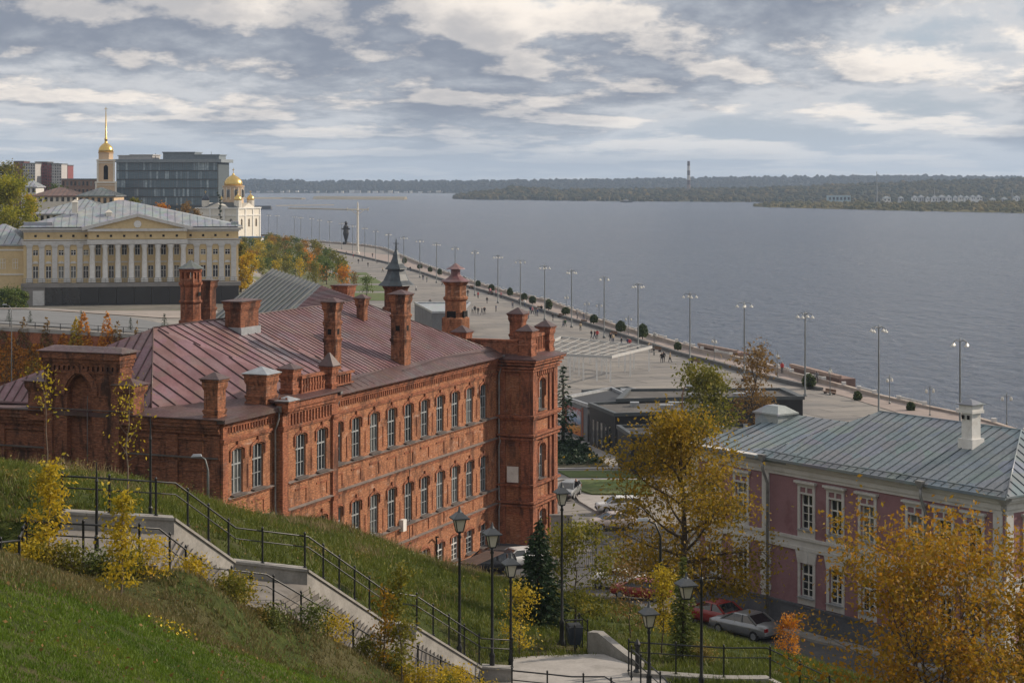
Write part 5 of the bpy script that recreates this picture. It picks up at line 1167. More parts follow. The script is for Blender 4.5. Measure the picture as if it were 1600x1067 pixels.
for i in range(4):
    s.M = Matrix.Rotation(R(90*i), 4, 'Z') @ Matrix.Translation((0, -a_, 0))
    for q in (-.98, -.34, .34, .98): s.box(q*a_-.45, q*a_+.45, -.3, .02, zb, Z_(325))
    s.box(-a_-.5, a_+.5, -.55, .05, Z_(326), Z_(324)); s.box(-a_-.3, a_+.3, -.35, .05, Z_(337), Z_(335.5))
s.build('white_trim', WHITE, ch_)
for i in range(4):
    M_ = Matrix.Rotation(R(90*i), 4, 'Z')
    for q in (-.66, 0, .66): v = M_ @ Vector((q*a_, -a_+.3, 0)); window(ch_, v.x, v.y, Z_(354), 1.7, Z_(341)-Z_(354), R(90*i), 'small', OCHRE)
s = MB(); s.lathe([(a_*1.3, Z_(324)+.003), (a_*.6, Z_(316))], 4, phase=R(45)); s.build('roof', SEAM_GREY, ch_)
s = MB(); r_ = 16*sc_; s.lathe([(r_, Z_(322)), (r_, Z_(293)), (r_*1.08, Z_(292)), (r_*1.08, Z_(290.5))], 16, smooth=False); o = s.build('drum', OCHRE, ch_, (2.5, 0, 0))
k = MB()
for i in range(8): a = i*math.pi/4+R(22.5)*0; k.lathe([(.75, Z_(308)), (.75, Z_(298)), (.5, Z_(296.5)), (.1, Z_(296))], 8, (r_*.985*math.cos(a), r_*.985*math.sin(a), 0))
k.build('drum_window', GLASS, o); k = MB()
for i in range(16): a = (i+.5)*math.pi/8; k.lathe([(.22, Z_(312)), (.22, Z_(293))], 6, (r_*1.01*math.cos(a), r_*1.01*math.sin(a), 0))
k.build('drum_column', CREAM, o)
def onion(px, y0, y1, rp, m, nm, c, body=None):
    H = Z_(y1)-Z_(y0); r = rp*sc_; s = MB(); s.lathe([(r*.95, 0), (r*1.0, H*.12), (r*.96, H*.3), (r*.8, H*.5), (r*.5, H*.68), (r*.2, H*.8), (r*.1, H*.86), (r*.12, H*.9), (.02, H)], 16, smooth=True); o = s.build(nm, m, ch_, (c[0], c[1], Z_(y0)))
    k = MB(); k.box(-.1, .1, -.1, .1, H*.95, H*1.35); k.box(-.55, .55, -.08, .08, H*1.18, H*1.23); k.build('cross', GOLD, o); return o
onion(368, 290.5, 270, 14.5, GOLD, 'gilded_dome', (2.5, 0))
for px, y0, m, c in ((324, 313, mat('dark_blue_dome', (.03, .045, .07), .35), (-a_*.72, -a_*.72)), (390, 313, GOLD, (a_*.78, -a_*.6)), (345, 313, GOLD, (-a_*.6, a_*.7)), (380, 313, GOLD, (a_*.7, a_*.7))):
    s = MB(); s.lathe([(6*sc_, Z_(325)), (6*sc_, Z_(y0))], 8); s.build('belfry', CREAM, ch_, (c[0], c[1], 0)); onion(px, y0, 302, 6, m, 'small_dome', c)
block('blue_stall', 'long low blue roofed pavilion at the foot of the church', 372, 408, 372, 379, 800, 8, WHITE_W, 1, 7, mat('blue_roof', (.06, .16, .30), .5), 'flat')
block('pink_kiosk', 'low pink walled kiosk on the river bank right of the church', 408, 432, 368, 375, 880, 7, mat('pink_render', (.45, .27, .26), .8), 1, 4, ROOF_GREY, 'flat')
block('grey_shelter', 'dark grey shelter at the far end of the promenade', 418, 452, 374, 380, 860, 6, mat('dark_wood', (.10, .08, .07), .9), 1, 5, SEAM_GREY, 'flat')

# --- retaining wall of the upper street with its parapet, creeper, pole and firs
rwl = thing('retaining_wall', 'long old red brick retaining wall below the upper street, orange creeper on it', 'wall', (0, 0, 0))
OLDW = brick_mat('terrace_brick', (.36, .13, .06), (.27, .09, .045), (.25, .16, .11), darkamt=.4, pale=.4, bw=.5, bh=.16)
k = MB(); k.hexa([(-110, 279.4, 0), (-40, 279.4, 0), (-40, 280.3, 0), (-110, 280.3, 0)], [(-110, 279.4, 10.3), (-40, 279.4, 6.45), (-40, 280.3, 6.45), (-110, 280.3, 10.3)]); k.build('wall_body', OLDW, rwl)
k = MB(); k.hexa([(-110, 279.2, 10.303), (-40, 279.2, 6.453), (-40, 280.5, 6.453), (-110, 280.5, 10.303)], [(-110, 279.2, 10.9), (-40, 279.2, 7.05), (-40, 280.5, 7.05), (-110, 280.5, 10.9)]); k.build('coping', CONC, rwl)
k = MB()
for i in range(36):
    x = -108+i*1.9; z = 10.9-(x+110)*.055; k.box(x-.05, x+.05, 279.8, 279.9, z-.1, z+.9)
k.beam((-110, 279.85, 11.8), (-40, 279.85, 7.95), .06); k.beam((-110, 279.85, 11.3), (-40, 279.85, 7.5), .06); k.build('parapet_rail', DARKMETAL, rwl)
# ============================================================ RIVERSIDE
k = MB(); t = thing('river_wall', 'pale stone parapet running along the whole river edge', 'wall', (0, 0, 0)); E = [Vector((a, b, 0)) for a, b in EDGE]
def strip(mb, pts, off0, off1, z0, z1):
    n = len(pts); ns = []
    for i in range(n): d = (pts[min(i+1, n-1)]-pts[max(i-1, 0)]).normalized(); ns.append(Vector((-d.y, d.x, 0)))
    for i in range(n-1):
        a, b, c, d = pts[i]+ns[i]*off0, pts[i+1]+ns[i+1]*off0, pts[i+1]+ns[i+1]*off1, pts[i]+ns[i]*off1
        mb.hexa([(q.x, q.y, z0) for q in (a, b, c, d)], [(q.x, q.y, z1) for q in (a, b, c, d)])
    return ns
ns = strip(k, E, 0, .5, -5, .55); strip(k, E, -.08, .55, .553, .7); k.build('wall_body', mat('river_stone', (.40, .34, .29), .9, var=.14, vscale=.3, dirt=((.25, .17, .14), .08, .6)), t)
k = MB(); tot = 0
for i in range(len(E)-1):
    L_ = (E[i+1]-E[i]).length; n = max(1, int(L_/5.5))
    for j in range(n):
        p = E[i].lerp(E[i+1], j/n); q = E[i].lerp(E[i+1], (j+1)/n); d = (q-p).normalized(); m_n = Vector((-d.y, d.x, 0))*.25
        k.box(p.x+m_n.x-.3, p.x+m_n.x+.3, p.y+m_n.y-.3, p.y+m_n.y+.3, .70, 1.15)
        if j % 2 or L_ > 60: k.beam(p+m_n+Vector((0, 0, .95)), q+m_n+Vector((0, 0, .95)), .14, .3)
k.build('parapet', WHITE_W, t)
# quay below: dark bastions with stairs to the water
for (a, ya), (b, yb), lb in (((1092, 537), (1150, 548), 'red brown stone bastion behind the two riverside trees'), ((1236, 569), (1312, 588), 'red brown stone bastion with dark openings above the water')):
    p, q = atz(a, ya, 1.4), atz(b, yb, 1.4); d = (q-p).normalized(); n_v = Vector((d.y, -d.x, 0)); n_v = n_v if n_v.y > 0 else -n_v
    k = MB(); k.hexa([(v.x, v.y, -5) for v in (p, q, q+n_v*2.6, p+n_v*2.6)], [(v.x, v.y, 1.0) for v in (p, q, q+n_v*2.6, p+n_v*2.6)])
    bt_ = thing('bastion', lb, 'bastion', (0, 0, 0)); k.build('wall_body', mat('rosy_stone', (.20, .13, .11), .9, var=.2, vscale=.3), bt_)
    k = MB(); strip(k, [p, q], -.3, .3, 1.003, 1.5); k.build('parapet', mat('rosy_coping', (.30, .22, .18), .85, var=.15), bt_)
# rosy walkway and low planter wall between the lamps and the river
INN = [Vector((v.x, v.y, 0)) for v in (atz(a, b, 0) for a, b in [(470,383),(560,401),(610,413),(655,426),(700,441),(742,452),(790,466),(851,488),(893,501),(944,516),(1000,535),(1065,556),(1120,570),(1190,590),(1240,602),(1283,612)])]
MID = []
drape('riverside_walk', [(v.x, v.y) for v in INN]+[(v.x, v.y) for v in (atz(a, b, 0) for a, b in [(1320,622),(1400,648),(1500,690),(1640,740)])]+[(x+0*y-.05, y) for x, y in EDGE[::-1] if y < 800], PINKPAVE, .06, 15)
k = MB(); strip(k, INN, -.35, .35, -.05, .62); pw = tag(k.build('planter_wall', mat('dark_granite', (.10, .10, .10), .85, var=.2, vscale=.4)), 'dark low granite wall following the lamp row on the promenade', 'wall')
bed = mat('hedge_green', (.05, .075, .02), .95, var=.35, vscale=1.2)
# lamps
def prom_lamp_parts(root, H=12.0):
    s = MB(); s.lathe([(.28, 0), (.28, .35), (.2, .5), (.13, .6), (.115, H*.5), (.085, H-.2), (.05, H+.35), (.0, H+.4)], 8, smooth=True); s.build('pole', STEEL, root)
    s = MB()
    for a in range(4):
        c, q = math.cos(a*math.pi/2+.5), math.sin(a*math.pi/2+.5); s.tube([(0, 0, H-.1), (c*.5, q*.5, H+.12), (c*.95, q*.95, H-.02), (c*1.1, q*1.1, H-.3)], .045, 5)
    s.build('arm', STEEL, root)
    s = MB(); s.lathe([(.30, 0), (.24, .12), (.10, .28), (.05, .42)], 8, smooth=True); me = s.mesh('lamp_shade', LAMP_GLASS)
    for a in range(4):
        o = bpy.data.objects.new('lamp_shade', me); COL.objects.link(o); o.parent = root; o.location = (math.cos(a*math.pi/2+.5)*1.1, math.sin(a*math.pi/2+.5)*1.1, H-.62)
LAMPS = [(1500,529),(1373,508),(1258,487),(1163,471),(1078,457),(997,442),(944,431),(893,421),(851,414),(813,405),(778,398),(742,391),(711,385),(682,379),(656,374),(631,369),(607,364),(587,359),(570,354.5),(551,351),(534,347),(515,344.5),(499,342.2),(487,340),(470,338.5),(460,337.3),(433,335.5),(420,335)]
near = {0: 'tall promenade lamp standing behind the white chimney at the right', 1: 'tall promenade lamp rising behind the middle of the blue grey roof', 2: 'tall promenade lamp next to the round shrub at the bend of the dark planter wall', 3: 'tall promenade lamp between the two riverside autumn trees'}
r0 = thing('promenade_lamp', near[0], 'street lamp', (0, 0, 0), 0, 'tall lamps along the promenade'); prom_lamp_parts(r0); snap = snapshot(r0)
for i, (px, yt) in enumerate(LAMPS):
    D = F*(ZC-12.3)/(yt-HZ); v = Vector(((px-800)/F*D, D, 0)); lb = near.get(i, 'tall promenade lamp, %s counting from the right end of the lamp row' % ORD[i])
    if i == 0: r0.location = v
    else: dup(r0, snap, v, .3*i, lb)
SMALL = [(1573,640,667),(1453,614,653),(1297,568,619),(1215,553,592),(1116,526,566),(1022,507,555),(982,496,527),(936,486,503),(917,480,500),(885,473,489),(1390,600,634)]
r1_ = thing('riverside_lamp', '', 'street lamp', (0, 0, 0), 0, 'small lamps along the river wall')
s = MB(); s.lathe([(.14, 0), (.14, .5), (.06, .6), (.045, 3.6), (.07, 3.7), (.03, 4.3), (0, 4.4)], 6); s.tube([(-.55, 0, 3.75), (-.5, 0, 3.95), (0, 0, 3.85), (.5, 0, 3.95), (.55, 0, 3.75)], .03, 5); s.build('pole', STEEL, r1_)
s = MB(); s.lathe([(.12, 0), (.2, .15), (.15, .42), (.03, .5)], 6); me = s.mesh('lantern', LAMP_GLASS)
for x in (-.55, .55): o = bpy.data.objects.new('lantern', me); COL.objects.link(o); o.parent = r1_; o.location = (x, 0, 3.3)
snap = snapshot(r1_)
for i, (px, yt, yb) in enumerate(sorted(SMALL, reverse=True)):
    v = atz(px, yb, .05); lb = 'small twin-headed lamp near the river wall, %s from the right' % ORD[i]
    if i == 0: r1_.location = v; r1_['label'] = lb
    else: dup(r1_, snap, v, .4*i, lb)
# tall cream T-shaped column and the dark standing figure-like post
v = atz(559, 397, 0); t = thing('mast_column', 'very tall cream column with a crossbar standing on the far promenade', 'column', v)
s = MB(); s.lathe([(.9, 0), (.9, .8), (.5, 1), (.42, 18), (.8, 18.6), (.35, 19.2), (.3, 21.5), (.0, 22.3)], 10); s.build('shaft', CREAM, t); s = MB(); s.box(-4.6, 4.6, -.2, .2, 18.6, 19.2); s.box(-4.6, -4.2, -.25, .25, 18.3, 19.6); s.box(4.2, 4.6, -.25, .25, 18.3, 19.6); s.tube([(-2.6, 0, 18.6), (0, 0, 16.6), (2.6, 0, 18.6)], .16, 5); s.build('crossbar', CREAM, t)
v = atz(540.5, 382, 0); s = MB(); s.lathe([(1.6, 0), (1.6, 1.2), (.5, 1.4), (.9, 3), (1.5, 5.4), (1.1, 7.5), (1.4, 8.6), (.6, 9.6), (.9, 10.4), (0, 11.6)], 9); s.box(-2.2, 2.0, -.2, .2, 7.2, 7.9); tag(s.build('bronze_monument', mat('dark_bronze', (.035, .032, .03), .5, metal=.4), None, v), 'dark bronze monument silhouetted against the water at the far promenade', 'monument')
# pergola
pg_ = thing('pergola', 'wide white pergola with slender posts on the promenade', 'pergola', atz(905, 596, 0)); o_ = atz(905, 596, 0)
C4 = [atz(862, 590, 0), atz(955, 597, 0), atz(1018, 583, 0), atz(1008, 562, 0)]
C4 = [Vector((2.5, 292, 0)), Vector((15.3, 286, 0)), Vector((22.8, 303, 0)), Vector((8.5, 322, 0))]
pa, pb, pc, pd = [c-o_ for c in C4]; h = 3.9
def bil(u, v_): return (pa.lerp(pb, u)).lerp(pd.lerp(pc, u), v_)
s = MB()
for a, b in ((pa, pb), (pb, pc), (pc, pd), (pd, pa)): s.beam(a+Vector((0, 0, h)), b+Vector((0, 0, h)), .22, .4)
for i in range(1, 9): s.beam(bil(i/9, 0)+Vector((0, 0, h+.12)), bil(i/9, 1)+Vector((0, 0, h+.12)), .05, .08)
for i in range(1, 4): s.beam(bil(0, i/4)+Vector((0, 0, h-.1)), bil(1, i/4)+Vector((0, 0, h-.1)), .12, .2)
s.build('slatted_roof', mat('pale_grey_frame', (.42, .42, .41), .6, var=.08), pg_)
s = MB(); s.box(-.11, .11, -.11, .11, 0, h-.2); me = s.mesh('post', WHITE)
for iv in range(5):
    for iu in range(7):
        if (iu+iv) % 2 and 0 < iv < 4: continue
        o = bpy.data.objects.new('post', me); COL.objects.link(o); o.parent = pg_; o.location = bil(.02+.96*iu/6, .02+.96*iv/4)
# a long planked bench and low grey box buildings near the spires
# ============================================================ PAVILIONS
FLATR = mat('bitumen_roof', (.085, .08, .075), .9, var=.2, vscale=.5, dirt=((.20, .19, .175), .3, .5))
def pavilion(label, pts, h, wall, roofm, z0=.9, name='pavilion', deep=.35):
    c = pts[0]; t = thing(name, label, 'pavilion', (c[0], c[1], z0)); q = [(p[0]-c[0], p[1]-c[1]) for p in pts]
    s = MB(); n = len(q); s.hexa([(x, y, -.3) for x, y in q], [(x, y, h-.004) for x, y in q]); s.build('wall', wall, t)
    cx, cy = sum(x for x, _ in q)/n, sum(y for _, y in q)/n; big = [(cx+(x-cx)*1.02, cy+(y-cy)*1.02) for x, y in q]; sm = [(cx+(x-cx)*.95, cy+(y-cy)*.95) for x, y in q]
    s = MB()
    for i in range(n):
        j = (i+1) % n; s.hexa([(*big[i], h-.05), (*big[j], h-.05), (*sm[j], h-.05), (*sm[i], h-.05)], [(*big[i], h+deep), (*big[j], h+deep), (*sm[j], h+deep), (*sm[i], h+deep)])
    s.build('parapet', SEAM_GREY if wall is BLACK else TIN, t); s = MB(); s.hexa([(*p, h-.03) for p in sm], [(*p, h+.05) for p in sm]); s.build('roof', roofm, t)
    if roofm is FLATR:
        for i, (u_, v_) in enumerate(((.3, .35), (.62, .6), (.45, .75))):
            p = [sm[0][j]*(1-u_)*(1-v_)+sm[1][j]*u_*(1-v_)+sm[2][j]*u_*v_+sm[3][j]*(1-u_)*v_ for j in (0, 1)]; s = MB(); w_ = .5+.25*i; s.box(p[0]-w_, p[0]+w_, p[1]-.5, p[1]+.5, h+.053, h+.55); s.build('roof_unit', TIN, t)
    return t, q
FLATR = mat('bitumen_roof', (.085, .08, .075), .9, var=.2, vscale=.5, dirt=((.20, .19, .175), .3, .5)); GREYW = mat('grey_board', (.15, .15, .155), .8, var=.15, vscale=.5)
p0, p1 = atz(882, 674, .9), atz(918, 688, .9)
t, q = pavilion('grey flat roofed pavilion with a colourful mural on its side wall', [(p0.x, p0.y), (p1.x, p1.y), (p1.x+6.5, p1.y+4), (p0.x+6.2, p0.y+10)], 3.9, GREYW, BLACK)
d = Vector((p1.x-p0.x, p1.y-p0.y, 0)); L_ = d.length; u = d/L_; nn_ = Vector((u.y, -u.x, 0)); nn_ = nn_ if nn_.x < 0 else -nn_
def mural(parent, a, b, z0, z1, m, nm, off=.05):
    s = MB(); A, B = u*a*L_+nn_*off, u*b*L_+nn_*off; A2, B2 = u*a*L_-nn_*.02, u*b*L_-nn_*.02
    s.hexa([(A.x, A.y, z0), (B.x, B.y, z0), (B2.x, B2.y, z0), (A2.x, A2.y, z0)], [(A.x, A.y, z1), (B.x, B.y, z1), (B2.x, B2.y, z1), (A2.x, A2.y, z1)]); return s.build(nm, m, parent)
def mural_mat():
    m = bpy.data.materials.new('mural'); m.use_nodes = True; g = NT(m.node_tree); g.n.clear(); tc = g.node('ShaderNodeTexCoord').outputs['Object']
    n = g.noise(tc, .9, 3, .6, 1.0); sp = g.node('ShaderNodeSeparateXYZ', ins={0: tc}); zz_ = g.range(sp.outputs[2], .4, 3.2, 0, 1, 'LINEAR')
    c = g.ramp(g.math('ADD', g.math('MULTIPLY', zz_, .7), g.math('MULTIPLY', n, .5)), [(.2, (.42, .10, .02)), (.42, (.55, .26, .04)), (.6, (.14, .22, .36)), (.78, (.42, .46, .52)), (.95, (.30, .06, .04))])
    b = g.node('ShaderNodeBsdfPrincipled', ins={'Base Color': c, 'Roughness': .7}); g.node('ShaderNodeOutputMaterial', ins={'Surface': b.outputs[0]}); return m
mural(t, .12, .72, .2, 3.3, mural_mat(), 'mural'); mural(t, .0, .10, 0, 3.6, mat('rust_panel', (.22, .07, .04), .8), 'rust_panel'); mural(t, .76, .83, 0, 3.6, MATS['rust_panel'], 'rust_panel')
p0, p1, pe_ = atz(921, 692, .9), atz(961, 711, .9), None
t, q = pavilion('long black clad pavilion with narrow dark doors', [(p0.x, p0.y), (p1.x, p1.y), (p1.x+11.5, p1.y+2.5), (p0.x+12.5, p0.y+6)], 4.3, BLACK, FLATR)
d = Vector((p1.x-p0.x, p1.y-p0.y, 0)); L_ = d.length; u = d/L_; nn_ = Vector((u.y, -u.x, 0)); nn_ = nn_ if nn_.x < 0 else -nn_
for a in (.14, .3, .46, .62, .78): mural(t, a, a+.07, .1, 2.9, GLASS, 'dark_door', .03)
pavilion('small black pavilion with a pale roof edge behind the yellow tree', [(11.2, 197), (12.2, 190), (24, 190), (25, 198)], 3.9, BLACK, FLATR)
pavilion('black box pavilion behind the taller autumn tree by the river', [(12.2, 214.6), (20, 216.5), (34, 217), (33, 226), (14, 225)], 4.6, BLACK, FLATR)
pavilion('low dark kiosk behind the mural pavilion', [(9, 238), (13, 232), (18, 234), (15, 242)], 3.0, BLACK, FLATR)
pavilion('grey glazed pavilion between the spire turret and the red roofed turret', [(-21, 400), (-16, 372), (-10, 372), (-9, 400)], 4.6, GREYW, ROOF_PALE, 0.0)
# ============================================================ VEGETATION
Y1, Y2, Y3 = (.30, .20, .015), (.36, .235, .02), (.17, .155, .02)
LM_GOLD = leaf_mat('golden_leaves', [(.095, .080, .012), (.21, .135, .012), (.34, .20, .015), (.38, .17, .012), (.24, .19, .025)], .45, .7)
LM_BIRCH = leaf_mat('birch_leaves', [(.09, .085, .014), (.17, .135, .015), (.30, .20, .018), (.36, .22, .015), (.16, .14, .02)], .45, .6)
LM_BIRCH2 = leaf_mat('amber_leaves', [(.12, .105, .016), (.22, .155, .015), (.36, .22, .018), (.38, .175, .014), (.20, .16, .022)], .45, .7)
LM_YELL = leaf_mat('yellow_leaves', [(0.176, 0.169, 0.020), (0.351, 0.270, 0.020), (0.567, 0.405, 0.027), (0.620, 0.365, 0.020)], .4, .6)
LM_OLIV = leaf_mat('olive_leaves', [(0.061, 0.074, 0.014), (0.121, 0.128, 0.016), (0.216, 0.196, 0.024), (0.378, 0.270, 0.027)], .4, .5)
LM_GREEN = leaf_mat('green_leaves', [(0.034, 0.061, 0.014), (0.068, 0.108, 0.016), (0.121, 0.162, 0.024), (0.216, 0.203, 0.027)], .35, .4)
LM_ORANGE = leaf_mat('orange_leaves', [(0.297, 0.121, 0.016), (0.540, 0.203, 0.016), (0.620, 0.297, 0.027), (0.472, 0.135, 0.016)], .4, .6)
LM_BROWN = leaf_mat('brown_leaves', [(.10, .06, .025), (.18, .11, .035), (.26, .16, .05), (.15, .08, .02)], .3, .5)
LM_FIR = leaf_mat('fir_needles', [(.010, .024, .012), (.020, .042, .018), (.032, .060, .024), (.045, .072, .026)], .1, .9)
LM_THUJA = leaf_mat('thuja_needles', [(0.047, 0.074, 0.016), (0.088, 0.115, 0.022), (0.135, 0.149, 0.027), (0.068, 0.095, 0.020)], .15, .9)
LM_WEED = leaf_mat('weed_leaves', [(0.095, 0.088, 0.024), (0.162, 0.128, 0.034), (0.270, 0.203, 0.041), (0.135, 0.135, 0.027), (0.324, 0.203, 0.041)], .3, 1.2)

def leaf_quads(C, size, rng, aspect=.55, up=0.0, droop=None):
    n = len(C); a = rng.normal(size=(n, 3)); 
    if droop is not None: a = droop+rng.normal(size=(n, 3))*.35
    a /= np.linalg.norm(a, axis=1, keepdims=True)+1e-9
    b = rng.normal(size=(n, 3)); b[:, 2] *= (1-up); b -= a*(a*b).sum(1, keepdims=True); b /= np.linalg.norm(b, axis=1, keepdims=True)+1e-9
    s = size*rng.uniform(.35, 1.5, (n, 1)); A = a*s*.5; B = b*s*.5*aspect
    V = np.stack([C-A, C-A*.1+B, C+A, C-A*.1-B], 1).reshape(-1, 3)
    return V
def quad_mesh(name, V, m, k=4):
    me = bpy.data.meshes.new(name); n = len(V)//k
    me.vertices.add(len(V)); me.vertices.foreach_set('co', np.asarray(V, np.float32).ravel())
    me.loops.add(n*k); me.loops.foreach_set('vertex_index', np.arange(n*k, dtype=np.int32))
    me.polygons.add(n); me.polygons.foreach_set('loop_start', np.arange(0, n*k, k, dtype=np.int32)); me.polygons.foreach_set('loop_total', np.full(n, k, dtype=np.int32))
    me.materials.append(m); me.update(calc_edges=True); return me
PROF = {'round': lambda t: (1-abs(2*t-.95)**2.2)**.5 if abs(2*t-.95) < 1 else .15, 'ovoid': lambda t: max(.15, math.sin(math.pi*min(1, t*.85+.12))**.7), 'column': lambda t: max(.2, (1-t)**.4*min(1, t*4+.5)), 'broad': lambda t: (.66+.34*min(1, t*3.5)) if t < .5 else max(.12, 1-(t-.5)*1.75), 'vase': lambda t: .45+.55*t if t < .75 else 1-(t-.75)*1.8}
def tree_meshes(h, cr, th, seed, nleaf, ls, lm, shape='round', nl=12, n2=5, tr=.12, bark=None, stems=1, cl=.5, bare=0.0, el=(20, 65), twigs=True, hang=0.0, dist=.9):
    rng = np.random.default_rng(seed); mb = MB(); tips = []; bark = bark or BARK
    for s_ in range(stems):
        az0 = rng.uniform(0, 6.28); lean = (.22 if stems > 1 else .03)*h*rng.uniform(.5, 1); sp = []
        for k in range(7):
            t = k/6; w = rng.normal(size=2)*.02*h*t; sp.append(Vector((math.cos(az0)*lean*t**1.3+w[0], math.sin(az0)*lean*t**1.3+w[1], -.4+(h*.9+.4)*t)))
        r_ = tr/(stems**.5); mb.tube(sp, [r_*(1.25 if k == 0 else 1)*(1-k/6*.86) for k in range(7)], 7)
        at = lambda t: sp[min(5, int(t*6))].lerp(sp[min(5, int(t*6))+1], t*6-min(5, int(t*6)))
        for i in range(nl):
            t = th/h+(.97-th/h)*((i+.5)/nl)**dist; tc_ = (t-th/h)/(1-th/h); p0 = at(min(.999, t)); az = i*2.4+rng.uniform(-.5, .5)+s_
            L = cr*PROF[shape](tc_)*rng.uniform(.72, 1.12); e = R(el[0]+(el[1]-el[0])*tc_+rng.uniform(-8, 8)); pts = [p0]; d = Vector((math.cos(az)*math.cos(e), math.sin(az)*math.cos(e), math.sin(e)))
            for k in range(4): d = (d+Vector(rng.normal(size=3)*.12)+Vector((0, 0, .07-hang*.2*k))).normalized(); pts.append(pts[-1]+d*L/3.2)
            rl = r_*(.42-.22*tc_); mb.tube(pts, [rl, rl*.75, rl*.5, rl*.3, rl*.12], 5, cap=False)
            for j in range(n2):
                u = .3+.68*(j+rng.uniform(0, .9))/n2; q0 = pts[min(3, int(u*4))].lerp(pts[min(3, int(u*4))+1], u*4-min(3, int(u*4)))
                dd = (d*.5+Vector(rng.normal(size=3)*.55)+Vector((0, 0, .25-hang))).normalized(); l2 = L*.38*rng.uniform(.6, 1.2)*(1.15-u*.5); q1 = q0+dd*l2*.5; q2 = q1+(dd+Vector(rng.normal(size=3)*.3)+Vector((0, 0, -hang))).normalized()*l2*.5
                if twigs: mb.tube([q0, q1, q2], [rl*.3, rl*.2, rl*.08], 3, cap=False)
                if rng.uniform() > bare:
                    tips += [q1, q2, q2, q0.lerp(q1, .5)]
            if rng.uniform() > bare: tips.append(pts[-1])
        tips.append(sp[-1]); tips.append(sp[-1])
    T_ = np.array([tuple(p) for p in tips]); kz = min(1.0, h/(np.quantile(T_[:, 2], .985)+cl*.6)); T_[:, 2] *= kz; mb.v = [(q[0], q[1], q[2]*kz) for q in mb.v]; w = rng.uniform(.3, 1.0, len(T_))**1.5; idx = rng.choice(len(T_), nleaf, p=w/w.sum())
    C = T_[idx]+rng.normal(size=(nleaf, 3))*cl*np.array([1, 1, .8])*(.6+.8*w[idx, None])
    C = C[C[:, 2] > th*.72]
    return mb.mesh('trunk', bark), quad_mesh('crown', leaf_quads(C, ls, rng), lm)
def conifer_meshes(h, cr, seed, lm, k=1.0, ls=.22, z0=.06):
    rng = np.random.default_rng(seed); mb = MB(); mb.tube([(0, 0, -.3), (0, 0, h*.5), (0, 0, h)], [h*.022+.03, h*.013+.02, .01], 7)
    Cs = []; Ds = []; n = int(h/(.20 if k > .5 else .45)); 
    for i in range(n):
        t = z0+(1-z0)*i/n; r = cr*((1-t)**.85)*rng.uniform(.78, 1.1)+.04
        for a in np.arange(0, 6.28, 6.28/(9 if k > .5 else 6))+rng.uniform(0, 1):
            rr = r*rng.uniform(.75, 1.15); m = max(3, int(rr/ls*4.5*k)); s = np.linspace(.12, 1, m); x = np.cos(a+rng.normal(0, .05, m))*rr*s; y = np.sin(a+rng.normal(0, .05, m))*rr*s
            z = t*h-rr*.18*s+rr*.22*s**2+rng.normal(0, .03, m); Cs.append(np.stack([x, y, z], 1)+rng.normal(0, ls*.22, (m, 3))); Ds.append(np.stack([np.cos(a)*np.ones(m), np.sin(a)*np.ones(m), -.25*np.ones(m)], 1))
            if k > .5: mb.tube([(0, 0, t*h), (math.cos(a)*rr*.8, math.sin(a)*rr*.8, t*h-rr*.05)], [.015, .004], 3, cap=False)
    C = np.concatenate(Cs); Dd = np.concatenate(Ds); return mb.mesh('trunk', BARK), quad_mesh('crown', leaf_quads(C, ls*1.25, rng, .42, droop=Dd), lm)
def plant(name, label, cat, loc, meshes, rz=0.0, sc=1.0, group=None):
    t = thing(name, label, cat, loc, rz, group); t.scale = (sc,)*3 if not isinstance(sc, tuple) else sc
    for me in meshes:
        nm = 'trunk' if me.name.startswith('trunk') else 'crown'
        o = bpy.data.objects.new(nm, me); COL.objects.link(o); o.parent = t
    return t
def gpt(px, D, dz=0.0): x = (px-800)/F*D; return Vector((x, D, Gz(x, D)+dz))

def hp(px, D, yt): v = gpt(px, D); return (ZC-(yt-HZ)/F*D-v.z)/1.06
# large trees of the foreground and middle distance
plant('golden_tree', 'big spreading golden leaved tree filling the bottom right corner', 'tree', gpt(1452, 62), tree_meshes(hp(1452, 62, 792), 4.7, .8, 11, 21500, .155, LM_BIRCH2, 'vase', 13, 8, .17, stems=7, cl=.30, el=(10, 60)))
plant('golden_tree', 'golden tree half cut off by the right edge, beside the big spreading one', 'tree', gpt(1612, 66), tree_meshes(hp(1612, 66, 812), 2.6, 1.0, 17, 13000, .155, LM_BIRCH2, 'vase', 11, 6, .15, stems=4, cl=.36))
plant('birch_tree', 'tall airy yellow tree in front of the left end of the mauve house', 'tree', gpt(1068, 101), tree_meshes(hp(1068, 101, 618), 4.0, 2.6, 23, 24000, .19, LM_BIRCH, 'broad', 26, 6, .26, cl=.55, el=(4, 72), bare=.12, hang=.14, dist=1.5))
plant('autumn_tree', 'loose green and yellow tree behind the yellow one, by the black pavilion', 'tree', gpt(1098, 186), tree_meshes(11.5, 3.7, 2.5, 31, 5200, .34, LM_OLIV, 'round', 14, 5, .2, cl=.55, bare=.1))
plant('autumn_tree', 'thin brownish tree with sparse leaves at the riverside bastion', 'tree', gpt(1178, 200), tree_meshes(12.5, 3.9, 3, 37, 2600, .34, LM_BROWN, 'vase', 14, 5, .22, cl=.55, bare=.25))
plant('autumn_tree', 'low yellow tree between the black pavilion and the mauve house roof', 'tree', gpt(1150, 160), tree_meshes(8.2, 4.4, 1.0, 41, 4200, .28, LM_YELL, 'round', 12, 5, .16, cl=.55))
plant('pine_tree', 'dark bushy pine beside the lower landing', 'tree', gpt(842, 84), conifer_meshes(4.9, 1.55, 5, LM_FIR, 1.3, .17))
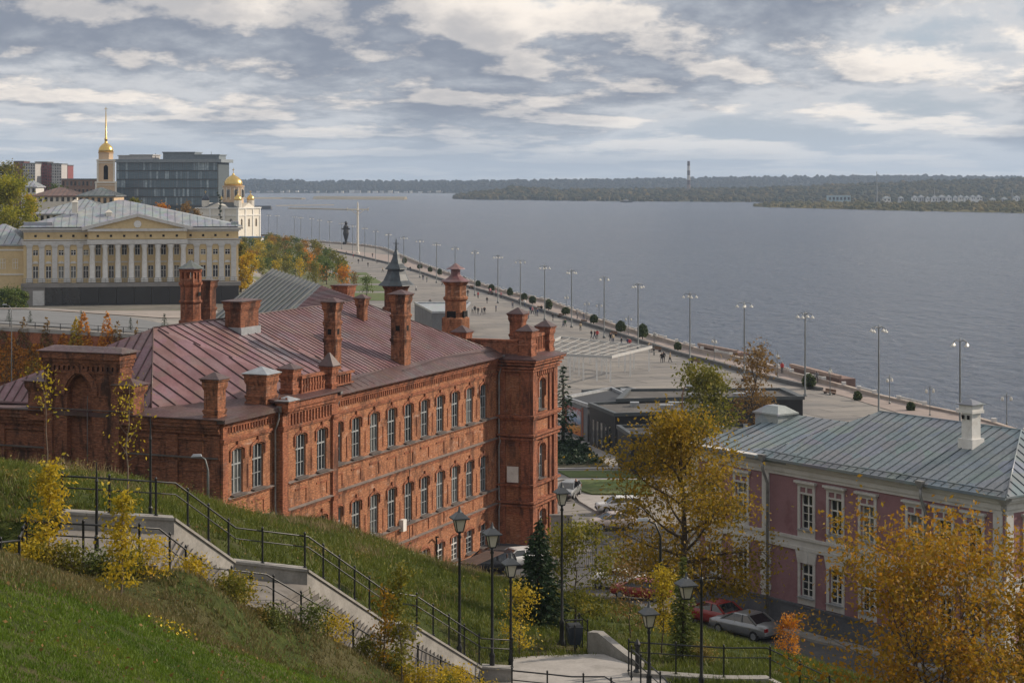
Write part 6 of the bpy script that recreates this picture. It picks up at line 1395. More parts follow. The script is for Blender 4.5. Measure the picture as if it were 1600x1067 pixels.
plant('willow_tree', 'small olive green tree right of the dark pine', 'tree', gpt(900, 86), tree_meshes(5.0, 1.9, .9, 43, 5200, .15, LM_OLIV, 'round', 12, 5, .06, cl=.3, hang=.2))
plant('thuja_tree', 'slim green conifer behind the lower railing', 'tree', gpt(1067, 79), conifer_meshes(4.6, .78, 7, LM_THUJA, 1.2, .14))
plant('sapling', 'small bright orange sapling in the grass near the mauve house', 'sapling', gpt(1232, 84.5), tree_meshes(2.1, .62, .6, 47, 1500, .10, LM_ORANGE, 'round', 9, 4, .03, cl=.14))
plant('sapling', 'narrow yellow sapling behind the lamp on the lower landing', 'sapling', gpt(1034, 82), tree_meshes(4.0, .75, 1.0, 53, 1900, .13, LM_YELL, 'column', 10, 4, .04, cl=.2))
plant('sapling', 'yellow leaved sapling to the left of the dark pine', 'sapling', gpt(812, 77.5), tree_meshes(2.9, .9, .5, 59, 1300, .12, LM_YELL, 'round', 9, 4, .035, cl=.2, bare=.2))
plant('sapling', 'rusty leaved thin sapling right of the olive tree', 'sapling', gpt(985, 87), tree_meshes(3.6, 1.4, .8, 61, 1100, .13, LM_BROWN, 'round', 10, 4, .04, cl=.3, bare=.2))
# saplings planted along the stairs
SP = [(76, 52.5, 3.2, 'bushy yellow sapling at the upper left beside the railing end', LM_YELL, 1700, .55), (190, 48.5, 3.4, 'yellow sapling in front of the near railing on the top landing', LM_YELL, 1500, .34),
      (628, 61.5, 3.9, 'tall orange and green sapling halfway down the stairs', LM_OLIV, 2000, .42), (600, 61.2, 3.0, 'thin sapling leaning against the taller one halfway down the stairs', LM_GOLD, 700, .3)]
for i, (px, D, h, lb, m, n, cr) in enumerate(SP): plant('sapling', lb, 'sapling', gpt(px, D), tree_meshes(hp(px, D, {76: 705, 190: 742, 628: 858, 600: 900}[px]), cr, .4, 71+i, n, .12, m, 'column', 12, 4, .035, cl=.17, bark=BARK_L))
plant('sapling', 'almost bare sapling with few yellow leaves in front of the dark end wall', 'sapling', gpt(200, 66), tree_meshes(4.6, .75, 1.6, 83, 300, .12, LM_YELL, 'column', 13, 4, .035, cl=.25, bark=BARK_L, bare=.3))
plant('sapling', 'bare whip with a tuft of yellow leaves above the bushy yellow sapling', 'sapling', gpt(74, 62), tree_meshes(4.3, .4, 2.6, 84, 160, .12, LM_YELL, 'column', 8, 3, .03, cl=.2, bark=BARK_L, bare=.3))
# shrubs in a ragged row between the lawn and the stairs
rng = np.random.default_rng(5); row = []
nS = 30
for i in range(nS):
    u = i/(nS-1)*(len(FRONT)-1.1)+.02; k = min(int(u), len(FRONT)-2); p = FRONT[k].lerp(FRONT[k+1], u-k); d = FRONT[min(k+1, len(FRONT)-1)]-FRONT[k]; d.z = 0; d.normalize(); n_ = Vector((d.y, -d.x, 0)); n_ = n_ if n_.y < 0 else -n_
    row.append(p+n_*(.9+rng.uniform(-.2, .7)))
for i, p in enumerate(row):
    m = [LM_WEED, LM_OLIV, LM_WEED, LM_YELL, LM_THUJA][int(rng.integers(0, 5))]; h = rng.uniform(.45, .95)*(1.25 if i < 8 else 1)
    plant('shrub', {LM_WEED: 'dry brownish', LM_OLIV: 'olive green', LM_YELL: 'yellow leaved', LM_THUJA: 'feathery green'}[m]+' shrub, %s from the top in the row beside the stairs' % ORD[i], 'shrub', (p.x, p.y, Gz(p.x, p.y)-.05),
          tree_meshes(h, h*.75, .03, 100+i, 1300, .085, m, 'round', 9, 4, .018, cl=.15, stems=4, el=(30, 75), bark=BARK_L), group='shrubs in a row beside the stairs')
for i, (px, D, h, lb) in enumerate(((762, 64.5, .9, 'low yellow green shrub at the foot of the tallest lamp'), (715, 63.5, 1.0, 'yellow flowering shrub at the bottom of the stairs row'), (668, 62, 1.0, 'bright yellow green shrub left of the first lantern post'), (1100, 79, .8, 'low tuft of shrub behind the right railing'))):
    plant('shrub', lb, 'shrub', gpt(px, D), tree_meshes(h, h*.8, .05, 140+i, 1600, .085, LM_YELL if i != 3 else LM_WEED, 'round', 9, 4, .018, cl=.17, stems=4, bark=BARK_L))
# conifers and shrubs of the yard and the promenade
CF = [conifer_meshes(h, h*.30, 200+i, LM_FIR, .45, .34) for i, h in enumerate((5.0, 6.0))]
CF2 = conifer_meshes(9.0, 2.3, 210, LM_FIR, .5, .40)
plant('fir_tree', 'tall dark fir right behind the brick tower', 'tree', gpt(880, 212, -.3), CF2, 0, (1, 1, 1.08))
for i, (px, D, s, k) in enumerate(((740, 258, .62, 0), (768, 256, .66, 1), (787, 258, .6, 0), (803, 262, .66, 1), (757, 262, .5, 0))):
    plant('fir_tree', 'small dark fir on the promenade edge beside the brick tower, %s from the left' % ORD[[0, 2, 3, 4, 1][i]], 'tree', gpt(px, D), CF[k], i*.7, s, 'young firs between turret and tower')
for i, (px, yb, ht) in enumerate(((14, 503, 21), (47, 505, 21), (127, 511, 27), (204, 516, 21), (257, 513, 31))):
    D = 288.0; x = (px-800)/F*D; plant('fir_tree', 'young fir behind the brick retaining wall, %s from the left' % ORD[i], 'tree', (x, D, Gz(x, D)), CF[i % 2], i, ht/F*D/(5.0, 6.0)[i % 2], 'young firs along the upper street')
# round shrubs in the planters between promenade and river
s_g = MB(); rb_ = np.random.default_rng(3); th = rb_.uniform(0, 6.28, 900); ph0 = np.arccos(rb_.uniform(-.7, 1, 900)); rr = rb_.uniform(.75, 1.08, 900)
Cg = np.stack([np.sin(ph0)*np.cos(th)*rr*.85, np.sin(ph0)*np.sin(th)*rr*.85, np.cos(ph0)*rr+1.1], 1); LM_BOX = leaf_mat('clipped_shrub_leaves', [(.03, .05, .016), (.055, .08, .022), (.10, .11, .03)], .1, 1.0)
gc = quad_mesh('crown', leaf_quads(Cg, .34, rb_, .7), LM_BOX); tm = MB().tube([(0, 0, -.2), (0, 0, 1.2)], .08, 5)
for ax in range(1): tm.lathe([(.5, .5), (.68, .9), (.66, 1.4), (.4, 1.8)], 8)
gt_ = tm.mesh('trunk', BARK); GL = [(1423,645,20),(1340,628,15),(1264,609,24),(1059,549,16),(1004,531,21),(970,521,18),(928,507,16),(884,493,15),(857,486,16),(832,476,13),(819,471,14),(797,464,12),(768,456,11),(747,449,11),(724,441,10),(687,431,10),(672,426,9),(656,421,9),(632,413,9)]
for i, (px, yb, ht) in enumerate(GL):
    v = atz(px, yb, 0); plant('round_shrub', 'clipped round shrub by the river, %s from the right' % ORD[i], 'shrub', v, (gt_, gc), i, (ht/F*v.y/2.1*(.8+.35*((i*7) % 5)/5), ht/F*v.y/2.1*(.85+.3*((i*3) % 4)/4), ht/F*v.y/2.1*(.85+.35*((i*5) % 7)/7)), 'clipped round shrubs beside the riverside walk')
# riverside park trees
PARKM = [tree_meshes(h, h*.30, h*.2, 300+i, 520, .62, m, sh, 9, 3, .14, cl=.7, twigs=False) for i, (h, m, sh) in enumerate(((7.5, LM_OLIV, 'round'), (8.0, LM_YELL, 'round'), (7.0, LM_GREEN, 'ovoid'), (6.5, LM_ORANGE, 'column'), (7.2, LM_BROWN, 'vase'), (7.5, LM_GOLD, 'ovoid')))]
KN = ['olive green', 'bright yellow', 'green', 'orange', 'brownish half bare', 'golden']
rng = np.random.default_rng(21); spots = []
for k in range(1200):
    px, yb = rng.uniform(374, 545), rng.uniform(390, 448)
    lim = np.interp(yb, [390, 405, 425, 448], [452, 492, 528, 548])
    if px > lim: continue
    v = atz(px, yb, 0)
    if all((v.x-a.x)**2+((v.y-a.y)*.5)**2 > 5.2**2 for a, _ in spots): spots.append((v, int(rng.choice(6, p=[.42, .24, .24, .02, .03, .05]))))
spots = spots[:78]; spots.sort(key=lambda q: (q[0].x/q[0].y)); cnt = {}
for i, (v, k) in enumerate(spots):
    c = cnt[k] = cnt.get(k, 0)+1
    plant('park_tree', '%s park tree behind the grey roof, %s of its colour from the left' % (KN[k], ORD[min(c-1, 49)]), 'tree', v, PARKM[k], float(rng.uniform(0, 6)), float(rng.uniform(.7, 1.05)), 'young trees of the riverside park')
for px, yb, k, s, lb in ((537, 452, 3, 1.0, 'orange tree seen above the small far chimney'), (505, 442, 3, .8, 'slim orange tree at the right edge of the park trees'), (484, 428, 3, .7, 'small orange tree on the park lawn'), (573, 463, 2, .75, 'slim dark green tree on the lawn between chimney and spire'), (553, 448, 4, .6, 'thin bare tree on the lawn left of the spire')):
    plant('park_tree', lb, 'tree', atz(px, yb, 0), PARKM[k], 1.0, s)
# town trees
def town_tree(lb, px, D, ytop, ybase, wpx, m, seed, n=5000, ls=.55, shape='round', bare=.05):
    x = (px-800)/F*D; zb = Gz(x, D); zt = ZC-(ytop-HZ)/F*D; h = zt-zb; cr = wpx/2/F*D
    plant('town_tree', lb, 'tree', (x, D, zb), tree_meshes(h, cr*.95, h*.12, seed, n, ls, m, shape, 15, 5, .3, cl=cr*.16, bare=bare, twigs=True))
LM_LIME = leaf_mat('lime_leaves', [(.12, .14, .015), (.24, .25, .02), (.38, .34, .025), (.50, .36, .03)], .5, .25)
#LM_LIME_OLD = ([(0.081, 0.115, 0.014), (0.162, 0.203, 0.019), (0.284, 0.297, 0.024), (0.459, 0.365, 0.027)], .4, .25)
town_tree('big yellow green tree at the left edge behind the classical building', 18, 450, 272, 380, 84, LM_LIME, 401, 12000, .6)
town_tree('orange tree touching the right side of the big yellow green tree', 45, 455, 290, 372, 30, LM_YELL, 402, 4500, .55)
town_tree('olive tree top above the big tree at the far left edge', 8, 640, 250, 330, 62, LM_OLIV, 403, 5000, .8)
town_tree('green tree above the roof between the bell tower and the orange tree', 210, 480, 301, 345, 36, LM_OLIV, 404, 4200, .55)
town_tree('bright orange tree rising behind the classical building roof', 248, 470, 309, 350, 38, LM_ORANGE, 405, 4200, .5)
town_tree('pale green willow below the bell tower', 173, 500, 304, 345, 26, LM_GREEN, 406, 2600, .5)
town_tree('brownish half bare tree left of the church', 285, 500, 316, 350, 40, LM_BROWN, 407, 2600, .5, 'vase', .2)
town_tree('rusty tree next to the church wall', 306, 520, 320, 352, 28, LM_BROWN, 408, 2000, .5)
town_tree('pale green tree in front of the apartment blocks', 88, 640, 284, 310, 40, LM_GREEN, 409, 2600, .7)
town_tree('dark cypress like tree left of the gilded drum', 346, 830, 292, 330, 6, LM_FIR, 410, 900, .8, 'column')
town_tree('yellow tree right of the classical building', 386, 420, 396, 450, 34, LM_YELL, 411, 3200, .5)
town_tree('green tree against the right end of the classical building', 376, 440, 376, 440, 26, LM_OLIV, 412, 2600, .5)
town_tree('dark hedge like tree below the yellow annex', 10, 380, 452, 482, 50, LM_GREEN, 413, 3600, .45)
town_tree('dark shrub left of the granite terrace', 33, 384, 455, 482, 24, LM_GREEN, 414, 1800, .45)
# creeper on the retaining wall
rng = np.random.default_rng(9)
def creeper(lb, px0, px1, n, m, hmax, seed):
    rng = np.random.default_rng(seed); X = rng.uniform((px0-800)/F*279, (px1-800)/F*279, n); env = .45+.55*np.sin(X*.9+seed)**2*np.clip(np.sin(X*.37+seed*2)+.6, .15, 1)
    Z = rng.uniform(0, 1, n)**1.3*hmax*env+1.0; Yv = 279.35-rng.uniform(.05, .9, n)*(1-Z/12); C = np.stack([X-(px0-800)/F*279, Yv-279, Z], 1)
    o = bpy.data.objects.new('creeper', quad_mesh('creeper', leaf_quads(C, .42, rng, .7), m)); COL.objects.link(o); o.location = ((px0-800)/F*279, 279, 0); tag(o, lb, 'creeper')
creeper('orange and rust creeper spreading over the retaining wall', -5, 215, 12000, LM_ORANGE, 10.5, 3); creeper('yellow green bush growing up the retaining wall below the young fir', 96, 140, 2200, LM_YELL, 9.6, 4); creeper('yellow bush at the left part of the retaining wall', 40, 62, 1100, LM_YELL, 6.5, 6); creeper('dark rust brown creeper low along the retaining wall', -5, 215, 6000, LM_BROWN, 9.5, 8)
# bed of juniper beside the tower path
v = [atz(a, b, 1.0) for a, b in ((870, 694), (906, 694), (946, 725), (868, 727))]; rng = np.random.default_rng(4); a = rng.uniform(0, 1, (2600, 2)); A_ = np.array([tuple(q) for q in v])
C = (A_[0]*(1-a[:, :1])+A_[1]*a[:, :1])*(1-a[:, 1:])+(A_[3]*(1-a[:, :1])+A_[2]*a[:, :1])*a[:, 1:]; C[:, 2] += rng.uniform(.1, 1.0, 2600)*(.5+.5*np.sin(C[:, 0]*2.1)*np.cos(C[:, 1]*.9))
o = bpy.data.objects.new('juniper_bed', quad_mesh('juniper_bed', leaf_quads(C, .4, rng, .5), LM_FIR)); COL.objects.link(o); tag(o, 'low dark juniper bed beside the path behind the tower', 'ground cover', kind='stuff')
# ------------------------------------------------------------ grass
LM_G1 = leaf_mat('lush_grass_blades', [(.055, .100, .012), (.085, .148, .014), (.130, .20, .020), (.19, .22, .03)], .3, .35)
LM_G2 = leaf_mat('rough_grass_blades', [(.10, .085, .035), (.13, .115, .045), (.20, .16, .07), (.10, .115, .03), (.24, .18, .09)], .3, .25)
#[(0.081, 0.092, 0.024), (0.115, 0.115, 0.032), (0.176, 0.155, 0.054), (0.095, 0.115, 0.027), (0.230, 0.176, 0.081)], .3, .25)
LM_G3 = leaf_mat('bank_grass_blades', [(.060, .075, .016), (.088, .115, .018), (.135, .158, .024), (.19, .17, .045)], .3, .18)
LM_DRY = leaf_mat('dry_grass_blades', [(.14, .11, .05), (.22, .17, .08), (.30, .23, .12), (.12, .11, .04)], .3, .4)
SX_, SY_ = [], []
def in_poly(x, y, poly):
    ins = np.zeros(len(x), bool); n = len(poly); j = n-1
    for i in range(n):
        xi, yi = poly[i]; xj, yj = poly[j]; c = ((yi > y) != (yj > y)) & (x < (xj-xi)*(y-yi)/(yj-yi+1e-12)+xi); ins ^= c; j = i
    return ins
STAIRPOLY = [(p.x, p.y+.45) for p in BACK]+[(q.x, q.y) for q in (L[3], L[4], L[5], L[6], L[7], L[8])]+[(p.x, p.y-.15) for p in FRONT[::-1]]
HOUSE = [tuple(BF.wld((a, b, 0)))[:2] for a, b in ((-.1, -.1), (LEN, -.1), (LEN, 20), (-.1, 20))]; MAUVE = [tuple(PF.wld((a, b, 0)))[:2] for a, b in ((0, -.3), (PL, -.3), (PL, PD), (0, PD))]
STREETP = [(9.6,117),(13.2,113),(26.5,95.2),(40,77),(33,72),(21,90.5),(12.3,102.5),(8.0,109),(5,116)]
def blades(name, label, n, ybox, pxbox, hmin, hmax, m, seed, keep, width=.012, tuft=9, spread=.10, gpow=1.0):
    rng = np.random.default_rng(seed); k = n//tuft
    Y = rng.uniform(ybox[0]**gpow, ybox[1]**gpow, k)**(1/gpow); px = rng.uniform(*pxbox, k); X = (px-800)/F*Y
    X = np.repeat(X, tuft)+rng.normal(0, spread, k*tuft); Y = np.repeat(Y, tuft)+rng.normal(0, spread, k*tuft); hs = np.repeat(rng.uniform(.5, 1, k)**1.5, tuft)
    Z = G(X, Y); py = HZ+F*(ZC-Z)/Y; px = 800+F*X/Y
    ok = keep(px, py, X, Y, rng) & ~in_poly(X, Y, STAIRPOLY) & ~in_poly(X, Y, HOUSE) & ~in_poly(X, Y, MAUVE) & ~in_poly(X, Y, STREETP) & ~in_poly(X, Y, yard); X, Y, Z, hs = X[ok], Y[ok], Z[ok], hs[ok]; N = len(X)
    h = (hmin+(hmax-hmin)*hs)*rng.uniform(.6, 1.1, N); w = width*(1+Y/60); az = rng.uniform(0, 6.28, N); le = rng.normal(0, .38, (N, 2))*h[:, None]
    B = np.stack([X, Y, Z-.02], 1); U = np.stack([np.cos(az)*w, np.sin(az)*w, 0*w], 1); T_ = B+np.stack([le[:, 0], le[:, 1], h], 1); Vv = np.stack([B-U, B+U, T_], 1).reshape(-1, 3)
    o = bpy.data.objects.new(name, quad_mesh(name, Vv, m, 3)); COL.objects.link(o); tag(o, label, 'grass', kind='stuff')
lawn_y = lambda px: np.interp(px, [0, 120, 200, 300, 400, 480, 560, 800], [905, 930, 955, 990, 1020, 1045, 1062, 1110])
front_y = lambda px: np.interp(px, [0, 120, 250, 400, 600, 800], [800, 870, 905, 985, 1060, 1130])
blades('lush_grass', 'lush green lawn grass in the bottom left corner', 150000, (26, 60), (-30, 760), .05, .13, LM_G1, 1, lambda px, py, X, Y, r: (py > lawn_y(px)-14*r.uniform(0, 1, len(px))) & (py < 1090), .010, 12, .09, 1.6)
blades('rough_grass', 'rough olive grass with bare earth between lawn and shrubs', 170000, (30, 78), (-30, 760), .06, .21, LM_G2, 2, lambda px, py, X, Y, r: (py < lawn_y(px)+10) & (py > front_y(px)-90) & (Y < np.interp(px, [0, 250, 760], [66, 53, 68])) & (r.uniform(0, 1, len(px)) < .45+.4*np.sin(X*1.7)*np.cos(Y*1.3)+.25), .013, 9, .10, 1.5)
blades('bank_grass', 'tall green grass on the bank between the stairs and the brick building', 170000, (56, 128), (-30, 1400), .10, .42, LM_G3, 3, lambda px, py, X, Y, r: (Y > np.interp(px, [0, 272, 760, 1000, 1400], [57, 59, 75, 74, 66])) & ((hill(X, Y) > 5.8)), .013, 12, .16)
blades('dry_grass', 'tall dry straw coloured grass along the crest of the bank', 30000, (70, 128), (-30, 1000), .3, .85, LM_DRY, 4, lambda px, py, X, Y, r: (Y > np.interp(px, [0, 272, 760, 1000], [60, 62, 78, 78])) & (np.sin(X*.8+1)*np.cos(Y*.35)+r.uniform(-.5, .5, len(X))+(Y-np.interp(px, [0, 250, 500, 700, 1000], [74, 80, 100, 104, 108]))*.03 > .55) & (hill(X, Y) > 4.2), .011, 14, .22)
blades('lower_grass', 'rough grass on the slope under the right hand railing', 60000, (55, 76), (950, 1620), .08, .3, LM_G3, 6, lambda px, py, X, Y, r: (py < 1085), .012, 10, .12)
rng = np.random.default_rng(31); n = 420; Y = rng.uniform(60, 118, n); px = rng.uniform(-20, 1150, n); X = (px-800)/F*Y; ok = (Y > np.interp(px, [0, 272, 760, 1000], [60, 62, 80, 80])) & ~in_poly(X, Y, STAIRPOLY) & ~in_poly(X, Y, HOUSE) & ~in_poly(X, Y, MAUVE) & (hill(X, Y) > 5.5) & ~in_poly(X, Y, STREETP); X, Y = X[ok], Y[ok]
for nm, lb, m, sel in (('weeds', 'clumps of tall olive weeds on the bank below the brick building', LM_WEED, 0), ('weeds', 'clumps of fresh green weeds on the bank below the brick building', LM_THUJA, 1)):
    x, y = X[sel::2], Y[sel::2]; k = 70; s_ = np.repeat(rng.uniform(.14, .42, len(x)), k); C = np.stack([np.repeat(x, k)+rng.normal(0, 1, len(x)*k)*s_, np.repeat(y, k)+rng.normal(0, 1, len(x)*k)*s_, np.repeat(G(x, y), k)+np.abs(rng.normal(0, 1, len(x)*k))*s_*.9], 1)
    o = bpy.data.objects.new(nm, quad_mesh(nm, leaf_quads(C, .11, rng, .4), m)); COL.objects.link(o); tag(o, lb, 'weeds', kind='stuff')
# fallen leaves on the slope
rng = np.random.default_rng(12); n = 3200; Y = rng.uniform(34, 100, n); px = rng.uniform(0, 900, n); X = (px-800)/F*Y; ok = ~in_poly(X, Y, HOUSE); X, Y = X[ok], Y[ok]; Z = G(X, Y); C = np.stack([X, Y, Z+.09], 1)
o = bpy.data.objects.new('fallen_leaves', quad_mesh('fallen_leaves', leaf_quads(C, .075, rng, .8), LM_BROWN)); COL.objects.link(o); tag(o, 'fallen brown and yellow leaves scattered over the grass', 'leaves', kind='stuff')
rng = np.random.default_rng(13); n = 60
v = on(268, 988); X = rng.normal(v.x, .28, n); Y = rng.normal(v.y, .5, n); C = np.stack([X, Y, G(X, Y)+rng.uniform(.12, .25, n)], 1)
o = bpy.data.objects.new('dandelion_patch', quad_mesh('dandelion_patch', leaf_quads(C, .06, rng, .9), leaf_mat('yellow_petals', [(.6, .42, .02), (.7, .5, .03)], .2))); COL.objects.link(o); tag(o, 'patch of small yellow flowers in the lush lawn', 'flowers', kind='stuff')

# ============================================================ PARK LAMPS OF THE HILL
def park_lamp(px, ytop, D, label, hw=.33, arm=0):
    x = (px-800)/F*D; zb = Gz(x, D) if not in_poly(np.array([x]), np.array([D]), STAIRPOLY)[0] else min(LANDZ, Gz(x, D)+1.5); zt = ZC-(ytop-HZ)/F*D; H = zt-zb; t = thing('park_lamp', label, 'street lamp', (x, D, zb), .3, 'black lanterns along the stairs')
    s = MB(); he = H-(1.0 if not arm else .35); s.lathe([(.16, -.4), (.16, .15), (.12, .25), (.10, .9), (.13, .98), (.065, 1.1), (.05, he-.25), (.085, he-.2), (.05, he-.1), (.07, he)], 10, smooth=True)
    if arm: s.tube([(0, 0, he), (0, 0, he+.5)], .02, 6); s.beam((0, 0, he-.1), (-arm, 0, he-.1), .05); s.beam((0, 0, he-.75), (-arm*.55, 0, he-.12), .035)
    s.build('pole', DARKMETAL, t); ox, oz = (-arm, he-.55) if arm else (0, he)
    if arm: oz = he-.78
    s = MB(); s.frus(ox, 0, oz+.05, oz+.52, hw*.34, hw*.34, hw*.62, hw*.62); g_ = s.build('lantern_glass', mat('lantern_glass', (.50, .48, .40), .2, var=.1), t)
    s = MB(); s.frus(ox, 0, oz, oz+.05, hw*.38, hw*.38, hw*.38, hw*.38)
    for a in (-1, 1):
        for b in (-1, 1): s.beam((ox+a*hw*.35, b*hw*.35, oz+.04), (ox+a*hw*.64, b*hw*.64, oz+.53), .03)
    s.build('lantern_frame', DARKMETAL, t)
    s = MB(); s.frus(ox, 0, oz+.523, oz+.57, hw, hw, hw, hw); s.frus(ox, 0, oz+.57, oz+.78, hw*.95, hw*.95, hw*.3, hw*.3); s.lathe([(.10, oz+.78), (.06, oz+.86), (.05, oz+.9), (.02, oz+1.0), (0, oz+1.02)], 8, (ox, 0, 0)); s.build('lantern_roof', mat('lamp_cap', (.05, .058, .066), .45), t)
    return t
park_lamp(718, 791, 72.4, 'black lantern on the kerb wall, leftmost of the lamps on the stairs')
park_lamp(769, 816, 73.6, 'black lantern second from the left, in front of the ground floor windows')
park_lamp(798, 863, 75.6, 'short black lantern in front of the dark pine, right of two taller ones')
park_lamp(878, 753, 79.8, 'tallest black lantern, standing next to the litter bin', .30)
park_lamp(1014, 939, 70.5, 'low black lantern in front of the newel post')
park_lamp(1096, 887, 70.0, 'black lamp post whose lantern hangs from an arm on its left side', .36, .62)
def street_lamp(px, yt, D, label, dx, m=STEEL, z=None, head=True):
    x = (px-800)/F*D; zb = Gz(x, D) if z is None else z; H = ZC-(yt-HZ)/F*D-zb; t = thing('street_lamp', label, 'street lamp', (x, D, zb)); s = MB(); s.tube([(0, 0, -.3), (0, 0, H*.7), (0, 0, H-.8), (dx*.35, 0, H-.2), (dx, 0, H)], [.08, .07, .055, .045, .04], 7); s.build('pole', m, t)
    s = MB(); s.hexa([(dx-.1*np.sign(dx), -.12, H-.02), (dx+.5*np.sign(dx), -.14, H-.05), (dx+.5*np.sign(dx), .14, H-.05), (dx-.1*np.sign(dx), .12, H-.02)], [(dx-.05*np.sign(dx), -.08, H+.1), (dx+.4*np.sign(dx), -.1, H+.08), (dx+.4*np.sign(dx), .1, H+.08), (dx-.05*np.sign(dx), .08, H+.1)]); s.build('lamp_head', TIN, t)
street_lamp(325, 712, 104, 'grey street lamp with a bent neck in front of the corner of the brick building', -.45)
street_lamp(1032, 812, 92, 'dark street lamp with a long arm in front of the yellow tree', -.7, DARKMETAL)
street_lamp(18, 476, 262, 'tall grey street lamp before the retaining wall near the left edge', -.8, STEEL, 1.0)
street_lamp(1066, 603, 160, 'thin rusty pole lamp by the pavilion roofs', .4, mat('rusty_pole', (.16, .09, .06), .8), 1.0)
# litter bin
v = P(897, 1012, 78.9); v.z = LANDZ; t = thing('litter_bin', 'dark litter bin hung in a frame beside the tallest lantern', 'litter bin', v, .2); s = MB(); s.frus(0, 0, .12, .85, .24, .2, .34, .26); s.build('bin_body', mat('dark_blue_bin', (.03, .04, .055), .4), t)
s = MB(); s.box(-.38, -.34, -.04, .04, -.05, 1.1); s.box(.34, .38, -.04, .04, -.05, 1.1); s.box(-.38, .38, -.04, .04, 1.1, 1.15); s.build('frame', DARKMETAL, t); s = MB(); s.hexa([(-.3, -.3, .86), (.3, -.3, .86), (.3, .26, .86), (-.3, .26, .86)], [(-.26, -.24, .95), (.26, -.24, .95), (.26, .2, .98), (-.26, .2, .98)]); s.build('lid', DARKMETAL, t)

# iron fences of the yard
def fence(label, a, b, h=1.7, step=.16, z=1.07):
    t = thing('iron_fence', label, 'fence', (a[0], a[1], z)); A, B = Vector((0, 0, 0)), Vector((b[0]-a[0], b[1]-a[1], 0)); n = int(B.length/step); s = MB()
    for i in range(n+1): p = A.lerp(B, i/n); s.beam(p+Vector((0, 0, .1)), p+Vector((0, 0, h-.05)), .022)
    s.beam(A+Vector((0, 0, .2)), B+Vector((0, 0, .2)), .04); s.beam(A+Vector((0, 0, h-.2)), B+Vector((0, 0, h-.2)), .04); s.build('bars', DARKMETAL, t)
    k = max(1, int(B.length/2.6)); me = MB().box(-.05, .05, -.05, .05, 0, h+.1).mesh('post', DARKMETAL)
    for i in range(k+1): o = bpy.data.objects.new('post', me); COL.objects.link(o); o.parent = t; o.location = A.lerp(B, i/k)
fence('black iron bar fence between the brick tower and the mauve house', tuple(atz(888, 846, 1.1))[:2], (13.5, 148), 1.9)
fence('black iron bar fence around the parking yard in front of the tower', (1.0, 141.2), (6.5, 143.5), 1.5)
s = MB(); s.box(-.9, .9, -.15, .15, -.1, 2.0); s.box(-1.0, 1.0, -.2, .2, 2.0, 2.12); v = atz(877, 843, 1.0); tag(s.build('gate_pillar', CONC, None, v), 'pale stone gate pillar at the foot of the tower', 'pillar')

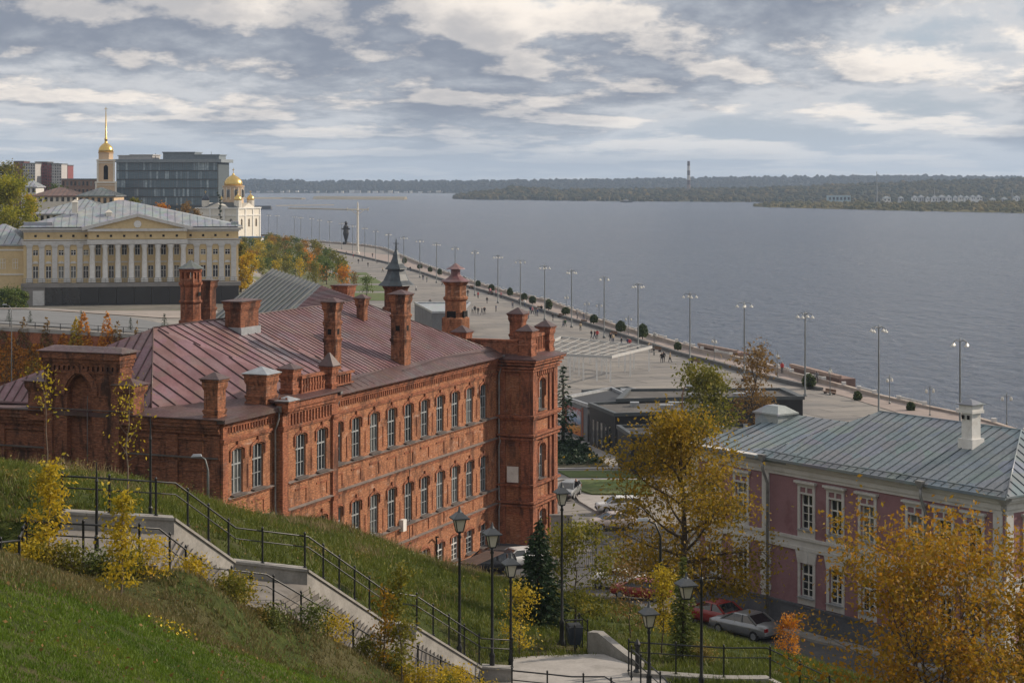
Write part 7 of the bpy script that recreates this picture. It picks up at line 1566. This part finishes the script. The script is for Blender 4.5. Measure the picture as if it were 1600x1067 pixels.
# ============================================================ CARS
GL_CAR = glass_mat('car_glass', (.012, .014, .017), (.03, .035, .04), .05)
def car(label, x, y, z, rz, paint, kind='hatch'):
    t = thing('parked_car', label, 'car', (x, y, z), rz); L_ = 4.3; W_ = 1.76; hs = W_/2
    lo = [(-2.15, .42), (-2.12, .78), (-1.2, .92), (1.9 if kind != 'sedan' else 1.35, .98), (2.08, .92), (2.15, .5)]
    roof = {'hatch': [(-1.25, .92), (-.45, 1.42), (.9, 1.46), (1.75, 1.36), (2.08, .96)], 'suv': [(-1.2, .98), (-.55, 1.6), (1.5, 1.64), (1.95, 1.5), (2.1, .98)], 'sedan': [(-1.2, .92), (-.4, 1.38), (.75, 1.40), (1.45, .98)]}[kind]
    def sec(xv):  # body section ring at x
        zt = np.interp(xv, [p[0] for p in lo], [p[1] for p in lo]); f = 1-.10*(abs(xv)/2.15)**4; zb = .24+.12*(abs(xv)/2.15)**6
        return [(xv, -hs*f*.9, zb), (xv, -hs*f, .45), (xv, -hs*f, zt*.72), (xv, -hs*f*.93, zt), (xv, 0, zt+.03), (xv, hs*f*.93, zt), (xv, hs*f, zt*.72), (xv, hs*f, .45), (xv, hs*f*.9, zb)]
    xs = [-2.15, -2.1, -1.9, -1.5, -1.2, -.6, 0, .6, 1.2, 1.6, 1.95, 2.1, 2.15]; s = MB(); rings = [sec(a) for a in xs]; vs = [q for r in rings for q in r]; n = 9; fs = [(i*n+k, (i+1)*n+k, (i+1)*n+(k+1) % n, i*n+(k+1) % n) for i in range(len(xs)-1) for k in range(n)]
    fs += [tuple(range(n)), tuple(range((len(xs)-1)*n, len(xs)*n))[::-1]]; s.add(vs, fs, True)
    rx = [p[0] for p in roof]; top = [p for p in roof[1:-1]]; tw = hs*.74
    a, b = roof[1], roof[-2]; s.hexa([(a[0], -tw, a[1]-.04), (b[0], -tw, b[1]-.04), (b[0], tw, b[1]-.04), (a[0], tw, a[1]-.04)], [(a[0]+.12, -tw*.9, a[1]+.02), (b[0]-.1, -tw*.9, b[1]+.02), (b[0]-.1, tw*.9, b[1]+.02), (a[0]+.12, tw*.9, a[1]+.02)])
    for sy in (-1, 1):
        s.beam((roof[0][0], sy*hs*.9, roof[0][1]), (a[0], sy*tw, a[1]-.03), .06); s.beam((roof[-1][0], sy*hs*.88, roof[-1][1]-.02), (b[0], sy*tw, b[1]-.03), .09); s.beam((.35, sy*hs*.9, .95), (.3, sy*tw, a[1]-.03), .06)
    s.build('body', paint, t)
    s = MB(); bot = [(roof[0][0]+.03, -hs*.88, .94), (roof[-1][0]-.03, -hs*.86, .94), (roof[-1][0]-.03, hs*.86, .94), (roof[0][0]+.03, hs*.88, .94)]; s.hexa(bot, [(a[0], -tw+.02, a[1]-.042), (b[0], -tw+.02, b[1]-.042), (b[0], tw-.02, b[1]-.042), (a[0], tw-.02, a[1]-.042)]); s.build('window_glass', GL_CAR, t)
    wm = MB(); wm.lathe([(.30, -.1), (.32, -.08), (.32, .08), (.30, .1)], 18); wm = wm.mesh('tyre', TYRE); rm = MB(); rm.lathe([(.2, -.105), (.19, .105)], 10); rm = rm.mesh('rim', TIN)
    for wx in (-1.32, 1.32):
        for sy in (-1, 1):
            w = bpy.data.objects.new('wheel', wm); COL.objects.link(w); w.parent = t; w.location = (wx, sy*(hs-.09), .32); w.rotation_euler = (R(90), 0, 0); r = bpy.data.objects.new('rim', rm); COL.objects.link(r); r.parent = w
    for sy in (-1, 1):
        s = MB(); s.hexa([(-2.17, sy*.55, .62), (-2.0, sy*.82, .62), (-1.95, sy*.80, .76), (-2.13, sy*.5, .76)][::sy], [(-2.19, sy*.55, .64), (-2.02, sy*.84, .64), (-1.97, sy*.82, .78), (-2.15, sy*.5, .78)][::sy]); s.build('headlight', LAMP_GLASS, t)
        s = MB(); s.box(2.06, 2.16, sy*.55, sy*.8, .68, .86); s.build('tail_light', mat('red_lens', (.35, .01, .01), .3), t)
    s = MB(); s.box(-2.17, -2.13, -.4, .4, .38, .55); s.build('bumper_grille', TYRE, t)
CW = mat('white_car_paint', (.66, .66, .65), .25, var=.03); CS = mat('silver_car_paint', (.30, .31, .32), .28, metal=.5, var=.05); CR = mat('red_car_paint', (.25, .03, .025), .25, var=.08); CD = mat('dark_car_paint', (.025, .028, .035), .25, var=.1); CP_ = mat('beige_car_paint', (.50, .42, .38), .3, var=.05)
def carpx(px, py, z, rz, paint, kind, label): v = atz(px, py, z); car(label, v.x, v.y, Gz(v.x, v.y)+.12, R(rz), paint, kind)
carpx(888, 776, 1.1, 75, CS, 'hatch', 'silver car half hidden by the corner of the brick tower')
carpx(968, 800, 1.1, 8, CW, 'hatch', 'white hatchback parked side on behind the yellow tree')
carpx(958, 826, 1.1, 15, CP_, 'sedan', 'pale pinkish car behind the iron fence')
carpx(808, 884, 1.1, 30, CW, 'hatch', 'white car parked at the foot of the brick tower')
carpx(762, 893, 1.1, 10, CD, 'suv', 'dark car under the rusty canopy by the brick wall')
carpx(968, 893, 2.6, -25, CW, 'sedan', 'white car behind the trunk of the yellow tree')
carpx(1003, 903, 3.2, -28, CR, 'hatch', 'dark red car behind the trunk of the yellow tree')
carpx(1118, 970, 4.9, -50, CR, 'sedan', 'red and white car in front of the mauve house plinth')
carpx(1165, 990, 5.0, -48, CS, 'sedan', 'silver sedan parked at the mauve house beside the downpipe')
s = MB(); s.box(-2.5, 2.5, -.7, .7, 2.0, 2.08); s.box(-2.4, -2.3, -1.1, -1.0, -.3, 2); s.box(2.3, 2.4, -1.1, -1.0, -.3, 2); v = atz(752, 872, 3.0); v.z = 1.0; tag(s.build('rusty_canopy', mat('rusty_sheet', (.07, .04, .03), .85, var=.3), None, v, R(66)), 'rusty sheet metal canopy over the dark parked car', 'canopy')

# ============================================================ PEOPLE (far figures on the promenade)
def person_mesh(stride, arm, seed):
    V = [(0,0,.95),(0,0,1.18),(0,0,1.42),(0,0,1.52),(0,0,1.63),(0,0,1.74), (.10,0,.90),(.12,stride*.5,.50),(.12,stride,.06),(.12,stride-.15,.03), (-.10,0,.90),(-.12,-stride*.4,.50),(-.12,-stride,.06),(-.12,-stride-.15,.03),
         (.20,0,1.40),(.27,-arm*.4,1.13),(.25,-arm,.90),(-.20,0,1.40),(-.27,arm*.4,1.13),(-.25,arm,.90)]
    E_ = [(0,1),(1,2),(2,3),(3,4),(4,5),(0,6),(6,7),(7,8),(8,9),(0,10),(10,11),(11,12),(12,13),(2,14),(14,15),(15,16),(2,17),(17,18),(18,19)]
    Rr = [.16,.15,.17,.07,.10,.085,.10,.075,.05,.04,.10,.075,.05,.04,.085,.06,.04,.085,.06,.04]
    me = bpy.data.meshes.new('p'); me.from_pydata(V, E_, []); o = bpy.data.objects.new('p', me); COL.objects.link(o); md = o.modifiers.new('s', 'SKIN')
    for v, r in zip(me.skin_vertices[0].data, Rr): v.radius = (r, r*.8)
    me.skin_vertices[0].data[0].use_root = True; o.modifiers.new('ss', 'SUBSURF').levels = 1
    dg = bpy.context.evaluated_depsgraph_get(); m2 = bpy.data.meshes.new_from_object(o.evaluated_get(dg)); bpy.data.objects.remove(o); return m2
BASES = [person_mesh(.0, .05, 1), person_mesh(.22, .18, 2), person_mesh(-.2, -.15, 3)]
SKIN = mat('skin', (.45, .27, .19), .6, var=.05); HAIR = mat('dark_hair', (.03, .022, .018), .7); TRS = [mat('dark_trousers', (.02, .022, .03), .9), mat('grey_trousers', (.09, .09, .10), .9), mat('blue_jeans', (.04, .06, .11), .9)]
JK = {'black': (.015, .015, .018), 'red': (.42, .03, .03), 'navy': (.02, .035, .10), 'grey': (.16, .16, .17), 'beige': (.42, .33, .22), 'white': (.6, .6, .58), 'green': (.05, .10, .05), 'pink': (.5, .2, .22)}
PM = {}
def person_variant(b, col, t):
    k = (b, col, t)
    if k in PM: return PM[k]
    me = BASES[b].copy(); me.name = 'person'; me.materials.clear(); jm = mat(col+'_jacket', JK[col], .9)
    for m in (TRS[t], jm, SKIN, HAIR, TYRE): me.materials.append(m)
    for p in me.polygons:
        c = p.center; i = 0 if c.z < .88 else 1
        if c.z < .09: i = 4
        if c.z > 1.50: i = 2 if c.z < 1.70 and c.y < .03 else 3
        if abs(c.x) > .2 and c.z < .93: i = 2
        p.material_index = i; p.use_smooth = True
    PM[k] = me; return me
PP = [(738,490),(742,490),(747,491),(753,492),(757,491),(924,529),(929,530),(933,530),(954,535),(958,536),(971,540),(981,542),(984,543),(1014,550),(1017,551),(1034,567),(1037,566),(1047,566),(907,517),(880,511),(883,511),(864,501),(829,490),(832,491),(837,494),(840,494),(801,482),
      (902,498),(912,500),(1222,583),(1276,598),(812,476),(820,479),(846,488),(775,463),(783,466),(766,460),(713,459),(706,462),(661,438),(667,441),(640,470),(672,478),(691,446),(641,424),(620,421),(612,432),(589,412),(582,402),(560,412),(541,398),(525,400),(604,448),(552,404),(566,409),(575,417),(598,425),(626,440),(650,455)]
PP += [(int(p), int(q)) for p, q in zip(np.random.default_rng(15).uniform(560, 860, 46), np.random.default_rng(16).uniform(404, 500, 46)) if 404+(p-560)*.27 < q < 425+(p-560)*.33 and abs(p-619) > 14]
rng = np.random.default_rng(77); PP.sort(); cc = {}
for i, (px, yb) in enumerate(PP):
    col = str(rng.choice(list(JK), p=[.34, .12, .16, .14, .08, .06, .05, .05])); b, t_i = int(rng.integers(0, 3)), int(rng.integers(0, 3)); v = atz(px, yb, .08); c = cc[col] = cc.get(col, 0)+1
    o = bpy.data.objects.new('person', person_variant(b, col, t_i)); COL.objects.link(o); o.location = v; o.rotation_euler = (0, 0, float(rng.uniform(0, 6.28))); s_ = float(rng.uniform(.95, 1.08)); o.scale = (s_*1.15, s_*1.15, s_)
    tag(o, 'person in a %s jacket on the promenade, %s in that colour from the left' % (col, ORD[c-1]), 'person', 'people strolling on the promenade')
v = atz(900, 776, 1.1); o = bpy.data.objects.new('person', person_variant(0, 'black', 0)); COL.objects.link(o); o.location = (v.x, v.y, 1.1); tag(o, 'person in a black jacket standing beside the silver car at the tower', 'person')
# benches and low dark blocks along the promenade
bmesh_b = MB(); bmesh_b.box(-1.2, 1.2, -.25, .25, .36, .46); seat = bmesh_b.mesh('seat', mat('bench_wood', (.16, .09, .05), .8)); bk = MB(); bk.box(-1.2, 1.2, .22, .28, .5, .85); back_ = bk.mesh('backrest', MATS['bench_wood']); lg_ = MB(); lg_.box(-.05, .05, -.22, .25, 0, .36); leg_ = lg_.mesh('leg', DARKMETAL)
BN = [(1290,624),(1160,604),(1080,575),(1020,556),(952,531),(905,513),(870,503),(836,491),(806,480),(760,467),(730,458),(700,448)]
for i, (px, yb) in enumerate(BN):
    v = atz(px+6, yb-7, .07); t = thing('bench', 'wooden bench behind the planter wall, %s from the right' % ORD[i], 'bench', v, R(-62), 'benches on the riverside walk')
    for nm, me, lo_ in (('seat', seat, (0, 0, 0)), ('backrest', back_, (0, 0, 0)), ('leg', leg_, (-1, 0, 0)), ('leg', leg_, (1, 0, 0))): o = bpy.data.objects.new(nm, me); COL.objects.link(o); o.parent = t; o.location = lo_
# ============================================================ ACROSS THE RIVER
D = 3700; s = MB(); z0 = -3; z1 = ZC-(252-HZ)/F*D; H = z1-z0; t = thing('power_station_chimney', 'tall striped factory chimney on the far bank', 'chimney', ((1076-800)/F*D, D, z0))
WB = mat('faded_white_band', (.45, .44, .44), .9); RB = mat('faded_dark_band', (.10, .07, .07), .9)
for i in range(5): a, b = H*(.36+.128*i), H*(.36+.128*(i+1)); s = MB(); s.lathe([(3.4-i*.16, a+.05), (3.3-i*.16, b)], 12); s.build('band', RB if i % 2 == 0 else WB, t)
s = MB(); s.lathe([(4.4, 0), (3.5, H*.36)], 12); s.build('shaft', mat('brick_grey_shaft', (.22, .17, .15), .9), t)
D = 2900; v = P(1370, 318, D)
def mast(label, px, yt, yb, D):
    s = MB(); z0, z1 = ZC-(yb-HZ)/F*D, ZC-(yt-HZ)/F*D; s.lathe([(1.5, -6), (.9, (z1-z0)*.5), (.35, z1-z0)], 4); s.lathe([(1.6, (z1-z0)*.3), (1.6, (z1-z0)*.34)], 6); tag(s.build('radio_mast', STEEL, None, ((px-800)/F*D, D, z0)), label, 'mast')
mast('thin lattice radio mast among the trees on the far bank', 1370, 268, 316, 2900); mast('shorter cream mast beside the row of white houses', 1460, 292, 314, 2700); mast('small mast right of the white houses', 1582, 295, 312, 2700)
D = 2750; t = block('terminal_hall', 'pale blue white hall with sloping ends on the far bank', 1294, 1329, 306, 315, D, 14, mat('pale_blue_wall', (.34, .44, .47), .8), 1, 6, ROOF_PALE, 'flat', .6, .5, z0=-3)
X_, Z_ = far_frame(D)
for i, (a, b, y0, y1, c) in enumerate(((1426,1434,309,315,'white'),(1436,1444,308,316,'grey'),(1448,1453,310,315,'white'),(1457,1465,309,316,'white'),(1467,1478,308,315,'grey'),(1480,1487,308,314,'white'),(1491,1496,309,314,'white'),(1499,1505,308,313,'cream'),(1508,1515,309,314,'white'),(1518,1524,308,312,'white'),(1526,1535,308,313,'white'),(1405,1412,310,315,'grey'),(1380,1392,310,315,'cream'),(1548,1556,312,316,'cream'),(1566,1574,311,316,'grey'),(1586,1594,309,314,'white'))):
    block('river_house', 'tiny %s house on the far right bank, between pixels of trees, %s along the row' % (c, ORD[i]) if False else 'tiny %s house among the trees on the right bank, %s in the row' % (c, ORD[i]), a, b, y0, y1, 2620+(i % 3)*60, 9, {'white': WHITE, 'grey': LGREY, 'cream': CREAM}[c], 1, 2, ROOF_PALE, 'hip', .4, .5, peak=3, z0=-3)['group'] = 'houses on the far right bank'
rng = np.random.default_rng(8)
for i in range(26):
    px = 402+i*12+rng.uniform(-4, 4)
    if px > 730: break
    w = rng.uniform(3, 9); block('port_building', 'tiny pale port building on the horizon shore, %s from the left' % ORD[i], px, px+w, 299.6-rng.uniform(0, 2.5), 302, 5350, 20, [WHITE, LGREY, CREAM][i % 3], 0, 0, ROOF_PALE, 'flat', z0=-4)['group'] = 'port buildings on the horizon shore'
t = thing('river_ship', 'small grey ship anchored near the opposite bank', 'ship', atz(979, 316.5, -4)); s = MB(); s.hexa([(-9, -2, 0), (9, -2, 0), (9, 2, 0), (-9, 2, 0)], [(-12, -2.6, 2.4), (12, -2.6, 2.6), (12, 2.6, 2.6), (-12, 2.6, 2.4)]); s.build('hull', mat('ship_grey', (.12, .13, .14), .6), t); s = MB(); s.box(-5, 3, -2, 2, 2.5, 4.6); s.box(-.1, .1, -.1, .1, 4.6, 11); s.build('deckhouse', LGREY, t)
for px0, px1, yb, lb in ((398, 423, 326, 'dark pier reaching into the river right of the church'),): 
    p, q = atz(px0, yb, -3), atz(px1, yb, -3); s = MB(); s.box(p.x, q.x, p.y, p.y+14, -5, -1); s.box(p.x, q.x, p.y, p.y+.5, -1.0, .4); t = tag(s.build('pier', mat('pier_dark', (.08, .08, .085), .9)), lb, 'pier')
# ------------------------------------------------------------ haze between here and the horizon
hz = MB(); hz.box(-5500, 8500, -60, 9000, -6, 125); o = hz.build('haze', []); tag(o, kind='stuff')
m = bpy.data.materials.new('haze_air'); m.use_nodes = True; g = NT(m.node_tree); g.n.clear()
g.node('ShaderNodeOutputMaterial', ins={'Volume': g.node('ShaderNodeVolumePrincipled', ins={'Color': (.60, .76, 1.0), 'Density': 0.85e-4, 'Anisotropy': .2}).outputs[0]})
o.data.materials.append(m)
scene.cycles.volume_bounces = 0; scene.cycles.max_bounces = 6; scene.cycles.transparent_max_bounces = 8
scene.cycles.volume_step_rate = 10.0
